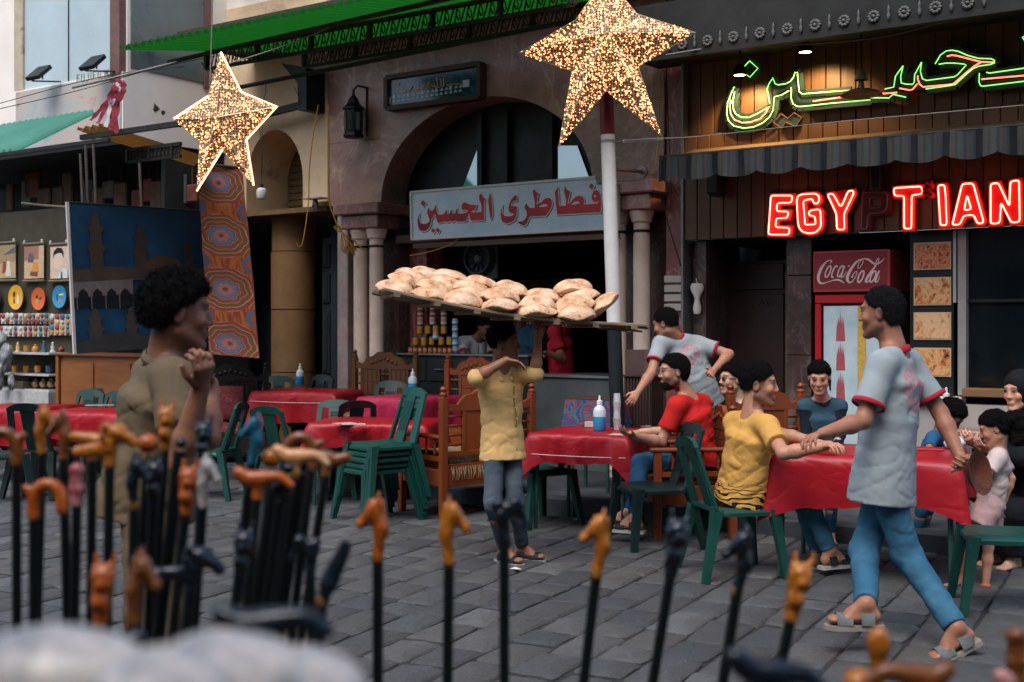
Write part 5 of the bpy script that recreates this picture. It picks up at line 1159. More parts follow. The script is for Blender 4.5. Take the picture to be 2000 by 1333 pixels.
for k in range(5):                                  # the stack
    T = chair(pxy(733, 9.9) + .014 * k, 9.9 - .006 * k + .008 * (k % 2), -.8, -.6, ['lowest green plastic chair of the stack, the one standing on the paving', 'second chair from the bottom in the stack of green chairs', 'middle chair in the stack of green chairs', 'second chair from the top in the stack of green chairs', 'topmost green plastic chair of the stack'][k], k * .048)
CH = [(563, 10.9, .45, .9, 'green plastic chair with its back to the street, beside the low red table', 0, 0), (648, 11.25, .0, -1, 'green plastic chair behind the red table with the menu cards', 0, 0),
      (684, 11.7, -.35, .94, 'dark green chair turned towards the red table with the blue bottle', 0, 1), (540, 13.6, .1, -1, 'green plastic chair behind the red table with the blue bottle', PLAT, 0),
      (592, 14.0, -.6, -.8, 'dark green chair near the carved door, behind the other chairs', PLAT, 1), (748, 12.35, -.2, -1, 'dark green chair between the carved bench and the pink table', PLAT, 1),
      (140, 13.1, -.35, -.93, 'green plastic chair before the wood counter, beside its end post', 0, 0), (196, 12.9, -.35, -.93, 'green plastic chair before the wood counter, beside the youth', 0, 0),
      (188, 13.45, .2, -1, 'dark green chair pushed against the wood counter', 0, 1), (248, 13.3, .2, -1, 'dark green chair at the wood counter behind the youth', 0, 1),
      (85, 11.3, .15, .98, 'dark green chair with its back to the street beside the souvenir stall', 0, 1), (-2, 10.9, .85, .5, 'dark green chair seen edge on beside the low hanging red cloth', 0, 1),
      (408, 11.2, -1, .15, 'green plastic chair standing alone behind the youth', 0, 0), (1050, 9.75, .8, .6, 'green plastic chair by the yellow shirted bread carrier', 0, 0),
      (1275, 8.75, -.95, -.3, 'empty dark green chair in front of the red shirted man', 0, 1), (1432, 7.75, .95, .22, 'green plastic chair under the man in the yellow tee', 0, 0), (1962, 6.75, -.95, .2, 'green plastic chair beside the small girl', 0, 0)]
for px, Y, dx, dy, lab, z, dk in CH: chair(pxy(px, Y), Y, dx, dy, lab, z, dk)

# ---- tables with vinyl cloths
def wood(name, c): return P(name, c, .45, .3, 3.5, .2, 20, vec=(1.2, 1.2, .35), spec=.4)
M_wo = wood('orange_wood', lin(124, 60, 28)); M_wb = wood('brown_carved_wood', lin(92, 60, 36)); M_wd = wood('dark_wood', lin(34, 28, 28))
def vinyl(name, c):
    t = Mt(name, .42, 0, .4); n = t.noise(3, 4); t.set('Base Color', t.ramp(n, [(.3, sc3(c, .82)), (.7, c)])); t.bump(t.noise(5, 3, .5) + t.crease(2.2, (.2, .1, .6), (1, .35, 1), .2) * .35 + t.crease(3.1, (.1, .3, 2.2), (1, .35, 1), .16) * .25 + t.noise(140, 2) * .05, .4, .022); return t.m
M_redc = vinyl('red_vinyl', lin(160, 18, 32)); M_pinkc = vinyl('pink_vinyl', lin(176, 36, 74))
M_tleg = P('table_leg', lin(40, 74, 66), .5, .3, 14, .1)
def table(cx, cy, w_, d_, rot, drop, label, clabel, z0=0.0, mat=None, h=.735, seed=0, corner=.16, clip=True, band=0):
    T = thing('cafe_table', label, 'table', (cx, cy, z0), rot, 'cafe tables')
    m = MB(); m.box(-w_ / 2 + .01, w_ / 2 - .01, -d_ / 2 + .01, d_ / 2 - .01, h - .03, h - .004); m.build('table_top', M_tleg, T)
    for sx in (-1, 1):
        for sy in (-1, 1): m = MB(); m.tube([(sx * (w_ / 2 - .06), sy * (d_ / 2 - .06), h - .03), (sx * (w_ / 2 - .045), sy * (d_ / 2 - .045), 0)], .017, 8); m.build('leg', M_tleg, T)
    rr = random.Random(seed); ph = [rr.uniform(0, 6) for _ in range(6)]
    m = MB(); rad = .035; per = []
    N = 30
    for s_, (ax, ay, bx, by) in enumerate(((-1, -1, 1, -1), (1, -1, 1, 1), (1, 1, -1, 1), (-1, 1, -1, -1))):
        for k in range(N): t_ = k / N; per.append(((ax + (bx - ax) * t_) * w_ / 2, (ay + (by - ay) * t_) * d_ / 2, t_, s_))
    n = len(per); rows = 9; vs = []; fs = []
    vs.append((0, 0, h + .003))
    for (x, y, t_, s_) in per: vs.append((x * .5, y * .5, h + .003 + .002 * math.sin(x * 9 + ph[0])))
    for (x, y, t_, s_) in per: vs.append((x * .985, y * .985, h + .004))
    nx = [(0, -1), (1, 0), (0, 1), (-1, 0)]
    for j in range(rows):
        b = (j + 1) / rows
        for (x, y, t_, s_) in per:
            cor = max(0, 1 - min(t_, 1 - t_) / .2); ox, oy = nx[s_]
            if t_ < .001: ox, oy = ox + nx[s_ - 1][0], oy + nx[s_ - 1][1]
            elif t_ < .2: k = (.2 - t_) / .2 * .9; ox, oy = ox + nx[s_ - 1][0] * k, oy + nx[s_ - 1][1] * k
            elif t_ > .8: k = (t_ - .8) / .2 * .9; ox, oy = ox + nx[(s_ + 1) % 4][0] * k, oy + nx[(s_ + 1) % 4][1] * k
            dr = drop * (1 + .07 * math.sin(t_ * 5 + ph[s_])) + corner * cor ** 2
            fold = (.016 * math.sin(t_ * 17 + ph[s_]) + .012 * math.sin(t_ * 31 + ph[s_ + 1]) + .008 * math.sin(t_ * 53 + ph[s_])) * b * (1 - cor) + .045 * cor * b + .02 * b - .03 * b * math.sin(math.pi * t_) * (1 if clip else .3)
            curl = .02 * math.sin(min(1, b * 4) * math.pi / 2)
            vs.append((x + ox * (fold + curl * .6), y + oy * (fold + curl * .6), h + .004 - dr * b + (.004 * math.sin(t_ * 40 + ph[s_]) * b)))
    for i in range(n):
        i2 = (i + 1) % n; fs.append((0, 1 + i, 1 + i2))
        for j in range(rows + 1): a, b_ = 1 + j * n, 1 + (j + 1) * n; fs.append((a + i, b_ + i, b_ + i2, a + i2))
    m.add(vs, fs); me = m.mesh('tablecloth', mat or M_redc, True); c = link('tablecloth', me, None, (cx, cy, z0), rot)
    tag(c, clabel, 'tablecloth', 'vinyl tablecloths')
    if band:
        o_ = .035; q4 = [(-w_ / 2 - o_, -d_ / 2 - o_), (w_ / 2 + o_, -d_ / 2 - o_), (w_ / 2 + o_, d_ / 2 + o_), (-w_ / 2 - o_, d_ / 2 + o_)]; pth = []
        for i in range(4):
            for t_ in (.04, .3, .5, .7, .96): a, b = q4[i], q4[(i + 1) % 4]; pth.append((a[0] + (b[0] - a[0]) * t_, a[1] + (b[1] - a[1]) * t_, h - band - .006 * math.sin(t_ * 3.14)))
        m = MB(); m.tube(pth, .0035, 5, closed=True); m.build('tie_string', P('string_white', lin(206, 200, 196), .7), c)
    return T
tb = {}
def put(key, px, py, z, **k): pass
table(2.30, 7.85, 1.10, .92, R(-23), .30, 'table under a red cloth where the family sits', 'bright red tablecloth on the table of the man in yellow', corner=.10, seed=1, h=.755)
table(.645, 9.62, .80, .78, R(-24), .21, 'table under a red cloth beside the bread carrier', 'red tablecloth clipped short on the table with cup stack', corner=.2, seed=2, band=.15)
table(pxy(738, 10.95), 10.95, 1.05, .8, R(-8), .20, 'low table behind the chair stack', 'red tablecloth with two menu cards behind the chair stack', h=.715, seed=3)
table(-2.15, 13.25, 1.0, .85, R(-20), .34, 'table near the carved door', 'red tablecloth with deep folds near the carved door', PLAT, seed=4, corner=.1, band=.1)
table(pxy(800, 12.1), 12.1, .72, .75, R(-30), .3, 'table before the orange wooden bench', 'pink tablecloth before the orange wooden bench', PLAT, M_pinkc, seed=5)
table(pxy(195, 12.0), 12.0, .85, .8, R(-12), .26, 'table behind the youth', 'red tablecloth with a white paper beside the youth', seed=6)
table(pxy(45, 12.6), 12.6, .9, .8, R(-12), .4, 'table beside the souvenir shelves', 'red tablecloth hanging low beside the souvenir shelves', seed=7)
# patterned cloth table
T = thing('folding_table', 'small table under a bright patterned blue and red cloth', 'table', (pxy(1165, 10.7), 10.7, PLAT), R(-30))
m = MB(); m.box(-.2, .2, -.16, .16, .765, .79); m.build('table_top', M_tleg, T)
for sx in (-1, 1):
    for sy in (-1, 1): m = MB(); m.bar((sx * .17, sy * .13, 0), (sx * .17, sy * .13, .765), .025, .025); m.build('leg', M_tleg, T)
t = Mt('patterned_cloth', .7); n = t.noise(9, 3, .5, None, 1.5); t.set('Base Color', t.ramp(n, [(.3, lin(30, 70, 110)), (.42, lin(44, 104, 124)), (.48, lin(150, 46, 50)), (.53, lin(36, 80, 120)), (.6, lin(120, 40, 60)), (.7, lin(30, 56, 100))], True))
m = MB(); m.grid(lambda a, b: ((.215 + .03 * b) * (1 if math.cos(a * 6.283) > 0 else -1) * min(1, abs(math.cos(a * 6.283)) * 1.5), (.175 + .03 * b) * (1 if math.sin(a * 6.283) > 0 else -1) * min(1, abs(math.sin(a * 6.283)) * 1.5), .796 - .24 * b - .04 * b * math.sin(a * 31)), 48, 8, closeu=True)
m.build('cloth', t.m, T, smooth=60)
m = MB(); m.box(-.21, .21, -.17, .17, .798, .806, ch=.003); m.build('board', M_wb, T)
# ---- wooden benches
def bench(label, x, y, dx, dy, w_, d_, hb, mat, z=0, arms=True, panels=2, cushion=None, cat='bench'):
    T = thing('carved_bench', label, cat, (x, y, z), yaw(dx, dy)); W_, D_ = w_ / 2, d_ / 2
    for sx in (-1, 1):
        m = MB(); m.box(sx * W_ - .03, sx * W_ + .03, D_ - .03, D_ + .03, 0, hb - .08, ch=.006); m.lathe([(.03, hb - .08), (.034, hb - .06), (.02, hb - .045), (.03, hb - .02), (.015, hb)], (sx * W_, D_, 0), 10); m.build('back_post', mat, T, smooth=40)
        m = MB(); m.box(sx * W_ - .028, sx * W_ + .028, -D_ - .028, -D_ + .028, 0, .64, ch=.006); m.build('front_post', mat, T)
        if arms:
            m = MB(); m.box(sx * W_ - .035, sx * W_ + .035, -D_ - .06, D_ - .032, .641, .675, ch=.012); m.build('armrest', mat, T)
            for k in range(4):
                yy = -D_ + (k + 1) * d_ / 5; m = MB(); m.lathe([(.009, .50), (.015, .53), (.009, .56), (.016, .59), (.009, .62), (.009, .64)], (sx * W_, yy, 0), 8); m.build('spindle', mat, T, smooth=True)
            m = MB(); m.box(sx * W_ - .018, sx * W_ + .018, -D_ + .03, D_ - .032, .465, .5); m.build('side_rail', mat, T)
    m = MB(); m.box(-W_ + .03, W_ - .03, -D_ + .0, D_, .40, .44, ch=.004); m.build('seat', mat, T)
    for yy in (-D_, D_): 
        m = MB(); m.box(-W_ + .031, W_ - .031, yy - .015, yy + .015, .26, .399, ch=.004); m.build('apron', mat, T)
    for sx in (-1, 1): m = MB(); m.box(sx * W_ - .015, sx * W_ + .015, -D_ + .03, D_ - .031, .26, .398, ch=.004); m.build('apron', mat, T)
    n = 24; top = [(-W_ + .03 + (w_ - .06) * i / n, hb - .14 + .12 * (max(0, 1 - (abs(i / n - .5) / .36) ** 2)) ** .8 + .012 * math.cos(i / n * 6.283 * 5)) for i in range(n + 1)]
    m = MB(); m.prism([(-W_ + .03, hb - .2), (W_ - .03, hb - .2)] + top[::-1], D_ - .016, D_ + .018); cr = m.build('crest_rail', mat, T)
    for k in range(7):
        a = (k - 3) * .055; m = MB(); m.lathe([(.0, 0), (.024, .002), (.018, .008), (.0, .012)], (a, D_ - .016, hb - .085 - abs(a) * .3), 8, axis=(0, -1, 0), cap=False); m.build('carved_leaf', mat, cr, smooth=True)
    m = MB(); m.box(-W_ + .031, W_ - .031, D_ - .014, D_ + .016, .50, .545, ch=.004); m.build('lower_rail', mat, T)
    pw_ = (w_ - .06) / panels; ph_ = hb - .2 - .545
    for p in range(panels):
        xc = -W_ + .03 + pw_ * (p + .5); hw = pw_ * .30
        m = MB(); m.box(xc - hw, xc + hw, D_ - .006, D_ + .008, .546, hb - .201); m.build('back_panel', mat, T)
        for sx in (-1, 1): m = MB(); m.box(xc + sx * hw - .018, xc + sx * hw + .018, D_ - .0145, D_ + .0165, .546, hb - .201, ch=.003); m.build('stile', mat, T)
        for a in range(3):
            for b in range(3):
                x0 = xc - hw + .024 + a * (2 * hw - .048) / 3; z0 = .556 + b * (ph_ - .02) / 3
                m = MB(); m.box(x0 + .003, x0 + (2 * hw - .048) / 3 - .003, D_ - .0135, D_ - .0061, z0 + .003, z0 + (ph_ - .02) / 3 - .003, ch=.004); m.build('raised_square', mat, T)
        for sx in (-1, 1):
            for k in range(4):
                zc = .56 + (k + .5) * (ph_ - .02) / 4; xa = xc + sx * (hw + .018); xb = xc + sx * pw_ * .5; m = MB(); m.tube([(xa, D_, zc), ((xa + xb) / 2, D_, zc), (xb, D_, zc)], [.008, .013, .008], 7); m.build('spindle', mat, T, smooth=True)
    if cushion:
        m = MB(); m.grid(lambda a, b: ((a - .5) * (w_ - .09) * (1 - .1 * (2 * b - 1) ** 4), (d_ - .06) * .5 * math.cos(math.pi * b) * (1), .445 + .09 * math.sin(math.pi * b) ** .5 + .006 * math.sin(a * 22)), 30, 14); m.build('seat_cushion', cushion, T, smooth=True)
    return T
M_cush = P('woven_cushion', lin(150, 128, 100), .95, .4, 30, .5, 60, dirt=(lin(110, 40, 44), 20, .52))
M_cushr = P('red_woven_cushion', lin(110, 46, 50), .95, .4, 26, .5, 60, dirt=(lin(170, 130, 120), 24, .58))
yw = (-FS, -FC)
u_ = fw(*[fu(718, 760, -.55)[0], -.55, PLAT]); bench('brown carved bench with two square panelled backs', u_.x, u_.y, *yw, .86, .55, 1.17, M_wb, PLAT, cushion=M_cush)
u_ = fw(*[fu(898, 760, -.75)[0], -.75, PLAT]); bench('orange wooden bench behind the bread carrier', u_.x, u_.y, *yw, .72, .55, 1.14, M_wo, PLAT, panels=1)
B3 = bench('orange wooden bench turned away, beside the chair stack', -.38, 10.42, -.62, .78, .92, .6, 1.07, M_wo, panels=1, cushion=M_cush)
bench('orange wooden armchair under the man in the red tee', pxy(1338, 9.25), 9.25, -.97, -.1, .62, .56, .98, M_wo, panels=1, cushion=M_cushr, cat='armchair')
bench('orange wooden bench behind the man in the yellow tee', pxy(1462, 9.6), 9.6, -.35, .93, .62, .5, 1.12, M_wo, panels=1)
bench('black carved settee with a red woven cushion below the banner', pxy(452, 13.05), 13.05, .25, -.97, .75, .55, 1.16, M_wd, cushion=M_cushr)
m = MB(); m.grid(lambda a, b: ((a - .5) * .36, -.05 * math.sin(math.pi * a) ** .5 * math.sin(math.pi * b) ** .5, (b - .5) * .36), 14, 14); m.grid(lambda a, b: ((a - .5) * .36, .05 * math.sin(math.pi * a) ** .5 * math.sin(math.pi * b) ** .5, (b - .5) * .36), 14, 14)
o = tag(m.build('throw_pillow', M_cushr, None, (pxy(440, 13.1), 13.12, .74), .1, smooth=True), 'square red patterned pillow on the black settee', 'pillow'); o.rotation_euler = (-.25, 0, .15)
# tasselled fringe on the bench beside the stack
m = MB(); rr = random.Random(4)
for k in range(34):
    x = -.40 + k * .024; m.tube([(x, .315, .42), (x + rr.uniform(-.01, .01), .33, .36), (x + rr.uniform(-.015, .015), .325, .31)], [.004, .005, .002], 4)
for k in range(22):
    y = .26 - k * .024; m.tube([(-.475, y, .42), (-.485, y + rr.uniform(-.01, .01), .36), (-.48, y, .31)], [.004, .005, .002], 4)
kind(m.build('fringe', P('fringe_thread', lin(150, 132, 104), .95), B3), 'stuff')
# ---- things on tables
M_clear = Mt('clear_plastic', .12, 0, .5); M_clear.set('Base Color', lin(214, 222, 224)); M_clear.set('Alpha', .55); M_clear = M_clear.m
M_cap = P('cap_white', lin(222, 222, 220), .5, .04, 9, 0); M_blue = P('blue_gel', lin(40, 150, 206), .2, .08, 6, 0, spec=.6)
def bottle(p, lab, k=1.0):
    T = thing('sanitizer_bottle', lab, 'bottle', p, 0, 'blue gel bottles on the tables')
    m = MB(); m.lathe([(.036 * k, 0), (.04 * k, .006), (.04 * k, .085 * k)], (0, 0, 0), 16); m.build('gel', M_blue, T, smooth=40)
    m = MB(); m.lathe([(.0405 * k, .086 * k), (.0405 * k, .12 * k), (.034 * k, .14 * k), (.018 * k, .155 * k), (.016 * k, .165 * k)], (0, 0, 0), 16, cap=False); m.build('bottle', M_cap if k < 0 else P('milky_plastic', lin(196, 212, 218), .3, .06, 6, 0), T, smooth=40)
    m = MB(); m.lathe([(.018 * k, .165 * k), (.018 * k, .185 * k), (.008 * k, .19 * k), (.006 * k, .215 * k), (.0, .22 * k)], (0, 0, 0), 12, cap=False); m.build('nozzle', M_cap, T, smooth=40)
def ontable(px, py, z): return at(px, py, (CAM_H - z) * FPX / (py - HOR))
bottle(ontable(586, 752, PLAT + .742), 'blue gel bottle on the red table near the carved door', 1.15); bottle(ontable(806, 768, PLAT + .742), 'blue gel bottle on the pink tablecloth', 1.15); bottle(ontable(1171, 841, .742), 'blue gel bottle on the table with the cup stack', 1.25); 
u, z = fu(1848, 776, -.2); bottle(fw(u, -.2, .742), 'blue gel bottle on the ledge below the food photos', 1.5)
p = ontable(1205, 840, .742); T = thing('cup_stack', 'stack of clear plastic cups on the red table', 'cups', p)
for k in range(4): 
    z0 = k * .065; m = MB(); m.lathe([(.024, z0), (.032, z0 + .09), (.034, z0 + .092)] if k % 2 == 0 else [(.03, z0), (.025, z0 + .09), (.027, z0 + .092)], (0, 0, 0), 16, cap=False); m.build('cup', M_clear, T, smooth=40)
m = MB(); m.box(-.07, .07, -.035, .035, 0, .045, ch=.004); tag(m.build('tissue_box', P('tissue_carton', lin(180, 180, 170), .6, .3, 16, 0, dirt=(lin(60, 70, 40), 12, .55)), None, ontable(1160, 835, .742), R(-20)), 'small printed tissue carton behind the blue bottle', 'box')
def card(p, r, lab, w_=.2, h_=.13):
    m = MB(); m.box(-w_ / 2, w_ / 2, -h_ / 2, h_ / 2, 0, .003); T = tag(m.build('menu_card', P('menu_card', lin(196, 186, 170), .5, .25, 30, 0, dirt=(lin(110, 80, 70), 40, .55)), None, p, r), lab, 'menu')
card(ontable(1222, 850, .742), R(-25), 'menu card lying beside the cup stack', .24, .14); card(ontable(690, 829, .725), R(10), 'menu card on the red table behind the chair stack'); card(ontable(672, 827, .725), R(40), 'second menu card on the red table, tucked behind the first', .18, .1); card(ontable(195, 792, .742), R(12), 'white paper lying on the red table beside the youth', .28, .16)
m = MB(); m.lathe([(.045, 0), (.05, .03), (.046, .031), (.04, .008), (0, .007)], (0, 0, 0), 18, cap=False); tag(m.build('ashtray', P('ashtray_steel', lin(150, 150, 150), .3, .1, 6, 0, metal=.8), None, ontable(1263, 840, .742), smooth=40), 'round steel ashtray beside the man in red', 'ashtray')
# ---- counter of the pastry shop with jars and tins
CN = fthing('shop_counter', 'dark steel counter inside the pastry shop', 'counter', 0, 0, PLAT)
M_cs = P('counter_steel', lin(52, 58, 60), .4, .25, 4, .1, metal=.2); M_ct = P('counter_edge', lin(140, 144, 144), .35, .15, 5, 0, metal=.5)
ca, cb, cc = fu(778, 700, .1)[0], fu(1030, 700, .1)[0], fu(1200, 760, .1)[0]
zt = fu(840, 691, .1)[1] - PLAT
m = MB(); m.box(ca, cb, .12, .7, 0, zt - .02); m.build('carcass', M_cs, CN)
m = MB(); m.box(ca - .02, cb + .02, .08, .72, zt - .019, zt, ch=.004); m.build('counter_top', M_ct, CN)
for k in range(3): m = MB(); x0 = ca + .06 + k * .36; m.box(x0, x0 + .32, .104, .121, zt - .3, zt - .06, ch=.006); dr = m.build('drawer', M_cs, CN); m = MB(); m.tube([(x0 + .1, .085, zt - .17), (x0 + .22, .085, zt - .17)], .008, 6); m.build('handle', M_ct, dr)
m = MB(); m.box(cb + .03, cc, .15, .75, 0, zt - .22); m.build('low_carcass', P('counter_grey', lin(92, 98, 98), .6, .25, 4, .2), CN)
m = MB(); m.box(cb + .025, cc + .02, .12, .77, zt - .219, zt - .19, ch=.004); m.build('low_counter_top', M_ct, CN)
JC = {'honey': ((170, 96, 40), (206, 150, 110)), 'yellow': ((214, 164, 40), (206, 150, 50)), 'mayo': ((222, 206, 184), (190, 160, 130)), 'blue': ((46, 140, 190), (214, 226, 230)), 'white': ((206, 190, 170), (120, 80, 60))}
jm = {}
for k, (c1, c2) in JC.items():
    r, h = {'honey': (.024, .075), 'yellow': (.033, .095), 'mayo': (.034, .09), 'blue': (.032, .07), 'white': (.033, .09)}[k]
    m = MB(); m.lathe([(r * .9, 0), (r, .006), (r, h * .3)], (0, 0, 0), 14, 0, cap=True); m.lathe([(r * 1.005, h * .3), (r * 1.005, h * .72)], (0, 0, 0), 14, 1, cap=False); m.lathe([(r, h * .72), (r, h * .8), (r * .85, h * .84)], (0, 0, 0), 14, 0, cap=False); m.lathe([(r * .9, h * .84), (r * .9, h), (0, h + .001)], (0, 0, 0), 14, 2, cap=False)
    jm[k] = (m.mesh('jar', [P('jar_' + k, lin(*c1), .3, .1, 20, 0), P('jar_label_' + k, lin(*c2), .5, .3, 60, 0), P('jar_lid_' + k, lin(*{'honey': (60, 40, 34), 'yellow': (60, 96, 150), 'mayo': (170, 120, 100), 'blue': (206, 222, 228), 'white': (150, 60, 56)}[k]), .4, .1, 9, 0)], 40), h)
def jar(px, py, k, lab, d=.35):
    u, z = fu(px, py, d); o = link(('tin' if k in ('yellow', 'blue') else 'jar'), jm[k][0], None, fw(u, d, max(z, PLAT + zt)), random.uniform(0, 6)); tag(o, lab, 'jar' if k not in ('yellow', 'blue') else 'tin', 'jars and tins on the shop counter')
for k in range(9): jar(802 + k * 9.6, 691, 'honey', 'small jar of honey in the lowest row on the counter', .16)
z1 = .075 + .0
for i, px in enumerate((812, 828, 844, 862, 878)): jar(px, 691 - 18 + 1, 'yellow', 'yellow tin in the lower row of stacked tins', .24)
for i, px in enumerate((820, 836, 851, 867)): jar(px, 652, 'yellow', 'yellow tin in the upper row of stacked tins', .26)
for i, px in enumerate((851,)): jar(px, 664, 'blue', 'blue and white tub in the middle of the tin pyramid', .2)
for i, px in enumerate((821, 845, 867)): jar(px, 634, 'mayo', 'jar of mayonnaise standing on the yellow tins', .26); 
for i, px in enumerate((821, 845, 867)): jar(px, 616, 'white', 'small pale jar on top of a mayonnaise jar', .26)
for k in range(5): jar(889, 690 - k * 13.6, 'blue', 'blue tin in the tall stack at the end of the jars', .24)
def pot(px, py, d, r, h, lab, mt, cat='pot'):
    u, z = fu(px, py, d); m = MB(); m.lathe([(r * .9, 0), (r, .01), (r, h), (r * 1.08, h + .004), (r * .95, h), (r * .9, .02), (0, .015)], (0, 0, 0), 18, cap=False); tag(m.build('steel_pot', mt, None, fw(u, d, z), 0, smooth=40), lab, cat)
M_st = P('pot_steel', lin(170, 172, 172), .3, .1, 5, 0, metal=.8)
pot(942, 691, .4, .05, .1, 'steel pot on the counter behind the bread carrier', M_st); pot(1180, 747, .5, .1, .03, 'shallow steel dish on the low counter', M_st); pot(1140, 748, .4, .05, .05, 'small steel bowl on the low counter', M_st)
# back shelf in the shop
u, z = fu(1060, 580, 2.2); T = fthing('kitchen_cabinet', 'brown cabinet with a dark frame in the back of the shop', 'cabinet', u, 2.2, PLAT)
m = MB(); m.box(-.45, .35, 0, .4, 0, 2.0, ch=.01); m.build('carcass', P('cab_brown', lin(110, 70, 40), .5), T)
for s_ in (-.43, -.03): m = MB(); m.box(s_ + .02, s_ + .36, -.02, -.001, .1, 1.9, ch=.01); m.build('cabinet_door', P('cab_door', lin(90, 60, 38), .5), T)
# ---- podium with menus
p = Vector((pxy(1258, 10.9), 10.9, PLAT)); T = thing('menu_podium', 'dark brown ribbed podium beside the columns', 'podium', p, R(-30)); M_rib = P('rib_brown', lin(66, 50, 46), .6, .2, 6, .1)
m = MB(); m.box(-.13, .13, -.13, .13, 0, .98); m.build('core', M_rib, T)
for k in range(9): m = MB(); m.box(-.13 + k * .029, -.13 + k * .029 + .022, -.145, -.1305, .02, .98, ch=.004); m.build('rib', M_rib, T)
m = MB(); m.box(-.15, .15, -.16, .15, .981, 1.0, ch=.004); m.build('top', M_rib, T)
M_bk = P('menu_cover', lin(104, 84, 80), .6, .2, 9)
o = thing('menu_book', 'menu book standing open on the ribbed podium', 'menu', p + Vector((.0, .0, 1.0)), R(-10))
for s_, a in ((-1, .35), (1, -.35)): m = MB(); m.box(0 if s_ > 0 else -.17, .17 if s_ > 0 else 0, -.006, .006, 0, .22, M=Matrix.Rotation(a, 4, 'Z')); m.build('cover', M_bk, o)
# white hanging cloth at the door jamb
p = fw(2.1, -.04, 1.95); m = MB(); m.grid(lambda a, b: (.05 * (1 - .5 * b) * math.cos(a * 6.283) * (1 + .4 * math.sin(b * 9)), .03 * math.sin(a * 6.283), -.28 * b), 12, 9, closeu=True); m.tube([(0, 0, 0), (0, .06, .05)], .006, 5)
tag(m.build('hanging_cloth', P('cloth_white', lin(206, 204, 200), .9, .15, 9), None, p, smooth=True), 'white cloth hanging on the jamb beside the metal door', 'cloth')
# ================================================================ people: implicit surfaces turned into one smooth skin each
_G = RNG.random((32, 32, 32)).astype(np.float32)
def vnoise(X, Y, Z, s, sy=None, sz=None):
    X, Y, Z = np.broadcast_arrays(X * s, Y * (sy or s), Z * (sz or s))
    i, j, k = np.floor(X).astype(int), np.floor(Y).astype(int), np.floor(Z).astype(int)
    f, g_, h_ = X - i, Y - j, Z - k; f = f * f * (3 - 2 * f); g_ = g_ * g_ * (3 - 2 * g_); h_ = h_ * h_ * (3 - 2 * h_)
    L = lambda a, b, c: _G[(i + a) % 32, (j + b) % 32, (k + c) % 32]
    x0 = L(0, 0, 0) * (1 - f) + L(1, 0, 0) * f; x1 = L(0, 1, 0) * (1 - f) + L(1, 1, 0) * f; y0 = L(0, 0, 1) * (1 - f) + L(1, 0, 1) * f; y1 = L(0, 1, 1) * (1 - f) + L(1, 1, 1) * f
    return ((x0 * (1 - g_) + x1 * g_) * (1 - h_) + (y0 * (1 - g_) + y1 * g_) * h_) - .5
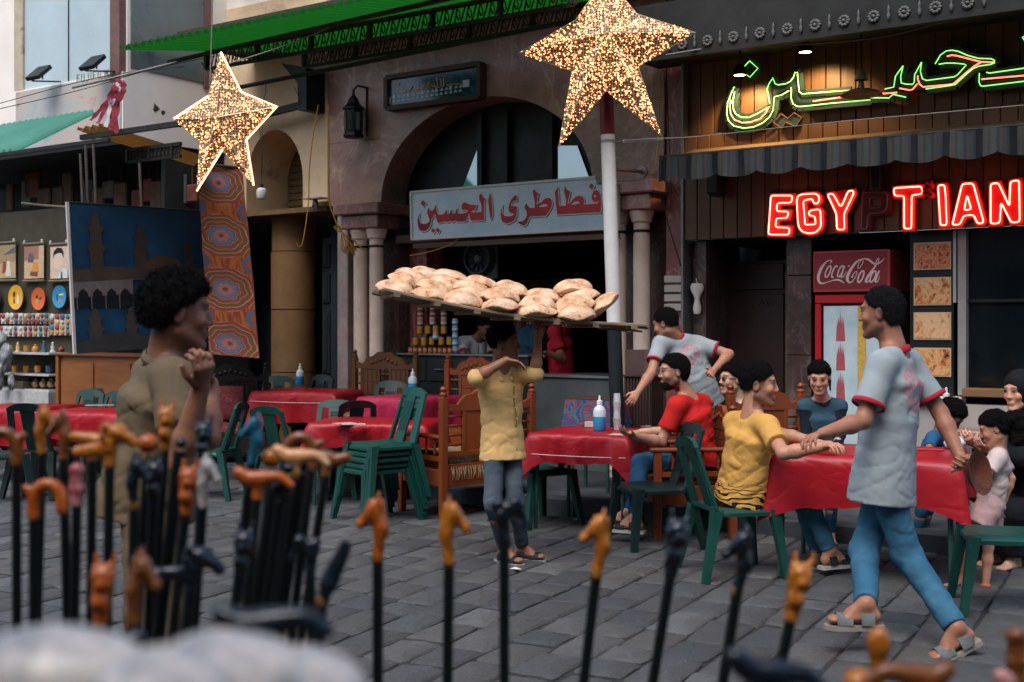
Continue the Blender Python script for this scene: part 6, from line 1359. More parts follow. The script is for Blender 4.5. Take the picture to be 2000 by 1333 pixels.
class SDF:
    def __init__(s, lo, hi, h):
        s.lo = np.array(lo, float); s.h = h; s.n = np.maximum(np.ceil((np.array(hi, float) - s.lo) / h).astype(int) + 1, 4); s.d = np.full(s.n, .06, np.float32)
    def reg(s, lo, hi):
        a = np.clip(np.floor((np.array(lo) - s.lo) / s.h).astype(int), 0, s.n - 1); b = np.clip(np.ceil((np.array(hi) - s.lo) / s.h).astype(int) + 1, 1, s.n)
        b = np.maximum(b, a + 1); sl = tuple(slice(x, y) for x, y in zip(a, b)); g_ = [(s.lo[i] + np.arange(a[i], b[i]) * s.h).astype(np.float32) for i in range(3)]
        return sl, g_[0][:, None, None], g_[1][None, :, None], g_[2][None, None, :]
    def full(s): return s.reg(s.lo, s.lo + s.n * s.h)
    def put(s, sl, d, k, op='u'):
        o = s.d[sl]; d = d.astype(np.float32)
        if op == 's': d = -d; q = np.maximum(k - np.abs(o - d), 0) / k; s.d[sl] = np.maximum(o, d) + q * q * k * .25
        else: q = np.maximum(k - np.abs(o - d), 0) / k; s.d[sl] = np.minimum(o, d) - q * q * k * .25
    def cone(s, a, b, ra, rb, k=.015, clip=None, op='u', fold=0, fs=14):
        a, b = Vector(a), Vector(b); R_ = max(ra, rb) + k + .05; lo = [min(a[i], b[i]) - R_ for i in range(3)]; hi = [max(a[i], b[i]) + R_ for i in range(3)]
        sl, X, Y, Z = s.reg(lo, hi); ba = b - a; l2 = max(ba.length_squared, 1e-9)
        px, py, pz = X - a.x, Y - a.y, Z - a.z; t = np.clip((px * ba.x + py * ba.y + pz * ba.z) / l2, 0, 1)
        d = np.sqrt((px - ba.x * t) ** 2 + (py - ba.y * t) ** 2 + (pz - ba.z * t) ** 2) - (ra + (rb - ra) * t)
        if fold: 
            ax = ba.normalized(); v = px * ax.x + py * ax.y + pz * ax.z
            d = d + fold * .28 * np.sin(v * fs * 5 + 9 * vnoise(X, Y, Z, 7)) + fold * 1.7 * vnoise(X, Y, Z, 13, 13, 17) + fold * 1.3 * vnoise(X, Y, Z, 27, 27, 40)
        if clip: c, n = Vector(clip[0]), Vector(clip[1]).normalized(); d = np.maximum(d, (X - c.x) * n.x + (Y - c.y) * n.y + (Z - c.z) * n.z)
        s.put(sl, d, k, op)
    def ell(s, c, r, A=None, k=.015, op='u'):
        c = Vector(c); R_ = max(r) + k + .05; sl, X, Y, Z = s.reg([x - R_ for x in c], [x + R_ for x in c]); px, py, pz = X - c.x, Y - c.y, Z - c.z
        if A is None: q = (px, py, pz)
        else: q = tuple(px * v.x + py * v.y + pz * v.z for v in A)
        k0 = np.sqrt(sum((q[i] / r[i]) ** 2 for i in range(3))); k1 = np.sqrt(sum((q[i] / r[i] ** 2) ** 2 for i in range(3))) + 1e-6
        s.put(sl, k0 * (k0 - 1) / k1, k, op)
    def econe(s, a, b, S, F, ra, rb, e=.04, k=.03, fold=0, cap=None):
        """limb of oval section: half width and half depth at both ends"""
        a, b = Vector(a), Vector(b); R_ = max(*ra, *rb) + k + .06; sl, X, Y, Z = s.reg([min(a[i], b[i]) - R_ for i in range(3)], [max(a[i], b[i]) + R_ for i in range(3)])
        ba = b - a; l2 = ba.length_squared; N = ba.normalized(); px, py, pz = X - a.x, Y - a.y, Z - a.z; t = np.clip((px * ba.x + py * ba.y + pz * ba.z) / l2, 0, 1)
        qx, qy, qz = px - ba.x * t, py - ba.y * t, pz - ba.z * t; w_ = ra[0] + (rb[0] - ra[0]) * t; dd = ra[1] + (rb[1] - ra[1]) * t
        x = (qx * S.x + qy * S.y + qz * S.z) / w_; y = (qx * F.x + qy * F.y + qz * F.z) / dd; v = (qx * N.x + qy * N.y + qz * N.z) / e
        k0 = np.sqrt(x * x + y * y + v * v) + 1e-6; k1 = np.sqrt((x / w_) ** 2 + (y / dd) ** 2 + (v / e) ** 2) + 1e-6; d = k0 * (k0 - 1) / k1
        if fold:
            v1 = vnoise(X + .7 * Z, Y + .5 * Z, Z - .5 * X, 6, 6, 15); v2 = vnoise(X - .6 * Z + 3, Y - .4 * Z, Z + .5 * X, 9, 9, 20)
            d = d + fold * 2.2 * vnoise(X, Y, Z, 7, 7, 13) + fold * 1.1 * vnoise(X, Y, Z, 19, 19, 30) + fold * 1.5 * np.exp(-(v1 / .05) ** 2) + fold * .9 * np.exp(-(v2 / .05) ** 2)
        if cap: c, n = Vector(cap[0]), Vector(cap[1]).normalized(); d = np.maximum(d, (X - c.x) * n.x + (Y - c.y) * n.y + (Z - c.z) * n.z)
        s.put(sl, d, k)
    def cut(s, c, n):
        sl, X, Y, Z = s.full(); c, n = Vector(c), Vector(n).normalized(); s.d = np.maximum(s.d, (X - c.x) * n.x + (Y - c.y) * n.y + (Z - c.z) * n.z).astype(np.float32)
    def disp(s, amp, sc_, sy=None, sz=None):
        sl, X, Y, Z = s.full(); s.d = s.d + (amp * vnoise(X, Y, Z, sc_, sy, sz)).astype(np.float32)
    def nets(s):
        d = s.d; d[0] = d[-1] = .05; d[:, 0] = d[:, -1] = .05; d[:, :, 0] = d[:, :, -1] = .05
        g_ = d < 0; nx, ny, nz = d.shape; C8 = [(i, j, k) for i in (0, 1) for j in (0, 1) for k in (0, 1)]
        cnt = sum(g_[i:nx - 1 + i, j:ny - 1 + j, k:nz - 1 + k].astype(np.int8) for i, j, k in C8); act = (cnt > 0) & (cnt < 8); idx = np.argwhere(act)
        ids = np.full(act.shape, -1, np.int64); ids[act] = np.arange(len(idx))
        val = {c: d[idx[:, 0] + c[0], idx[:, 1] + c[1], idx[:, 2] + c[2]] for c in C8}; acc = np.zeros((len(idx), 3)); num = np.zeros(len(idx))
        for a in C8:
            for ax in range(3):
                if a[ax] == 0:
                    b = list(a); b[ax] = 1; b = tuple(b); va, vb = val[a], val[b]; m_ = (va < 0) != (vb < 0); t = np.where(m_, va / np.where(m_, va - vb, 1), 0)
                    p = np.tile(np.array(a, float), (len(idx), 1)); p[:, ax] = t; acc += p * m_[:, None]; num += m_
        V = s.lo + (idx + acc / np.maximum(num, 1)[:, None]) * s.h; F = []
        for ax in range(3):
            b, c = [(1, 2), (2, 0), (0, 1)][ax]; s0 = [slice(None)] * 3; s1 = [slice(None)] * 3; s0[ax] = slice(0, -1); s1[ax] = slice(1, None)
            A_, B_2 = g_[tuple(s0)], g_[tuple(s1)]; e = np.argwhere(A_ != B_2); e = e[(e[:, b] > 0) & (e[:, c] > 0) & (e[:, b] < d.shape[b] - 1) & (e[:, c] < d.shape[c] - 1)]
            if not len(e): continue
            inside = A_[e[:, 0], e[:, 1], e[:, 2]]
            def cell(db, dc): q = e.copy(); q[:, b] -= db; q[:, c] -= dc; return ids[q[:, 0], q[:, 1], q[:, 2]]
            q4 = np.stack([cell(1, 1), cell(0, 1), cell(0, 0), cell(1, 0)], 1); q4[~inside] = q4[~inside][:, ::-1]; F.append(q4)
        F = np.concatenate(F) if F else np.zeros((0, 4), int); return V, F[(F >= 0).all(1)]
def np_mesh(name, V, F, mat, col=None):
    me = bpy.data.meshes.new(name); me.vertices.add(len(V)); me.vertices.foreach_set('co', V.astype(np.float32).ravel()); n = len(F); me.loops.add(n * 4); me.loops.foreach_set('vertex_index', F.astype(np.int32).ravel())
    me.polygons.add(n); me.polygons.foreach_set('loop_start', np.arange(0, n * 4, 4, dtype=np.int32)); me.polygons.foreach_set('loop_total', np.full(n, 4, np.int32)); me.polygons.foreach_set('use_smooth', np.ones(n, bool)); me.update(calc_edges=True); me.materials.append(mat)
    if col is not None: a = me.attributes.new('Col', 'FLOAT_COLOR', 'POINT'); a.data.foreach_set('color', np.concatenate([col, np.ones((len(col), 1))], 1).astype(np.float32).ravel())
    return me
def smooth_v(V, F, it=2, lam=.5):
    n = len(V)
    for _ in range(it):
        acc = np.zeros_like(V); cnt = np.zeros(n)
        for a, b in ((0, 1), (1, 2), (2, 3), (3, 0)):
            np.add.at(acc, F[:, a], V[F[:, b]]); np.add.at(acc, F[:, b], V[F[:, a]]); np.add.at(cnt, F[:, a], 1); np.add.at(cnt, F[:, b], 1)
        V = V + lam * (acc / np.maximum(cnt, 1)[:, None] - V)
    return V
def skin_mat():
    t = Mt('skin', .5, 0, .4); c = t.attr('Col'); n = t.noise(60, 4); t.set('Base Color', t.mix(t.ramp(n, [(.4, (0, 0, 0)), (.8, (.25,) * 3)]), c, lin(150, 80, 60), 'MULTIPLY')); t.set('Subsurface Weight', .06); t.set('Subsurface Radius', (.8, .3, .2)); t.b.inputs['Subsurface Scale'].default_value = .01; t.bump(t.noise(180, 3), .08, .002); return t.m
M_skin = skin_mat()
def hair_mat(name, c): 
    t = Mt(name, .6, 0, .12); n = t.noise(60, 5, .7, t.mapped(1, 1, .4)); t.set('Base Color', t.ramp(n, [(.3, sc3(c, .3)), (.7, sc3(c, .95))])); t.bump(t.noise(130, 5, .75, t.mapped(1, 1, .5)), 1.0, .03); return t.m
M_hair = hair_mat('dark_hair', lin(26, 22, 22))
def cloth(name, c, rough=.85, weave=260, fold=.25, extra=None, c2=None):
    if name in _mc: return _mc[name]
    t = Mt(name, rough, 0, .2); n = t.noise(4, 5); base = t.ramp(n, [(.3, sc3(c, .85)), (.7, c2 or sc3(c, 1.08))])
    if extra: base = extra(t, base)
    t.set('Base Color', base); t.bump(t.noise(weave, 2) * .10 + t.noise(16, 4, .55, t.mapped(1, 1, 1.6)) * .5 + t.crease(3.5, (.6, .5, .8), (1, 1, .3), .4) * .55 + t.crease(5.5, (-.7, .6, 2.1), (1, 1, .28), .32) * .4, fold * 1.3, .018); _mc[name] = t.m; return t.m
def ray(px, py): return Vector(((px - 1000) / FPX, 1, (HOR - py) / FPX)).normalized()
def JP(p, px, py, L, near=True):
    """the joint a bone length away from p that stands at a pixel, on the nearer or farther side"""
    o = Vector((0, 0, CAM_H)); d = ray(px, py); q = p - o; tc = q.dot(d); m2 = q.length_squared - tc * tc
    if m2 >= L * L: e = o + d * tc; return p + (e - p).normalized() * L
    r = math.sqrt(L * L - m2); return o + d * (tc - r if near else tc + r)
U3 = Vector((0, 0, 1))
def V3(v): return Vector(v) if len(v) == 3 else Vector((*v, 0))
class Person:
    def __init__(s, label, pelvis, neck, head, F, F2=None, HF=None, sc_=1.0, hs=1.0, skin=(150, 100, 76), h=.0075, HU=None, girl=False):
        s.label, s.s, s.hs, s.h = label, sc_, hs, h; s.pv, s.nk, s.hd = Vector(pelvis), Vector(neck), Vector(head)
        s.F = V3(F).normalized(); s.F2 = V3(F2 or F).normalized(); s.up = (s.nk - s.pv).normalized()
        s.R = s.F.cross(U3).normalized(); s.R2 = s.F2.cross(U3).normalized(); s.HF = V3(HF or F).normalized()
        hu = V3(HU) if HU else U3; s.HR = s.HF.cross(hu).normalized(); s.HU = s.HR.cross(s.HF).normalized(); s.skin = np.array(lin(*skin)); k = sc_
        s.J = {}; 
        for sd, sg in (('R', 1), ('L', -1)):
            s.J['sh' + sd] = s.nk + s.R2 * (.175 * k * sg) - s.up * (.045 * k); s.J['hip' + sd] = s.pv + s.R * (.085 * k * sg) - s.up * (.02 * k)
        s.hand = {}
    def arm(s, sd, elbow, wrist, hand=None, curl=.35, palm=None, near=(True, True), spread=.06):
        k = s.s; e = JP(s.J['sh' + sd], *elbow, .285 * k, near[0]) if len(elbow) == 2 else Vector(elbow); w_ = JP(e, *wrist, .245 * k, near[1]) if len(wrist) == 2 else Vector(wrist)
        s.J['el' + sd], s.J['wr' + sd] = e, w_
        hd = (w_ - e).normalized() if hand is None else ((JP(w_, *hand, .14 * k) - w_).normalized() if len(hand) == 2 else Vector(hand).normalized())
        s.hand[sd] = (hd, V3(palm).normalized() if palm else None, curl, spread); return s
    def leg(s, sd, knee, ankle, near=(True, True), toe=None):
        k = s.s; kn = JP(s.J['hip' + sd], *knee, .425 * k, near[0]) if len(knee) == 2 else Vector(knee); an = JP(kn, *ankle, .41 * k, near[1]) if len(ankle) == 2 else Vector(ankle)
        s.J['kn' + sd], s.J['an' + sd] = kn, an; s.J['toe' + sd] = V3(toe).normalized() if toe else s.F; return s
    def stand(s, sit=False, sp=.0):
        k = s.s
        for sd in 'RL':
            hp = s.J['hip' + sd]; kn = hp + s.F * (.40 * k if sit else .03) + Vector((0, 0, -.02 if sit else -(hp.z - .07) * .5)); an = Vector((kn.x, kn.y, .07)) - s.F * (0 if sit else .04); s.leg(sd, tuple(kn), tuple(an))
        return s
    def H(s, x, y, z): k = s.hs; return s.hd + (s.HR * x + s.HF * y + s.HU * z) * k
    def box(s, pts, m_): a = np.array([tuple(p) for p in pts]); return a.min(0) - m_, a.max(0) + m_
    def base(s):
        z = min([p.z for p in s.J.values()] + [s.pv.z]); return Vector((s.pv.x, s.pv.y, 0))
    def finish(s, f, name, mat, parent, it=1, col=None):
        V, F = f.nets(); V = smooth_v(V, F, it); b = s.root_loc; c = col(V) if col else None
        return link(name, np_mesh(name, V - np.array(b), F, mat, c), parent)
    def body(s, beard=0.0, stubble=0.0, hair='short', front=.066):
        s.hs_, s.hf_ = hair, front
        J, k, hs = s.J, s.s, s.hs; pts = [s.hd + s.HU * .14, s.hd - s.HU * .14, s.hd + s.HF * .12, s.hd - s.HF * .12, s.pv] + list(v for n_, v in J.items() if not n_.startswith('toe'))
        for sd in s.hand: pts.append(J['wr' + sd] + s.hand[sd][0] * .2)
        lo, hi = s.box(pts, .16); f = SDF(lo, hi, s.h); c = f.cone; hk = hs; S, Fv = s.R, s.F
        mid = s.pv.lerp(s.nk, .45); ch = s.pv.lerp(s.nk, .75)
        f.econe(s.pv - s.up * .03 * k, mid, S, s.F, (.135 * k, .095 * k), (.115 * k, .082 * k), .06); f.econe(mid, ch, s.R2, s.F2, (.115 * k, .082 * k), (.14 * k, .092 * k), .06); f.econe(ch, s.nk - s.up * .05 * k, s.R2, s.F2, (.13 * k, .085 * k), (.085 * k, .06 * k), .05)
        for sd in 'RL':
            sh = J['sh' + sd]; c(s.nk - s.up * .05 * k, sh, .047 * k, .047 * k, .03); c(s.nk.lerp(s.hd, .25), sh.lerp(s.nk, .3), .04 * k, .042 * k, .04)
            if 'el' + sd in J:
                e, w_ = J['el' + sd], J['wr' + sd]; c(sh, e, .05 * k, .038 * k, .03); m1 = e.lerp(w_, .3); c(e, m1, .037 * k, .041 * k, .02); c(m1, w_, .041 * k, .027 * k, .02); s.do_hand(f, sd)
            if 'kn' + sd in J:
                kn, an = J['kn' + sd], J['an' + sd]; hp = J['hip' + sd]; c(hp, kn, .075 * k, .05 * k, .03); m1 = kn.lerp(an, .3); bk_ = (kn - hp).normalized(); c(kn, m1, .048 * k, .052 * k, .02); c(m1, an, .05 * k, .034 * k, .02); s.do_foot(f, sd)
        s.do_head(f)
        s.root_loc = s.base(); V, F = f.nets(); V = smooth_v(V, F, 1, .4); col = s.colour(V, beard, stubble)
        o = link('person', np_mesh('person', V - np.array(s.root_loc), F, M_skin, col), None, s.root_loc); tag(o, s.label, 'person'); s.o = o; return s
    def do_hand(s, f, sd):
        J, k = s.J, s.s; w_ = J['wr' + sd]; hd, palm, curl, spread = s.hand[sd]
        if palm is None: palm = hd.cross(s.R2 if abs(hd.dot(s.R2)) < .8 else s.F2).normalized() * (1 if sd == 'R' else -1)
        palm = (palm - hd * palm.dot(hd)).normalized(); ax = hd.cross(palm).normalized() * (1 if sd == 'R' else -1)    # ax points to the thumb side
        f.econe(w_ + hd * .015 * k, w_ + hd * .08 * k, ax, palm, (.028 * k, .017 * k), (.038 * k, .014 * k), .015, .012)
        for i, (off, L, r) in enumerate(((.029, .072, .0088), (.010, .082, .0092), (-.010, .076, .0088), (-.028, .060, .0078))):
            p = w_ + hd * (.088 - .004 * abs(i - 1)) * k + ax * off * k; d_ = (hd + ax * (spread * (1.5 - i))).normalized(); a = curl * 1.25; rr_ = r * k
            for q, (fr, th) in enumerate(((.45, .75), (.30, 1.0), (.25, .7))):
                an_ = a * th if q else a * .8; d2 = (d_ * math.cos(an_) + palm * math.sin(an_)); pn = (palm * math.cos(an_) - d_ * math.sin(an_)); e = p + d2 * L * fr * k; f.cone(p, e, rr_, rr_ * .9, .004); p = e; d_, rr_ = d2, rr_ * .92; palm_, palm = palm, pn
            palm = (s.hand[sd][1] if s.hand[sd][1] is not None else palm); 
            hd0 = hd; palm = s._pn(hd, sd)
        b = w_ + hd * .025 * k + ax * .024 * k; t1 = b + (ax * .62 + hd * .75 + palm * .25).normalized() * .045 * k; t2 = t1 + (ax * .25 + hd * .9 + palm * (.2 + curl * .5)).normalized() * .032 * k
        f.cone(b, t1, .013 * k, .0105 * k, .008); f.cone(t1, t2, .0105 * k, .0085 * k, .004)
    def _pn(s, hd, sd):
        palm = s.hand[sd][1]
        if palm is None: palm = hd.cross(s.R2 if abs(hd.dot(s.R2)) < .8 else s.F2).normalized() * (1 if sd == 'R' else -1)
        return (palm - hd * palm.dot(hd)).normalized()
    def do_foot(s, f, sd):
        k = s.s; an, t = s.J['an' + sd], s.J['toe' + sd]; dn = (-U3 - t * (-U3).dot(t)).normalized() if abs(t.z) < .9 else Vector((0, 0, -1)); he = an + dn * .055 * k - t * .035 * k; toe = an + dn * .068 * k + t * .15 * k
        f.cone(an, he, .034 * k, .03 * k, .02); f.cone(an, an + dn * .045 * k + t * .07 * k, .034 * k, .03 * k, .02); sd_ = t.cross(dn).normalized(); f.econe(he + t * .02, toe, sd_, dn, (.032 * k, .026 * k), (.042 * k, .018 * k), .025, .02)
    def do_head(s, f):
        H, k = s.H, s.hs; A = (s.HR, s.HF, s.HU); e, c = f.ell, f.cone; q = lambda *r: tuple(x * k for x in r)
        c(H(0, -.025, -.05), s.nk - s.up * .02, .052 * k, .058 * s.s + .004, .02)
        e(H(0, -.012, .035), q(.074, .095, .086), A, .02); e(H(0, .026, -.03), q(.058, .062, .084), A, .03)
        for g_ in (-1, 1):
            c(H(.048 * g_, -.002, -.055), H(.016 * g_, .068, -.098), .022 * k, .018 * k, .02); e(H(.04 * g_, .062, -.022), q(.022, .02, .022), A, .02)
        e(H(0, .074, -.1), q(.02, .018, .016), A, .015); c(H(-.036, .076, .03), H(.036, .076, .03), .013 * k, .013 * k, .012)
        for g_ in (-1, 1): e(H(.032 * g_, .1, .008), q(.017, .014, .011), A, .012, 's')
        for g_ in (-1, 1): e(H(.031 * g_, .076, .008), q(.0125, .0125, .0125), A, .004)
        c(H(0, .084, .018), H(0, .102, -.024), .008 * k, .0105 * k, .01)
        for g_ in (-1, 1): e(H(.011 * g_, .092, -.028), q(.008, .010, .0075), A, .006)
        c(H(-.02, .083, -.056), H(.02, .083, -.056), .0085 * k, .0085 * k, .006); c(H(-.016, .083, -.069), H(.016, .083, -.069), .009 * k, .009 * k, .006); e(H(0, .09, -.062), q(.012, .006, .008), A, .008)
        for g_ in (-1, 1): e(H(.077 * g_, -.012, -.004), q(.009, .019, .031), A, .008)
    def colour(s, V, beard, stubble):
        P_ = (V - np.array(s.hd)) / s.hs; x = P_ @ np.array(s.HR); y = P_ @ np.array(s.HF); z = P_ @ np.array(s.HU); n = len(V); C = np.tile(s.skin, (n, 1)); nz = vnoise(V[:, 0], V[:, 1], V[:, 2], 40)
        C *= (1 + .18 * nz)[:, None]; inh = (np.abs(x) < .1) & (np.abs(z) < .15) & (np.abs(y) < .14)
        def paint(m_, c, a=1.0): m_ = (m_ * a)[:, None] * inh[:, None]; C[:] = C * (1 - m_) + np.array(c) * m_
        ch = np.exp(-((np.abs(x) - .045) ** 2 + (z + .025) ** 2) / .0006) * (y > .03); paint(ch * .35, s.skin * np.array([1.15, .85, .8]))
        paint(np.exp(-((x / .024) ** 2 + ((z + .0625) / .011) ** 2) ** 2) * (y > .07), s.skin * np.array([.92, .66, .64]), .6)
        ex = np.abs(x) - .031; eye = ((ex / .0155) ** 2 + ((z - .008) / .0075) ** 2 < 1) & (y > .055); paint(eye * 1.0, (.22, .19, .175)); paint(((ex / .0068) ** 2 + ((z - .008) / .008) ** 2 < 1) & (y > .055), (.02, .012, .01)); paint(np.exp(-((ex / .017) ** 2) ** 2 - ((z - .016 + ex * ex * 12) / .0035) ** 2) * (y > .05), (.02, .015, .012), .9)
        paint(np.exp(-(((np.abs(x) - .033) / .021) ** 2) ** 3 - ((z - .034 + (np.abs(x) - .03) ** 2 * 9) / .006) ** 2) * (y > .04), (.018, .014, .012), .95)
        if s.hs_:
            zl = np.interp(y, [-.12, -.05, -.03, .0, .035, .06, .1], [-.06, -.06, -.02, .02, .035, s.hf_, s.hf_ + .004]) if s.hs_ != 'fade' else np.interp(y, [-.12, -.06, .0, .04, .07, .1], [-.025, -.03, .012, .035, s.hf_, s.hf_ + .004])
            paint(1 / (1 + np.exp(-(z - zl + .006 + .012 * nz) / .004)), (.02, .016, .015), .92)
            if s.hs_ == 'fade': paint(np.clip((z + .05) / .075, 0, 1) * (y < .035) * (y < .02 + .25 * z + .01) * (1 - ((np.abs(x) > .074) & (np.abs(y + .012) < .025) & (np.abs(z) < .035))), (.02, .016, .015), .72)
        if beard or stubble:
            lim = -.028 - .25 * np.maximum(y - .02, 0); m_ = 1 / (1 + np.exp((z - lim) / .006)) * (y > -.025) * (z > -.135) * (1 - np.exp(-((x / .026) ** 2 + ((z + .0625) / .011) ** 2) ** 2)); mu = np.exp(-((x / .03) ** 2) ** 3 - ((z + .046) / .006) ** 2) * (y > .07)
            paint(np.clip(m_ * (.8 + .8 * nz), 0, 1), (.02, .017, .016), max(beard, stubble)); paint(mu, (.02, .017, .016), max(beard, min(1, stubble * 1.5)))
        return np.clip(C, 0, 1)
    # ---- hair
    def hair(s, style='short', mat=None, puff=.008, back=-.06, front=.07, amp=.006, freq=70, name='hair'):
        H, k = s.H, s.hs; A = (s.HR, s.HF, s.HU); lo, hi = s.box([H(-.12, -.15, -.14), H(.12, .14, .17), H(-.12, .14, .17), H(.12, -.15, -.14), H(.12, .14, -.14), H(-.12, -.15, .17)], .04 + puff); hh = .0055 if s.h < .008 else .0075; f = SDF(lo, hi, hh); q = lambda *r: tuple(x * k for x in r)
        f.ell(H(0, -.012, .035), q(.0745, .0955, .0865), A, .02); f.ell(H(0, -.03, -.02), q(.066, .066, .075), A, .02)
        sl, X, Y, Z = f.full(); px, py, pz = X - s.hd.x, Y - s.hd.y, Z - s.hd.z; x = (px * s.HR.x + py * s.HR.y + pz * s.HR.z) / k; y = (px * s.HF.x + py * s.HF.y + pz * s.HF.z) / k; z = (px * s.HU.x + py * s.HU.y + pz * s.HU.z) / k
        zl = np.interp(y, [-.12, -.05, -.03, .0, .035, .06, .1], [back, back, -.02, .02, .035, front, front + .004]) if style != 'fade' else np.interp(y, [-.12, -.06, .0, .04, .07, .1], [-.025, -.03, .012, .035, front, front + .004])
        zl = zl + .008 * vnoise(X, Y, Z, 50); grow_ = np.clip((z - zl) / {'curly': .022, 'fade': .075}.get(style, .035), 0, 1) ** {'fade': 1.4}.get(style, .8)
        f.d = (f.d - (.0025 + puff * grow_) * k + amp * (2 * vnoise(X, Y, Z, freq) + vnoise(X, Y, Z, freq * 2.1)) * grow_).astype(np.float32)
        f.d = np.maximum(f.d, ((zl - z) * k).astype(np.float32))
        V, F = f.nets(); V = smooth_v(V, F, 1); link(name, np_mesh(name, V - np.array(s.root_loc), F, mat or M_hair), s.o)
        if s.h < .009:                                # loose strands that break the outline
            fn_ = np.cross(V[F[:, 1]] - V[F[:, 0]], V[F[:, 3]] - V[F[:, 0]]); vn = np.zeros_like(V)
            for q_ in range(4): np.add.at(vn, F[:, q_], fn_)
            vn /= np.linalg.norm(vn, axis=1)[:, None] + 1e-9; rg_ = np.random.default_rng(5); ns = 5200 if style == 'curly' else 3200; pk = rg_.integers(0, len(V), ns); p0 = V[pk]; n0 = vn[pk]
            dn_ = np.array(s.HU) * (-.9) + np.array(s.HF) * (.25 if style == 'curly' else -.2); rv = rg_.normal(size=(ns, 3)) * (.9 if style == 'curly' else .35); lift = .7 if style == 'curly' else .08
            d0 = n0 * lift + (dn_ - n0 * (n0 @ dn_)[:, None]) * .55 + rv * .4; d0 /= np.linalg.norm(d0, axis=1)[:, None]; L0 = rg_.uniform(.5, 1.2, ns)[:, None] * (.013 if style == 'curly' else .006 + puff * .25) * k
            sd0 = np.cross(d0, rg_.normal(size=(ns, 3))); sd0 /= np.linalg.norm(sd0, axis=1)[:, None] + 1e-9; wd_ = .0011 * k; mid_ = p0 + d0 * L0 * .55 + n0 * .002; tip = mid_ + (d0 * .5 + (sd0 * .6 if style == 'curly' else dn_ * .3)) * L0 * .7
            st = np.stack([p0 - sd0 * wd_, p0 + sd0 * wd_, mid_ + sd0 * wd_ * .8, mid_ - sd0 * wd_ * .8, tip + sd0 * wd_ * .25, tip - sd0 * wd_ * .25], 1).reshape(-1, 3); b0 = np.arange(ns)[:, None] * 6
            kind(link('hair_strands', np_mesh('hair_strands', st - np.array(s.root_loc), np.concatenate([b0 + np.array([[0, 1, 2, 3]]), b0 + np.array([[3, 2, 4, 5]])]), mat or M_hair), s.o), 'stuff')
        return s
    # ---- clothes
    def top(s, mat, name='shirt', hem=.10, sleeve=.62, loose=0.0, fold=.006, h=None, neck=.066, flare=0.0, hemdir=None, vneck=0, sl_r=1.0, to_wrist=False):
        J, k = s.J, s.s; pts = [s.pv - s.up * (hem + .05), s.nk, J['shR'], J['shL']] + [J[n_] for n_ in ('elR', 'elL', 'wrR', 'wrL') if n_ in J]; lo, hi = s.box(pts, .2); f = SDF(lo, hi, h or max(s.h, .0085)); L = loose
        H_ = s.pv - s.up * hem; wa = s.pv.lerp(s.nk, .4); ch = s.pv.lerp(s.nk, .74)
        f.econe(H_ - s.up * .06, wa, s.R, s.F, ((.162 + flare) * k + L, (.122 + flare * 1.2) * k + L), (.145 * k + L, .108 * k + L), .05, .03, fold); f.econe(wa, ch, s.R2, s.F2, (.145 * k + L, .108 * k + L), (.166 * k + L * .7, .112 * k + L * .5), .05, .03, fold); f.econe(ch, s.nk - s.up * .045 * k, s.R2, s.F2, (.16 * k + L * .6, .108 * k + L * .4), (.10 * k, .072 * k), .04, .04, fold * .5)
        for sd in 'RL':
            sh = J['sh' + sd]; f.cone(s.nk - s.up * .045 * k, sh, .056 * k, .056 * k + L * .25, .05); f.cone(s.nk.lerp(s.hd, .12), sh.lerp(s.nk, .35), .045 * k, .05 * k, .04)
            if 'el' + sd in J:
                e, w_ = J['el' + sd], J['wr' + sd]
                if sleeve <= 1: end = sh.lerp(e, sleeve); ax = (e - sh).normalized(); f.cone(sh, sh.lerp(e, sleeve + .2), (.056 * k + L * .25) * min(sl_r, 1.03), (.058 * k + L * .45) * sl_r, .045, (end, ax), fold=fold * .6)
                else:
                    f.cone(sh, e, .056 * k + L * .25, .052 * k + L * .4, .045, fold=fold * .6); t_ = sleeve - 1; ax = (w_ - e).normalized(); f.cone(e, e.lerp(w_, t_ + .15), .054 * k + L * .4, .044 * k + L * .3, .02, (e.lerp(w_, t_), ax), fold=fold * .6)
        f.cut(H_, hemdir or -s.up)
        if neck: f.cone(s.nk - s.up * .005 * k, s.nk + (s.hd - s.nk) * .7, neck * k, (neck + .012) * k, .006, op='s')
        if vneck: f.cone(s.nk - s.up * vneck * k + s.F2 * .14 * k, s.nk + s.up * .05 + s.F2 * .08 * k, .012 * k, .06 * k, .006, op='s')
        s.finish(f, name, mat, s.o, 2); return s
    def trousers(s, mat, name='trousers', wide=0.0, fold=.006, end=.97, h=None, shorts=None):
        J, k = s.J, s.s; pts = [s.pv + s.up * .06] + [J[n_] for n_ in ('hipR', 'hipL', 'knR', 'knL', 'anR', 'anL') if n_ in J]; lo, hi = s.box(pts, .16); f = SDF(lo, hi, h or max(s.h, .0085)); W_ = wide
        f.econe(s.pv - s.up * .06 * k, s.pv + s.up * .07 * k, s.R, s.F, (.138 * k, .10 * k), (.118 * k, .085 * k), .03, .03)
        for sd in 'RL':
            if 'kn' + sd not in J: continue
            hp, kn, an = J['hip' + sd], J['kn' + sd], J['an' + sd]
            if shorts: f.cone(hp, kn, .092 * k + W_, .072 * k + W_, .03, (hp.lerp(kn, shorts), kn - hp), fold=fold); continue
            f.cone(hp.lerp(kn, .06), kn, .076 * k + W_ * .4, .064 * k + W_, .03, fold=fold); f.cone(kn, kn.lerp(an, end + .1), .063 * k + W_, .050 * k + W_, .03, (kn.lerp(an, end), an - kn), fold=fold)
        s.finish(f, name, mat, s.o, 2); return s
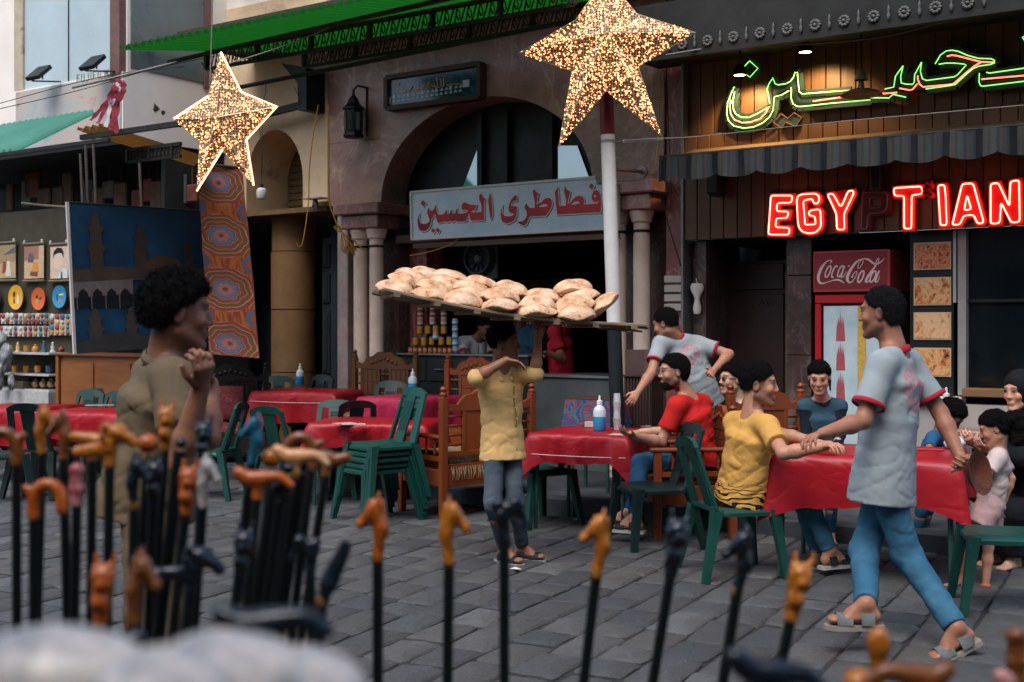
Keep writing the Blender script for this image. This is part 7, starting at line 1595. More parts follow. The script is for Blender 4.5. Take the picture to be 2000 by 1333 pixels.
    def ring(s, name, c, ax, r, th, mat, S=None, wid=.012):
        ax = ax.normalized(); x = ax.orthogonal().normalized(); y = ax.cross(x); m = MB(); n = 26
        for t_ in (0,): m.grid(lambda a, b: tuple(Vector(c) - s.root_loc + (x * math.cos(a * 6.283) + y * math.sin(a * 6.283)) * (r + th * math.cos(b * 6.283)) + ax * wid * math.sin(b * 6.283)), n, 9, closeu=True)
        m.build(name, mat, s.o, smooth=True); return s
    def cuff(s, sd, t_, mat, r=.064, w_=.012):
        sh, e = s.J['sh' + sd], s.J['el' + sd]; return s.ring('sleeve_cuff', sh.lerp(e, t_), e - sh, r * s.s, .0035, mat, None, w_)
    def sandals(s, sole, strap, shoe=None):
        k = s.s
        for sd in 'RL':
            if 'kn' + sd not in s.J: continue
            an, t = s.J['an' + sd], s.J['toe' + sd]; dn = (-U3 - t * (-U3).dot(t)).normalized(); x = t.cross(dn).normalized(); o = an + dn * .088 * k - s.root_loc
            out = [(-.075, .026), (-.06, .034), (0, .036), (.06, .042), (.12, .047), (.16, .042), (.185, .022), (.19, 0)]; out = out + [(a, -b) for a, b in out[-2::-1]]; m = MB()
            n = len(out); vs = [o + t * a * k + x * b * k + dn * .004 for a, b in out] + [o + t * a * k + x * b * 1.02 * k + dn * .026 * k for a, b in out]; m.add(vs, [tuple(range(n)), tuple(range(2 * n - 1, n - 1, -1))] + [(i, i + n, (i + 1) % n + n, (i + 1) % n) for i in range(n)]); m.build('sole', sole, s.o)
            for (a, hgt, wd) in (((.10, .038, .03), (.03, .062, .022), (-.045, .075, .018)) if not shoe else ((.1, .05, .07), (.0, .075, .06))):
                m = MB(); m.grid(lambda u, v: tuple(o + t * (a + (v - .5) * wd) * k + x * (.047 * math.cos(math.pi * u)) * k - dn * (hgt * math.sin(math.pi * u)) * k), 14, 3); m.build('strap' if not shoe else 'shoe_upper', strap, s.o, smooth=True)
        return s
    def solid(s, name, mat, fn, pts, pad=.12, h=.008, it=1):
        lo, hi = s.box(pts, pad); f = SDF(lo, hi, h); fn(f); s.finish(f, name, mat, s.o, it); return s
# ================================================================ the cast
def logo(cx, cy, cz, r, col=(196, 60, 66)):
    def f(t, base):
        x, y, z = t.xyz(); X, Y_, Z = x - cx, y - cy, z - cz; q = (X * X + Y_ * Y_ + Z * Z)._m('SQRT'); rings = ((q * (30 / r * .1)).sin().gt(.25)); n = t.noise(60, 2).gt(.42)
        m = rings * q.lt(r) * n * q.gt(r * .35); m2 = (q.lt(r * .28)) * ((z * 60).sin().gt(-.2)); return t.mix((m * .38).mx(m2 * .6), base, lin(*col))
    return f
M_pgrey = lambda n, f: cloth(n, lin(150, 160, 164), .85, fold=.16, extra=f)
M_redtrim = cloth('red_trim', lin(176, 40, 56))
# -- youth in the olive shirt
p = Person('youth with short curly hair in an olive shirt, hands clasped at his chin', at(285, 965, 4.05), at(322, 712, 4.02), at(348, 612, 3.98), (.9, .4), (.88, .45), (.9, .42, -.06), 1.0, 1.03, (138, 94, 72), .0055)
p.arm('R', (352, 905), (392, 757), (404, 690), .75, (-.35, .3, .2), (True, True)).arm('L', (430, 880), (412, 750), (395, 700), .8, (-.5, -.6, 0), (False, False))
p.leg('R', (300, 1215), (300, 1460)).leg('L', (330, 1210), (345, 1440)); p.body(stubble=.15)
p.hair('curly', None, .017, -.045, .06, .008, 46)
p.top(cloth('olive_cotton', lin(104, 90, 70), fold=.3), hem=.06, sleeve=.62, loose=.018, fold=.006, flare=.045, sl_r=1.12)
p.ring('collar', p.nk + p.up * .012, (p.hd - p.nk), .07, .008, cloth('olive_collar', lin(108, 96, 76)), None, .018)
p.trousers(cloth('brown_cotton', lin(96, 80, 60)), wide=.02)
# -- bread carrier
p = Person('boy in a yellow shirt and grey jeans carrying the bread tray on his head', at(982, 868, 8.12), at(976, 724, 8.15), at(986, 672, 8.12), (.62, -.78), (.55, -.83), (.95, -.28, .0), .90, 1.0, (156, 106, 80), .006)
p.arm('R', (930, 738), (1003, 695), (1040, 714), .3, (.2, -.3, -1), (True, True)).arm('L', (1046, 730), (1052, 652), (1052, 632), .5, (-.3, .2, .9), (True, False))
p.leg('R', (963, 985), (985, 1070), (True, False), (.75, -.66, -.05)).leg('L', (1006, 982), (1020, 1066), (True, False), (.95, -.3, -.03)); p.body(stubble=.0, hair='fade', front=.07)
p.hair('fade', None, .018, -.05, .07, .006, 70)

M_yl = cloth('yellow_linen', lin(228, 186, 122), weave=300, fold=.22)
p.top(M_yl, hem=.105, sleeve=1.05, loose=.016, fold=.0045, flare=.015, vneck=.10)
m = MB(); pl = [p.nk - p.up * (.10 + i * .035) + p.F2 * (.128 - .012 * math.sin(i * .8)) * .93 - p.R2 * .03 - p.root_loc for i in range(13)]; m.tube(pl, .005, 5); m.build('button_placket', cloth('placket', lin(150, 120, 70)), p.o)
for i in range(2, 12, 2): m = MB(); m.lathe([(0, 0), (.006, 0), (.005, .004), (0, .004)], pl[i] + p.F2 * .004, 8, axis=p.F2, cap=False); m.build('button', M_cap, p.o)
p.solid('collar', M_yl, lambda f: [f.cone(p.nk + p.R2 * .065 * g_ * .9 - p.F2 * .02, p.nk + p.R2 * .04 * g_ + p.F2 * .085 - p.up * .06, .022, .014, .01) for g_ in (-1, 1)] + [f.cone(p.nk - p.R2 * .05 - p.F2 * .04 + p.up * .02, p.nk + p.R2 * .05 - p.F2 * .04 + p.up * .02, .02, .02, .01)], [p.nk], .15, .007)
p.trousers(cloth('grey_jeans', lin(58, 68, 78), weave=200, fold=.5, c2=lin(86, 96, 106)), fold=.004, end=.96)
p.sandals(P('sole_grey', lin(150, 148, 144), .7), P('strap_black', lin(24, 28, 34), .6), True)
BOY = p
# -- walking waiter
p = Person('waiter in a grey polo and blue jeans walking past the red table', at(1728, 905, 6.2), at(1750, 692, 6.2), at(1722, 612, 6.22), (-.86, .5), (-.8, .6), (-.82, .55, -.05), 1.06, 1.08, (160, 110, 86), .0065)
p.arm('L', (1686, 822), (1606, 848), (1572, 856), .45, (.1, -.2, -1), (True, True)).arm('R', (1842, 815), (1876, 895), (1888, 915), .6, (-.5, 0, .3), (False, True))
hip = p.J['hipL']; p.leg('L', at(1772, 1085, 6.13), (1868, 1226), (True, True), (-.90, -.15, -.42)).leg('R', (1688, 1078), (1692, 1180), (False, True), (-.98, .1, -.02)); p.body(stubble=.45)
p.hair('short', hair_mat('short_dark_hair', lin(36, 34, 36)), .004, -.055, .072, .002, 80)
rl = p.root_loc; b_ = p.nk - p.up * .17 - p.F2 * .13 - rl
p.top(M_pgrey('polo_walk', logo(b_.x, b_.y, b_.z, .13)), hem=.20, sleeve=.72, loose=.020, fold=.0035, flare=.02, sl_r=1.1)
p.cuff('L', .71, M_redtrim, .0755, .012).cuff('R', .71, M_redtrim, .0755, .012).ring('collar', p.nk + p.up * .01, p.hd - p.nk + p.F2 * .01, .07, .005, M_redtrim, None, .018)
p.trousers(cloth('blue_jeans', lin(40, 84, 112), weave=200, fold=.4, c2=lin(66, 114, 140)), wide=.004, fold=.005, end=.98)
p.sandals(P('sole_pale', lin(140, 132, 122), .8), P('strap_grey', lin(104, 108, 108), .8, .3, 20, .4), True)
WTR = p
# -- seated man in red
p = Person('bearded man in a red tee and glasses seated at the table with cups', at(1368, 905, 9.2), at(1345, 778, 9.15), at(1316, 727, 9.1), (-.85, .45), (-.75, .6), (-.98, -.12, -.05), 1.03, 1.08, (196, 146, 120), .0075)
p.arm('L', (1290, 868), (1240, 852), None, .4, None, (True, True)).arm('R', (1300, 860), (1240, 845), None, .4, None, (False, False)).leg('L', (1250, 905), (1240, 1010), (True, True)).leg('R', (1240, 900), (1225, 1000), (False, True)); p.body(beard=.95)
p.hair('short', None, .008, -.055, .066, .003, 80)
p.top(cloth('red_cotton', lin(192, 36, 32)), hem=.06, sleeve=.66, loose=.018, fold=.005, sl_r=1.1).trousers(cloth('denim_dark', lin(44, 84, 116))).sandals(P('sole_white', lin(190, 186, 182), .7), P('shoe_black', lin(30, 32, 36), .5), True)
m = MB()
for g_ in (-1, 1): m.tube([p.H(.031 * g_ + .023 * math.cos(a), .105, .006 + .018 * math.sin(a)) - p.root_loc for a in [k * .5236 for k in range(12)]], .0016, 4, closed=True); m.tube([p.H(.055 * g_, .103, .01) - p.root_loc, p.H(.08 * g_, .03, .012) - p.root_loc, p.H(.082 * g_, -.015, .008) - p.root_loc], .0018, 4)
m.build('glasses', M_black, p.o)
p.solid('beard', M_hair, lambda f: (f.ell(p.H(0, .045, -.085), (.055, .06, .045), (p.HR, p.HF, p.HU), .02), f.cut(p.H(0, .03, -.052), p.HU + p.HF * .25)), [p.H(0, .04, -.08)], .12, .006)
# -- waiter bending
p = Person('waiter in a grey polo leaning over behind the man in red', at(1372, 785, 10.25), at(1322, 662, 10.2), at(1300, 634, 10.15), (-.45, .9), (-.4, .92), (-.82, .5, -.28), 1.0, 1.05, (176, 126, 100), .008)
p.arm('L', (1272, 728), (1246, 766), None, .5, None, (True, True)).arm('R', (1424, 692), (1396, 722), None, .5, None, (True, True)).leg('L', (1352, 890), (1350, 985), (True, False)).leg('R', (1392, 890), (1390, 985), (True, False)); p.body(stubble=.3, hair='fade')
p.hair('fade', None, .010, -.05, .066, .003, 80); 
b_ = p.nk - p.up * .14 - p.F2 * .12 - p.root_loc
p.top(M_pgrey('polo_bend', logo(b_.x, b_.y, b_.z, .10)), hem=.06, sleeve=.6, loose=.020, fold=.004, sl_r=1.1).cuff('L', .6, M_redtrim, .07, .01).cuff('R', .6, M_redtrim, .07, .01).ring('collar', p.nk + p.up * .01, p.hd - p.nk, .07, .005, M_redtrim, None, .014)
p.trousers(cloth('dark_jeans', lin(30, 42, 54)))
# -- man with sunglasses
p = Person('man with sunglasses and moustache seated behind the man in yellow', at(1452, 905, 9.95), at(1446, 795, 9.9), at(1430, 742, 9.85), (-.95, -.05), None, (-.95, -.3, .03), .98, 1.03, (204, 158, 132), .008)
p.arm('L', (1420, 870), (1390, 880), None, .4).arm('R', (1440, 870), (1400, 885), None, .4, None, (False, False)).stand(True).body(beard=0, stubble=.55)
p.hair('short', None, .020, -.05, .062, .008, 55).top(cloth('pale_blue_shirt', lin(150, 180, 196)), hem=.05, sleeve=1.2, loose=.02).trousers(cloth('dark_jeans', lin(30, 42, 54)), h=.011)
p.solid('sunglasses', P('dark_lens', lin(20, 18, 18), .15, .05, 5, 0, spec=.6), lambda f: [f.ell(p.H(.032 * g_, .094, .008), (.024, .008, .018), (p.HR, p.HF, p.HU), .004) for g_ in (-1, 1)] + [f.cone(p.H(.056 * g_, .088, .014), p.H(.08 * g_, -.01, .01), .004, .004, .003) for g_ in (-1, 1)], [p.H(0, .05, 0)], .12, .005)
p.solid('moustache', M_hair, lambda f: f.cone(p.H(-.024, .088, -.05), p.H(.024, .088, -.05), .007, .007, .004), [p.H(0, .09, -.05)], .05, .005)
# -- man in the yellow tee
def zebra(t, base):
    x, y, z = t.xyz(); n = t.noise(3, 3, .5, t.mapped(1, 1, 2)); st = ((z * 150 + n * 44).sin()); k = t.ramp(z, [(.0, (1, 1, 1)), (.42, (1, 1, 1)), (.64, (0, 0, 0))]); th = k * 1.5 - 1.4; return t.mix(st.lt(th), base, lin(24, 22, 24))
p = Person('young man in a yellow tee with black stripes leaning on the red table', at(1450, 958, 7.75), at(1468, 815, 7.68), at(1482, 752, 7.66), (.88, .45), (.9, .4), (.96, -.22, -.05), 1.02, 1.12, (190, 138, 110), .006)
p.arm('R', (1530, 886), (1612, 872), (1640, 868), .5, (.1, .1, -1), (True, True)).arm('L', (1562, 858), (1600, 866), (1630, 866), .4, (.1, .1, -1), (False, True)).leg('R', (1560, 962), (1600, 1080), (False, False)).leg('L', (1590, 955), (1620, 1075), (False, False)); p.body(stubble=.6, hair='fade')
p.hair('fade', None, .012, -.05, .066, .003, 80); 
p.top(cloth('yellow_striped', lin(206, 156, 82), extra=zebra), hem=.08, sleeve=.66, loose=.018, fold=.005, sl_r=1.1, flare=.02).trousers(cloth('light_jeans', lin(72, 122, 150))).sandals(P('sole_white', lin(190, 186, 182), .7), P('shoe_black', lin(30, 32, 36), .5), True)
# -- girl in denim vest
p = Person('dark haired girl in a denim vest and navy sleeves looking down', at(1606, 905, 8.8), at(1606, 785, 8.75), at(1600, 738, 8.65), (-.1, -1), None, (-.28, -.9, -.32), .72, .92, (206, 160, 134), .0065)
p.arm('R', (1574, 850), (1585, 890), None, .4).arm('L', (1640, 850), (1632, 890), None, .4).stand().body()
p.hair('long', None, .012, -.05, .058, .004, 60)
p.solid('hair_tail', M_hair, lambda f: (f.cone(p.H(.05, -.08, .03), p.H(.06, -.09, -.1), .035, .025, .02), f.cone(p.H(-.075, -.02, -.02), p.H(-.08, -.01, -.11), .014, .006, .01), f.cone(p.H(.03, .09, .05), p.H(.05, .10, -.05), .003, .002, .002)), [p.H(0, 0, 0)], .2, .006)
p.top(cloth('navy_sleeve', lin(28, 34, 48)), 'undershirt', hem=.04, sleeve=1.5, loose=.0, neck=.06).top(cloth('denim_vest', lin(52, 82, 98), fold=.5), 'vest', hem=.03, sleeve=.12, loose=.014, neck=.075, fold=.004).trousers(cloth('denim_dark', lin(44, 84, 116)), h=.011)
# -- woman in black
p = Person('woman in a black headscarf with a green lining seated beside the table', at(2030, 985, 8.2), at(2005, 830, 8.15), at(1990, 765, 8.05), (-.8, -.5), None, (-.86, -.48, -.1), .95, 1.05, (210, 162, 136), .0075)
p.arm('R', (1940, 905), (1905, 868), (1885, 850), .5, (-.3, .2, .6), (True, True)).arm('L', (1990, 900), (1930, 880), (1900, 860), .5, None, (True, True)).stand(True).body()
p.solid('headscarf', cloth('black_scarf', lin(20, 22, 26), fold=.5), lambda f: (f.ell(p.H(0, -.02, .03), (.098, .115, .115), (p.HR, p.HF, p.HU), .03), f.cone(p.H(0, -.03, -.04), p.nk - p.up * .05, .09, .12, .05), f.cone(p.nk - p.up * .02 - p.R2 * .1, p.nk - p.up * .02 + p.R2 * .1, .08, .08, .04), f.ell(p.H(0, .11, -.022), (.056, .085, .088), (p.HR, p.HF, p.HU), .008, 's')), [p.H(0, 0, .1), p.nk - p.up * .1], .25, .008, 2)
p.top(cloth('black_robe', lin(18, 20, 24)), 'robe', hem=.1, sleeve=1.8, loose=.04, neck=0).trousers(cloth('black_robe', lin(18, 20, 24)), 'robe_skirt', wide=.05, h=.011)
chair(p.pv.x + .04, p.pv.y + .03, -.8, -.5, 'green plastic chair under the woman in black')
m = MB(); a0 = p.nk + p.F2 * .10 + p.R2 * .10 - p.up * .0 - p.root_loc; m.tube([a0 + p.up * .05, a0 + p.F2 * .02 - p.up * .03, a0 + p.F2 * .01 - p.up * .09 - p.R2 * .05], [.012, .02, .012], 8); m.build('green_lining', cloth('green_trim', lin(30, 130, 84)), p.o, smooth=True)
# -- boy in blue bent over the table
p = Person('small boy in a blue tee bent over the red table', at(1800, 940, 8.75), at(1836, 848, 8.6), at(1856, 812, 8.5), (.6, -.5), None, (.55, -.45, -.75), .66, .92, (150, 104, 82), .0075, (.2, -.2, 1))
p.arm('R', (1812, 885), (1845, 900), None, .5).arm('L', (1865, 880), (1880, 895), None, .5).stand().body().hair('short', None, .016, -.055, .055, .006, 60).top(cloth('blue_tee', lin(36, 84, 122)), hem=.05, sleeve=.6, loose=.01).trousers(cloth('denim_dark', lin(44, 84, 116)), h=.011)
# -- small girl
p = Person('small girl with curly ponytail in a pale tee and pink shorts', at(1934, 985, 7.4), at(1952, 882, 7.42), at(1942, 838, 7.40), (-.85, .35), None, (-.88, .3, -.36), .60, .86, (190, 140, 114), .0065)
p.arm('L', (1925, 935), (1900, 905), (1885, 895), .5, None, (True, True)).arm('R', (1975, 935), (1960, 985), None, .4, None, (True, True)).leg('L', (1890, 1060), (1876, 1128), (True, False), (-.95, -.25, -.02)).leg('R', (1930, 1075), (1925, 1150), (False, False), (-.9, .2, 0)); p.body()
p.hair('short', None, .012, -.05, .058, .005, 60); p.solid('ponytail', hair_mat('curly_hair', lin(24, 20, 20)), lambda f: (f.ell(p.H(0, -.14, .02), (.07, .06, .06), None, .03), f.ell(p.H(.02, -.15, -.06), (.075, .06, .07), None, .03), f.ell(p.H(.01, -.13, -.12), (.055, .05, .05), None, .03), f.disp(.03, 42)), [p.H(0, -.12, 0)], .2, .006)
p.ring('hair_tie', p.H(0, -.095, .045), p.HF - p.HU * .3, .022, .006, cloth('hair_tie_red', lin(200, 60, 70)), None, .008)
p.top(cloth('pale_tee', lin(196, 178, 174)), hem=.02, sleeve=.7, loose=.016, sl_r=1.15).trousers(cloth('pink_shorts', lin(176, 146, 146), fold=.5), 'shorts', wide=.03, shorts=.55)
p.sandals(P('sole_white', lin(190, 186, 182), .7), P('shoe_grey', lin(120, 122, 126), .7), True)
m = MB(); m.tube([p.pv + p.F * .10 + p.R * -.03 - p.root_loc, p.pv + p.F * .115 + p.R * -.03 - p.root_loc - U3 * .2], .008, 5); m.build('cord', cloth('cord_pink', lin(196, 160, 160)), p.o)
for sd in 'LR': p.ring('sock', p.J['an' + sd] + U3 * .015, U3, .026, .004, cloth('orange_sock', lin(220, 90, 60)), None, .014)
# -- kitchen staff
p = Person('cook in a white top working behind the jars', at(930, 745, 13.6), at(934, 662, 13.4), at(948, 640, 13.25), (.3, -.95), None, (.45, -.75, -.5), .98, 1.0, (130, 88, 68), .011)
p.arm('R', (905, 700), (925, 712), None, .4).arm('L', (965, 705), (950, 715), None, .4).body(stubble=.4).hair('short', None, .012).top(cloth('cook_white', lin(170, 176, 180)), hem=.1, sleeve=.7, loose=.03, h=.011).cuff('R', .7, cloth('orange_trim', lin(196, 80, 50)), .078).cuff('L', .7, cloth('orange_trim', lin(196, 80, 50)), .078)
p.leg('R', (920, 830), (920, 910), (True, False)).leg('L', (945, 830), (945, 910), (True, False)).trousers(cloth('black_trousers', lin(22, 24, 28)), h=.012)
p = Person('man in a red tee standing at the low counter', at(1098, 765, 12.75), at(1092, 640, 12.7), at(1078, 592, 12.65), (-.8, .3), None, (-.9, .2, -.2), 1.0, 1.0, (150, 100, 76), .010)
p.arm('L', (1100, 705), (1066, 690), (1050, 690), .5, None, (True, True)).arm('R', (1080, 705), (1060, 695), None, .5, None, (False, True)).leg('L', (1098, 850), (1100, 925), (True, False)).leg('R', (1085, 850), (1085, 925), (False, False)).body().hair('short').top(cloth('dark_red_cotton', lin(176, 36, 50)), hem=.14, sleeve=.62, loose=.02, h=.010).trousers(cloth('black_trousers', lin(22, 24, 28)), h=.011)
p = Person('man in a blue shirt in the back of the pastry shop', at(1022, 770, 13.9), at(1020, 640, 13.9), at(1018, 600, 13.85), (.3, .9), None, (.4, .9, 0), 1.0, 1.0, (150, 100, 76), .012)
p.arm('R', (1050, 690), (1055, 730), None, .4).arm('L', (995, 690), (992, 730), None, .4).leg('R', (1030, 840), (1030, 905)).leg('L', (1012, 840), (1012, 905)).body().hair('short').top(cloth('steel_blue_shirt', lin(74, 120, 150)), hem=.1, sleeve=.9, loose=.03, h=.012).trousers(cloth('black_trousers', lin(22, 24, 28)), h=.012)

# ================================================================ bread tray and loaves
tl, tr = at(738, 573, 7.9), at(1228, 640, 8.25); ex = (tr - tl); L_ = ex.length; ex = ex / L_; ey = Vector((-ex.y, ex.x, 0)).normalized(); ez = ex.cross(ey).normalized()
TR = thing('bread_tray', 'long wooden lath bread tray balanced on the boy head', 'tray', tl)
Mw = P('palm_lath', lin(126, 108, 88), .85, .35, 9, .5, 30, vec=(.5, 3, 3)); NW = 9; WT = .74
def tp(x, y, z=0): return ex * x + ey * (y - WT / 2) + ez * (z - .05 * math.sin(math.pi * x / L_) * 1.0)
rr = random.Random(21)
for k in range(NW):
    y = (k + .5) * WT / NW; a = rr.uniform(-.02, .03); m = MB(); n = 10; x0, x1 = a, L_ + rr.uniform(-.03, .05)
    for i in range(n): xa, xb = x0 + (x1 - x0) * i / n, x0 + (x1 - x0) * (i + 1) / n; m.bar(tp(xa, y, .012), tp(xb + .002, y, .012), .055, .010, up=ez)
    m.build('lath', Mw, TR)
for k in range(7):
    x = .08 + k * (L_ - .16) / 6; m = MB(); m.bar(tp(x, -.02, -.004), tp(x, WT + .02, -.004), .04, .02, up=ez); m.build('cross_lath', Mw, TR)
for y in (.01, WT - .01): 
    m = MB(); m.tube([tp(L_ * i / 12, y, .012) for i in range(13)], .013, 7); m.build('edge_rail', Mw, TR)
for k in range(5):
    m = MB(); m.bar(tp(L_ - .18, .05 + k * .12, .005 - .018 * (k % 2)), tp(L_ + .03, .06 + k * .12, -.005 - .02 * (k % 2)), .035, .014, up=ez); m.build('loose_lath', Mw, TR)
def bread_mat():
    t = Mt('bread_crust', .9, 0, .1); n = t.noise(9, 5, .65); z = t.xyz()[2]; c = t.ramp(n, [(.35, lin(184, 134, 98)), (.5, lin(216, 174, 138)), (.66, lin(232, 202, 174))])
    sp = t.voro(30); n2 = t.noise(18, 3); k = t.ramp(sp + (n2 - .5) * .5, [(.08, (1, 1, 1)), (.22, (0, 0, 0))]); c = t.mix(k * .8, c, lin(124, 70, 40)); fl = t.noise(110, 2); c = t.mix(t.ramp(fl, [(.55, (0, 0, 0)), (.7, (.35,) * 3)]), c, lin(226, 196, 164))
    t.set('Base Color', c).set('Subsurface Weight', .05); t.bump(n + t.noise(50, 4) * .4, .9, .03); return t.m
M_br = bread_mat(); BRM = []
for v in range(5):
    q = random.Random(v); ph = [q.uniform(0, 6.3) for _ in range(6)]; m = MB(); rd, ht = .122 + .008 * q.random(), .060 + .012 * q.random()
    def bf(a, b):
        th = a * 6.2832; t_ = 2 * b - 1; rf = 1 - abs(t_) ** 1.7; dome = max(0, 1 - rf ** 2.3) ** .72; sg_ = 1 if t_ > 0 else -.38
        r = rd * rf * (1 + .05 * math.sin(2 * th + ph[0]) + .025 * math.sin(5 * th + ph[1])); z = ht * sg_ * dome * (1 + .16 * math.sin(2 * th + ph[2]) * rf + .14 * math.sin(3 * th + ph[3]) * rf) + .010 * math.sin(4 * th + ph[4]) * rf ** 3
        return (r * math.cos(th), r * math.sin(th), z)
    m.grid(bf, 40, 21, closeu=True); BRM.append(m.mesh('bread_loaf', M_br, True))
LO = [(770,569,7.85,8,1,0),(791,557,8.0,22,1,0),(806,548,8.12,25,.95,0),(833,546,8.2,14,1,0),(838,584,7.82,10,.95,0),(849,570,7.95,20,1,0),(873,564,8.08,22,1,0),(880,550,8.2,8,1.05,0),(902,593,7.8,3,1.08,0),(921,570,8.0,12,1,0),(942,562,8.14,20,1,0),(918,580,7.92,5,.9,0),(975,605,7.8,0,1.08,0),(977,587,7.92,4,1.1,0),(998,573,8.1,18,1,0),(1048,617,7.82,-2,1.05,0),(1049,602,7.9,3,1.08,0),(1059,586,8.06,8,1.05,0),(1122,619,7.85,-2,1.08,0),(1123,602,7.93,-6,1.1,0),(1134,584,8.05,-10,1.05,0),(1118,570,8.12,-4,1.05,0),(1174,606,8.0,-38,1.1,0),(1010,592,8.22,5,1,0),(955,580,8.25,5,1,0),(1090,598,8.25,0,1,0)]
for i, (px, py, Y, tl_, s_, _) in enumerate(LO):
    o = link('bread_loaf', BRM[i % 5], None, at(px, py, Y)); o.rotation_euler = (R(rr.uniform(-6, 14)), R(tl_), rr.uniform(0, 6.28)) ; o.rotation_mode = 'XYZ'
    o.matrix_world = Matrix.Translation(at(px, py - 2.5, Y)) @ Matrix.Rotation(R(tl_), 4, 'Y') @ Matrix.Rotation(R(rr.uniform(-4, 12)), 4, 'X') @ Matrix.Rotation(rr.uniform(0, 6.28), 4, 'Z') @ Matrix.Scale(s_, 4)
    tag(o, 'round puffed flatbread loaf with brown specks, piled on the wooden tray', 'bread', 'flatbread loaves piled on the tray')
# things held or lying
p = at(1905, 915, 7.0); m = MB(); m.lathe([(.0, 0), (.08, .004), (.115, .04), (.12, .045), (.108, .042), (.075, .014), (0, .01)], (0, 0, 0), 26, cap=False); o = tag(m.build('wooden_bowl', P('bowl_wood', lin(92, 48, 26), .6, .5, 14, .4), None, at(1900, 925, 6.5), smooth=40), 'empty orange brown bowl carried low by the walking waiter', 'bowl'); o.rotation_euler = (R(78), R(-30), R(48))
p = ontable(1865, 882, .742); m = MB(); m.grid(lambda a, b: ((.07 * math.sin(.2 + b * 2.8)) * math.cos(a * 6.283) * (1 + .2 * math.sin(a * 25)), .05 * math.sin(.2 + b * 2.8) * math.sin(a * 6.283), .10 * (1 - b) + .008 * math.sin(a * 19 + b * 9)), 22, 10, closeu=True); tag(m.build('plastic_food_bag', P('food_bag', lin(206, 204, 212), .4, .1, 12, .4), None, p, smooth=True), 'crumpled white plastic bag on the family table', 'plastic bag')
m = MB(); m.lathe([(.05, 0), (.062, .05), (.064, .052), (.058, .05), (.046, .006), (0, .005)], (0, 0, 0), 20, cap=False); tag(m.build('clear_tub', M_clear, None, ontable(1550, 866, .742), smooth=40), 'clear plastic tub held over the red table', 'tub')
m = MB(); m.box(-.1, .1, -.07, .07, 0, .03, ch=.006); tag(m.build('red_box', M_redc, None, ontable(1812, 884, .742), R(-20)), 'flat red box on the family table', 'box')
# ================================================================ canes in the foreground stand
def resin(name, c1, c2, rough=.25, sub=.15):
    t = Mt(name, rough, 0, .5); n = t.noise(26, 4, .6, None, 1.0); t.set('Base Color', t.ramp(n, [(.3, c1), (.65, c2)])); t.set('Subsurface Weight', sub); t.b.inputs['Subsurface Scale'].default_value = .01; t.bump(t.noise(60, 3), .15, .004); return t.m
HM = {'amber': resin('amber_resin', lin(140, 72, 12), lin(206, 132, 44)), 'orange': resin('orange_resin', lin(140, 58, 14), lin(200, 108, 40)), 'brown': resin('brown_resin', lin(96, 52, 26), lin(150, 90, 44)), 'dark': resin('dark_blue_resin', lin(10, 18, 24), lin(26, 40, 52), .22, .0), 'white': resin('bone_white', lin(120, 124, 128), lin(222, 212, 202), .3), 'turq': resin('turquoise_resin', lin(14, 78, 104), lin(34, 112, 136)), 'red': resin('red_white_resin', lin(150, 30, 44), lin(206, 150, 150)), 'speck': resin('speckled_resin', lin(196, 120, 60), lin(232, 186, 136)), 'pink': resin('pink_resin', lin(170, 110, 104), lin(206, 150, 140))}
M_shaft = P('black_lacquer', lin(16, 22, 24), .3, .3, 8, .05, spec=.5); M_brass = P('brass_collar', lin(196, 150, 84), .35, .2, 9, 0, metal=.8)
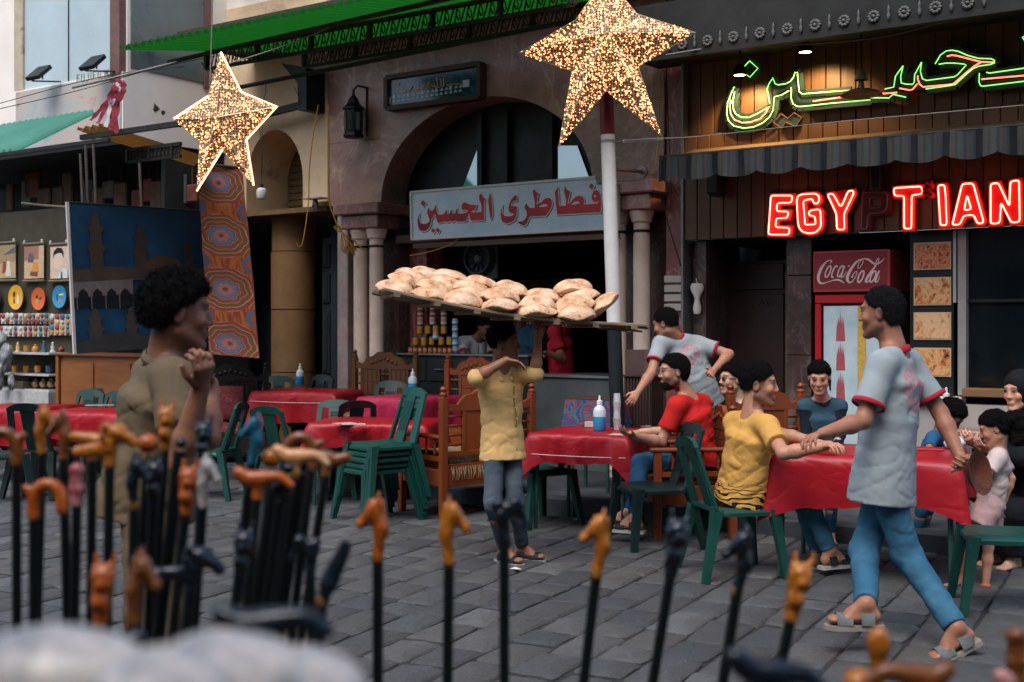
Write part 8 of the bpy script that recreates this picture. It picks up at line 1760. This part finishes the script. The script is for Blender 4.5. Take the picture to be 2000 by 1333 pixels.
def handle(kind_, sg=1, k=1.0):
    f = SDF((-.09, -.035, -.03), (.09, .035, .12), .0028); c, e = f.cone, f.ell; X = lambda x: x * sg
    if kind_ == 'horse':
        c((0, 0, -.012), (X(-.006), 0, .035), .012, .014, .01); c((X(-.006), 0, .035), (X(.008), 0, .068), .014, .015, .01); c((X(.008), 0, .068), (X(.034), 0, .046), .0145, .009, .008); e((X(.037), 0, .042), (.011, .01, .009), None, .006)
        for y in (-.008, .008): c((X(.0), y, .076), (X(-.002), y * 1.3, .094), .006, .002, .004)
        c((X(-.018), 0, .03), (X(-.008), 0, .078), .006, .007, .008); [c((X(-.02 + .003 * i), 0, .024 + .009 * i), (X(-.012 + .004 * i), .012, .03 + .009 * i), .0035, .002, .003) for i in range(6)]; [c((X(-.02 + .003 * i), 0, .024 + .009 * i), (X(-.012 + .004 * i), -.012, .03 + .009 * i), .0035, .002, .003) for i in range(6)]; [e((X(.018), y, .064), (.0035, .003, .0035), None, .002) for y in (-.012, .012)]; f.disp(.003, 160)
    elif kind_ == 'cat':
        c((0, 0, -.012), (0, 0, .04), .012, .017, .01); e((0, -.004, .06), (.02, .018, .022), None, .01); e((X(.004), -.018, .05), (.01, .009, .008), None, .006)
        for x in (-.012, .012): c((x, 0, .075), (x * 1.25, 0, .1), .007, .002, .004)
        e((0, -.014, .02), (.013, .01, .014), None, .008); f.disp(.004, 120)
    elif kind_ == 'crook':
        pts = spline([(0, 0, -.015), (0, 0, .02), (X(.012), 0, .046), (X(.036), 0, .052), (X(.056), 0, .034), (X(.06), 0, .0)], 5)
        for a, b in zip(pts[:-1], pts[1:]): c(a, b, .0125, .0125, .003)
        c((0, 0, .03), (X(-.016), 0, .045), .011, .009, .008)
    elif kind_ == 'derby':
        pts = spline([(X(-.045), 0, .038), (X(-.02), 0, .026), (X(.01), 0, .03), (X(.045), 0, .034), (X(.068), 0, .02)], 5)
        for i, (a, b) in enumerate(zip(pts[:-1], pts[1:])): c(a, b, .011 + .004 * math.sin(i * .25), .012 + .004 * math.sin(i * .25), .004)
        c((0, 0, -.012), (0, 0, .026), .0115, .012, .01)
    elif kind_ == 'dog':
        c((0, 0, -.012), (0, 0, .03), .013, .017, .01); e((X(.012), 0, .055), (.026, .018, .02), None, .012); c((X(.025), 0, .05), (X(.048), 0, .04), .013, .01, .008); e((X(.05), 0, .034), (.012, .011, .011), None, .006); c((X(-.01), .014, .068), (X(-.014), .02, .045), .007, .006, .005); c((X(-.01), -.014, .068), (X(-.014), -.02, .045), .007, .006, .005); c((X(-.012), 0, .02), (X(-.066), 0, .012), .016, .013, .012); f.disp(.005, 110)
    elif kind_ == 'knob': c((0, 0, -.012), (0, 0, .015), .0115, .014, .01); e((0, 0, .05), (.02, .02, .03), None, .012)
    elif kind_ == 'ball': e((0, 0, .02), (.024, .024, .022), None, .01)
    elif kind_ == 'blade': c((0, 0, -.02), (X(.006), 0, .015), .011, .012, .01); f.econe((X(.008), 0, .02), (X(.032), 0, .085), Vector((1, 0, 0)), Vector((0, 1, 0)), (.016, .01), (.011, .006), .012, .01)
    elif kind_ == 'bird':
        c((0, 0, -.012), (X(.004), 0, .03), .0115, .013, .01); c((X(.004), 0, .03), (X(-.02), 0, .05), .014, .013, .01); c((X(-.02), 0, .05), (X(-.036), 0, .02), .011, .006, .006); e((X(-.036), 0, .012), (.007, .007, .007), None, .004); e((X(.012), 0, .046), (.012, .012, .012), None, .01); f.disp(.004, 150)
    elif kind_ == 'tube': c((0, 0, -.01), (0, 0, .062), .0145, .0145, .003); e((0, 0, .02), (.017, .017, .014), None, .006); e((0, 0, .06), (.016, .016, .012), None, .006)
    V, F = f.nets(); V = smooth_v(V, F, 1, .4)
    if kind_ == 'horse': V = V * np.array([.78, 1, 1.05])
    return V * k, F
_hc = {}
RK = thing('cane_rack', 'low wooden rack holding the row of walking canes', 'rack', (0, 0, 0)); M_rk = wood('rack_wood', lin(90, 62, 40))
m = MB(); m.box(-1.1, 1.1, .55, 2.6, .10, .13); m.build('base_board', M_rk, RK)
for x in (-1.05, 1.05):
    for y in (.6, 2.55): m = MB(); m.box(x - .025, x + .025, y - .025, y + .025, 0, .55); m.build('post', M_rk, RK)
for y in (.6, 2.55): m = MB(); m.box(-1.024, 1.024, y - .015, y + .015, .48, .53); m.build('rail', M_rk, RK)
def cane(px, py, Y, kind_, colr, sg, bx, lab, k=1.0, rs=.009, grp=None, ring=True, rz=0.0):
    top = at(px, py, Y); d = (at(px, py, Y) - at(bx, 1333, Y)); d = d / d.z if abs(d.z) > .02 else Vector((0, 0, 1)); bz = .132; bot = top - d * (top.z - bz)
    T = thing('walking_cane', lab, 'cane', bot, 0, grp or 'walking canes in the rack'); ax = (top - bot).normalized()
    m = MB(); m.tube([(0, 0, 0), top - bot], [rs * .8, rs], 12); m.build('shaft', M_shaft, T, smooth=40)
    if ring and len(lab) % 2: m = MB(); m.lathe([(rs * 1.08, -.006), (rs * 1.15, -.004), (rs * 1.15, .003), (rs * 1.08, .006)], top - bot, 14, axis=ax); m.build('collar', M_brass, T, smooth=40)
    key = (kind_, sg); 
    if key not in _hc: _hc[key] = handle(kind_, sg)
    V, F = _hc[key]; o = link('handle', np_mesh('handle', V * k, F, HM[colr]), T); o.matrix_local = Matrix.Translation(top - bot + ax * .012 * k) @ U3.rotation_difference(ax).to_matrix().to_4x4() @ Matrix.Rotation(rz, 4, 'Z'); return T
CN_ = [(738, 1080, 2.0, 'horse', 'orange', -1, 738, 'cane with an orange horse head facing the youth, before the chair stack'), (877, 1088, 2.0, 'horse', 'amber', 1, 874, 'cane with an amber horse head facing the bread carrier'), (985, 1045, 2.0, 'bird', 'dark', -1, 985, 'cane with a dark bird head before the bread carrier legs'),
 (1165, 1112, 2.0, 'horse', 'amber', -1, 1140, 'leaning cane with an amber horse head below the cup stack table'), (1310, 1112, 2.0, 'cat', 'dark', 1, 1275, 'leaning cane with a dark cat head below the empty dark chair'), (1440, 1146, 1.95, 'horse', 'dark', -1, 1412, 'leaning cane with a dark horse head under the man in yellow'), (1545, 1198, 1.95, 'cat', 'amber', 1, 1518, 'leaning cane with an upright amber cat handle'),
 (1716, 1300, 1.65, 'knob', 'amber', 1, 1708, 'cane with an amber oval knob near the waiter sandals'), (1678, 1345, 1.5, 'ball', 'amber', 1, 1676, 'cane with an amber ball tip beside the oval knob'), (1490, 1350, 1.15, 'derby', 'dark', 1, 1500, 'cane with a broad dark slate handle under the leaning canes'), (1790, 1345, 1.4, 'derby', 'brown', -1, 1790, 'cane with a reddish brown curved handle by the amber ball'), (1985, 1300, 1.6, 'tube', 'brown', 1, 1990, 'cane with a rough dark branch handle'), (2000, 1345, 1.3, 'knob', 'pink', 1, 1965, 'cane with a pinkish knob handle'),
 (32, 880, 2.05, 'crook', 'brown', -1, 33, 'cane with a dark brown crook before the chair seen edge on'), (82, 860, 2.15, 'horse', 'amber', 1, 70, 'cane with an amber brown horse head above the orange crook'), (66, 985, 1.95, 'crook', 'orange', 1, 66, 'cane with an orange crook handle'), (124, 872, 2.1, 'horse', 'brown', -1, 134, 'cane with a small brown bird like head'), (180, 872, 2.1, 'derby', 'amber', -1, 176, 'cane with an amber lion body handle'), (214, 884, 2.0, 'dog', 'amber', 1, 208, 'cane with a large amber dog head before the youth'), (150, 962, 2.0, 'tube', 'red', 1, 143, 'cane with a red and white patterned handle'),
 (288, 872, 2.1, 'ball', 'orange', 1, 262, 'cane with an orange ball and brass collar'), (322, 852, 2.15, 'cat', 'amber', 1, 290, 'cane with a yellow amber upright hare handle'), (396, 880, 2.2, 'cat', 'dark', 1, 372, 'cane with a dark upright figure behind the white horse'), (262, 965, 2.0, 'horse', 'dark', 1, 255, 'cane with a dark blue horse head before the youth shirt'), (300, 962, 2.05, 'cat', 'dark', -1, 285, 'cane with a dark cat head beside the dark blue horse'), (362, 978, 1.95, 'cat', 'orange', 1, 328, 'leaning cane with an orange cat handle'), (396, 965, 2.0, 'horse', 'white', 1, 372, 'leaning cane with a white horse head'),
 (492, 880, 2.1, 'horse', 'turq', -1, 440, 'leaning cane with a turquoise horse head'), (528, 900, 2.12, 'ball', 'amber', 1, 490, 'leaning cane with an amber ball beside the turquoise horse'), (502, 950, 1.95, 'derby', 'orange', 1, 468, 'leaning cane with an orange derby handle'), (575, 905, 2.05, 'derby', 'speck', 1, 525, 'leaning cane with a speckled tan derby handle'), (608, 890, 2.15, 'crook', 'brown', -1, 560, 'leaning cane with a brown arched handle'), (636, 905, 2.25, 'derby', 'brown', -1, 575, 'leaning cane with a tan brown derby handle behind the speckled one'),
 (548, 960, 1.98, 'ball', 'dark', 1, 500, 'leaning cane with a dark ball tip among the thick black shafts'), (606, 1108, 1.9, 'bird', 'dark', 1, 612, 'cane with a dark blue bird head and brass collar'), (630, 1165, 1.7, 'blade', 'dark', 1, 616, 'cane with a glossy dark blade shaped handle'), (468, 1120, 1.85, 'cat', 'dark', 1, 440, 'leaning cane with a dark upright figure between the black shafts'), (372, 1145, 1.8, 'dog', 'dark', 1, 352, 'cane with a dark elephant like head and brass collar'),
 (196, 1205, 1.6, 'cat', 'orange', 1, 186, 'cane with an orange cat handle low among the canes'), (262, 1205, 1.5, 'horse', 'brown', 1, 250, 'cane with a large brown horse head low among the canes'), (205, 1290, 1.3, 'derby', 'dark', -1, 205, 'cane with a dark handle before the orange cat'), (515, 1262, 1.05, 'derby', 'dark', 1, 545, 'cane with a broad black handle beside the white handles')]
for q in CN_: cane(q[0], q[1] + (22 if q[1] < 1000 else 8 if q[1] < 1250 else 30), *q[2:8], k=.5 if q[4] == 'pink' else (.76 if q[0] < 660 else .95) if q[2] > 1.7 else .8, rs=.0082 if q[0] < 660 else .009)
for i, (px, py, bx) in enumerate(((562, 930, 508), (590, 925, 530), (535, 940, 480), (352, 880, 300))): cane(px, py, 2.02 + .04 * i, 'ball', 'dark', 1, bx, 'plain black cane shaft leaning in the bunch', .4, .0115, 'plain black canes in the bunch', False)
WH = MB()
for i, (px, py, Y, rx, rz, lab) in enumerate(((105, 1342, .80, .062, .040, 'white rounded handle, the largest of the white ones'), (430, 1346, .76, .050, .036, 'white rounded handle beside the broad black handle'), (575, 1365, .78, .036, .032, 'pale grey rounded handle beside the white ones'), (300, 1370, .7, .035, .03, 'small white rounded handle between the two large ones'))):
    c = at(px, py, Y); T = thing('walking_cane', lab.replace('handle', 'cane handle', 1), 'cane', (c.x, c.y, .132), 0, 'canes with white handles'); f = SDF((-.1, -.07, -.08), (.1, .07, .08), .005)
    f.ell((0, 0, 0), (rx, .045, rz), None, .02); f.cone((rx * .6, 0, -.005), (rx * 1.2, 0, -.035), .028, .018, .02); f.cone((0, 0, -.02), (0, 0, -.07), .016, .012, .02); V, F = f.nets()
    o = link('handle', np_mesh('handle', smooth_v(V, F, 1), F, HM['white']), T, (0, 0, c.z - .132)); m = MB(); m.tube([(0, 0, 0), (0, 0, c.z - .132 - .06)], .0095, 10); m.build('shaft', M_shaft, T, smooth=40)
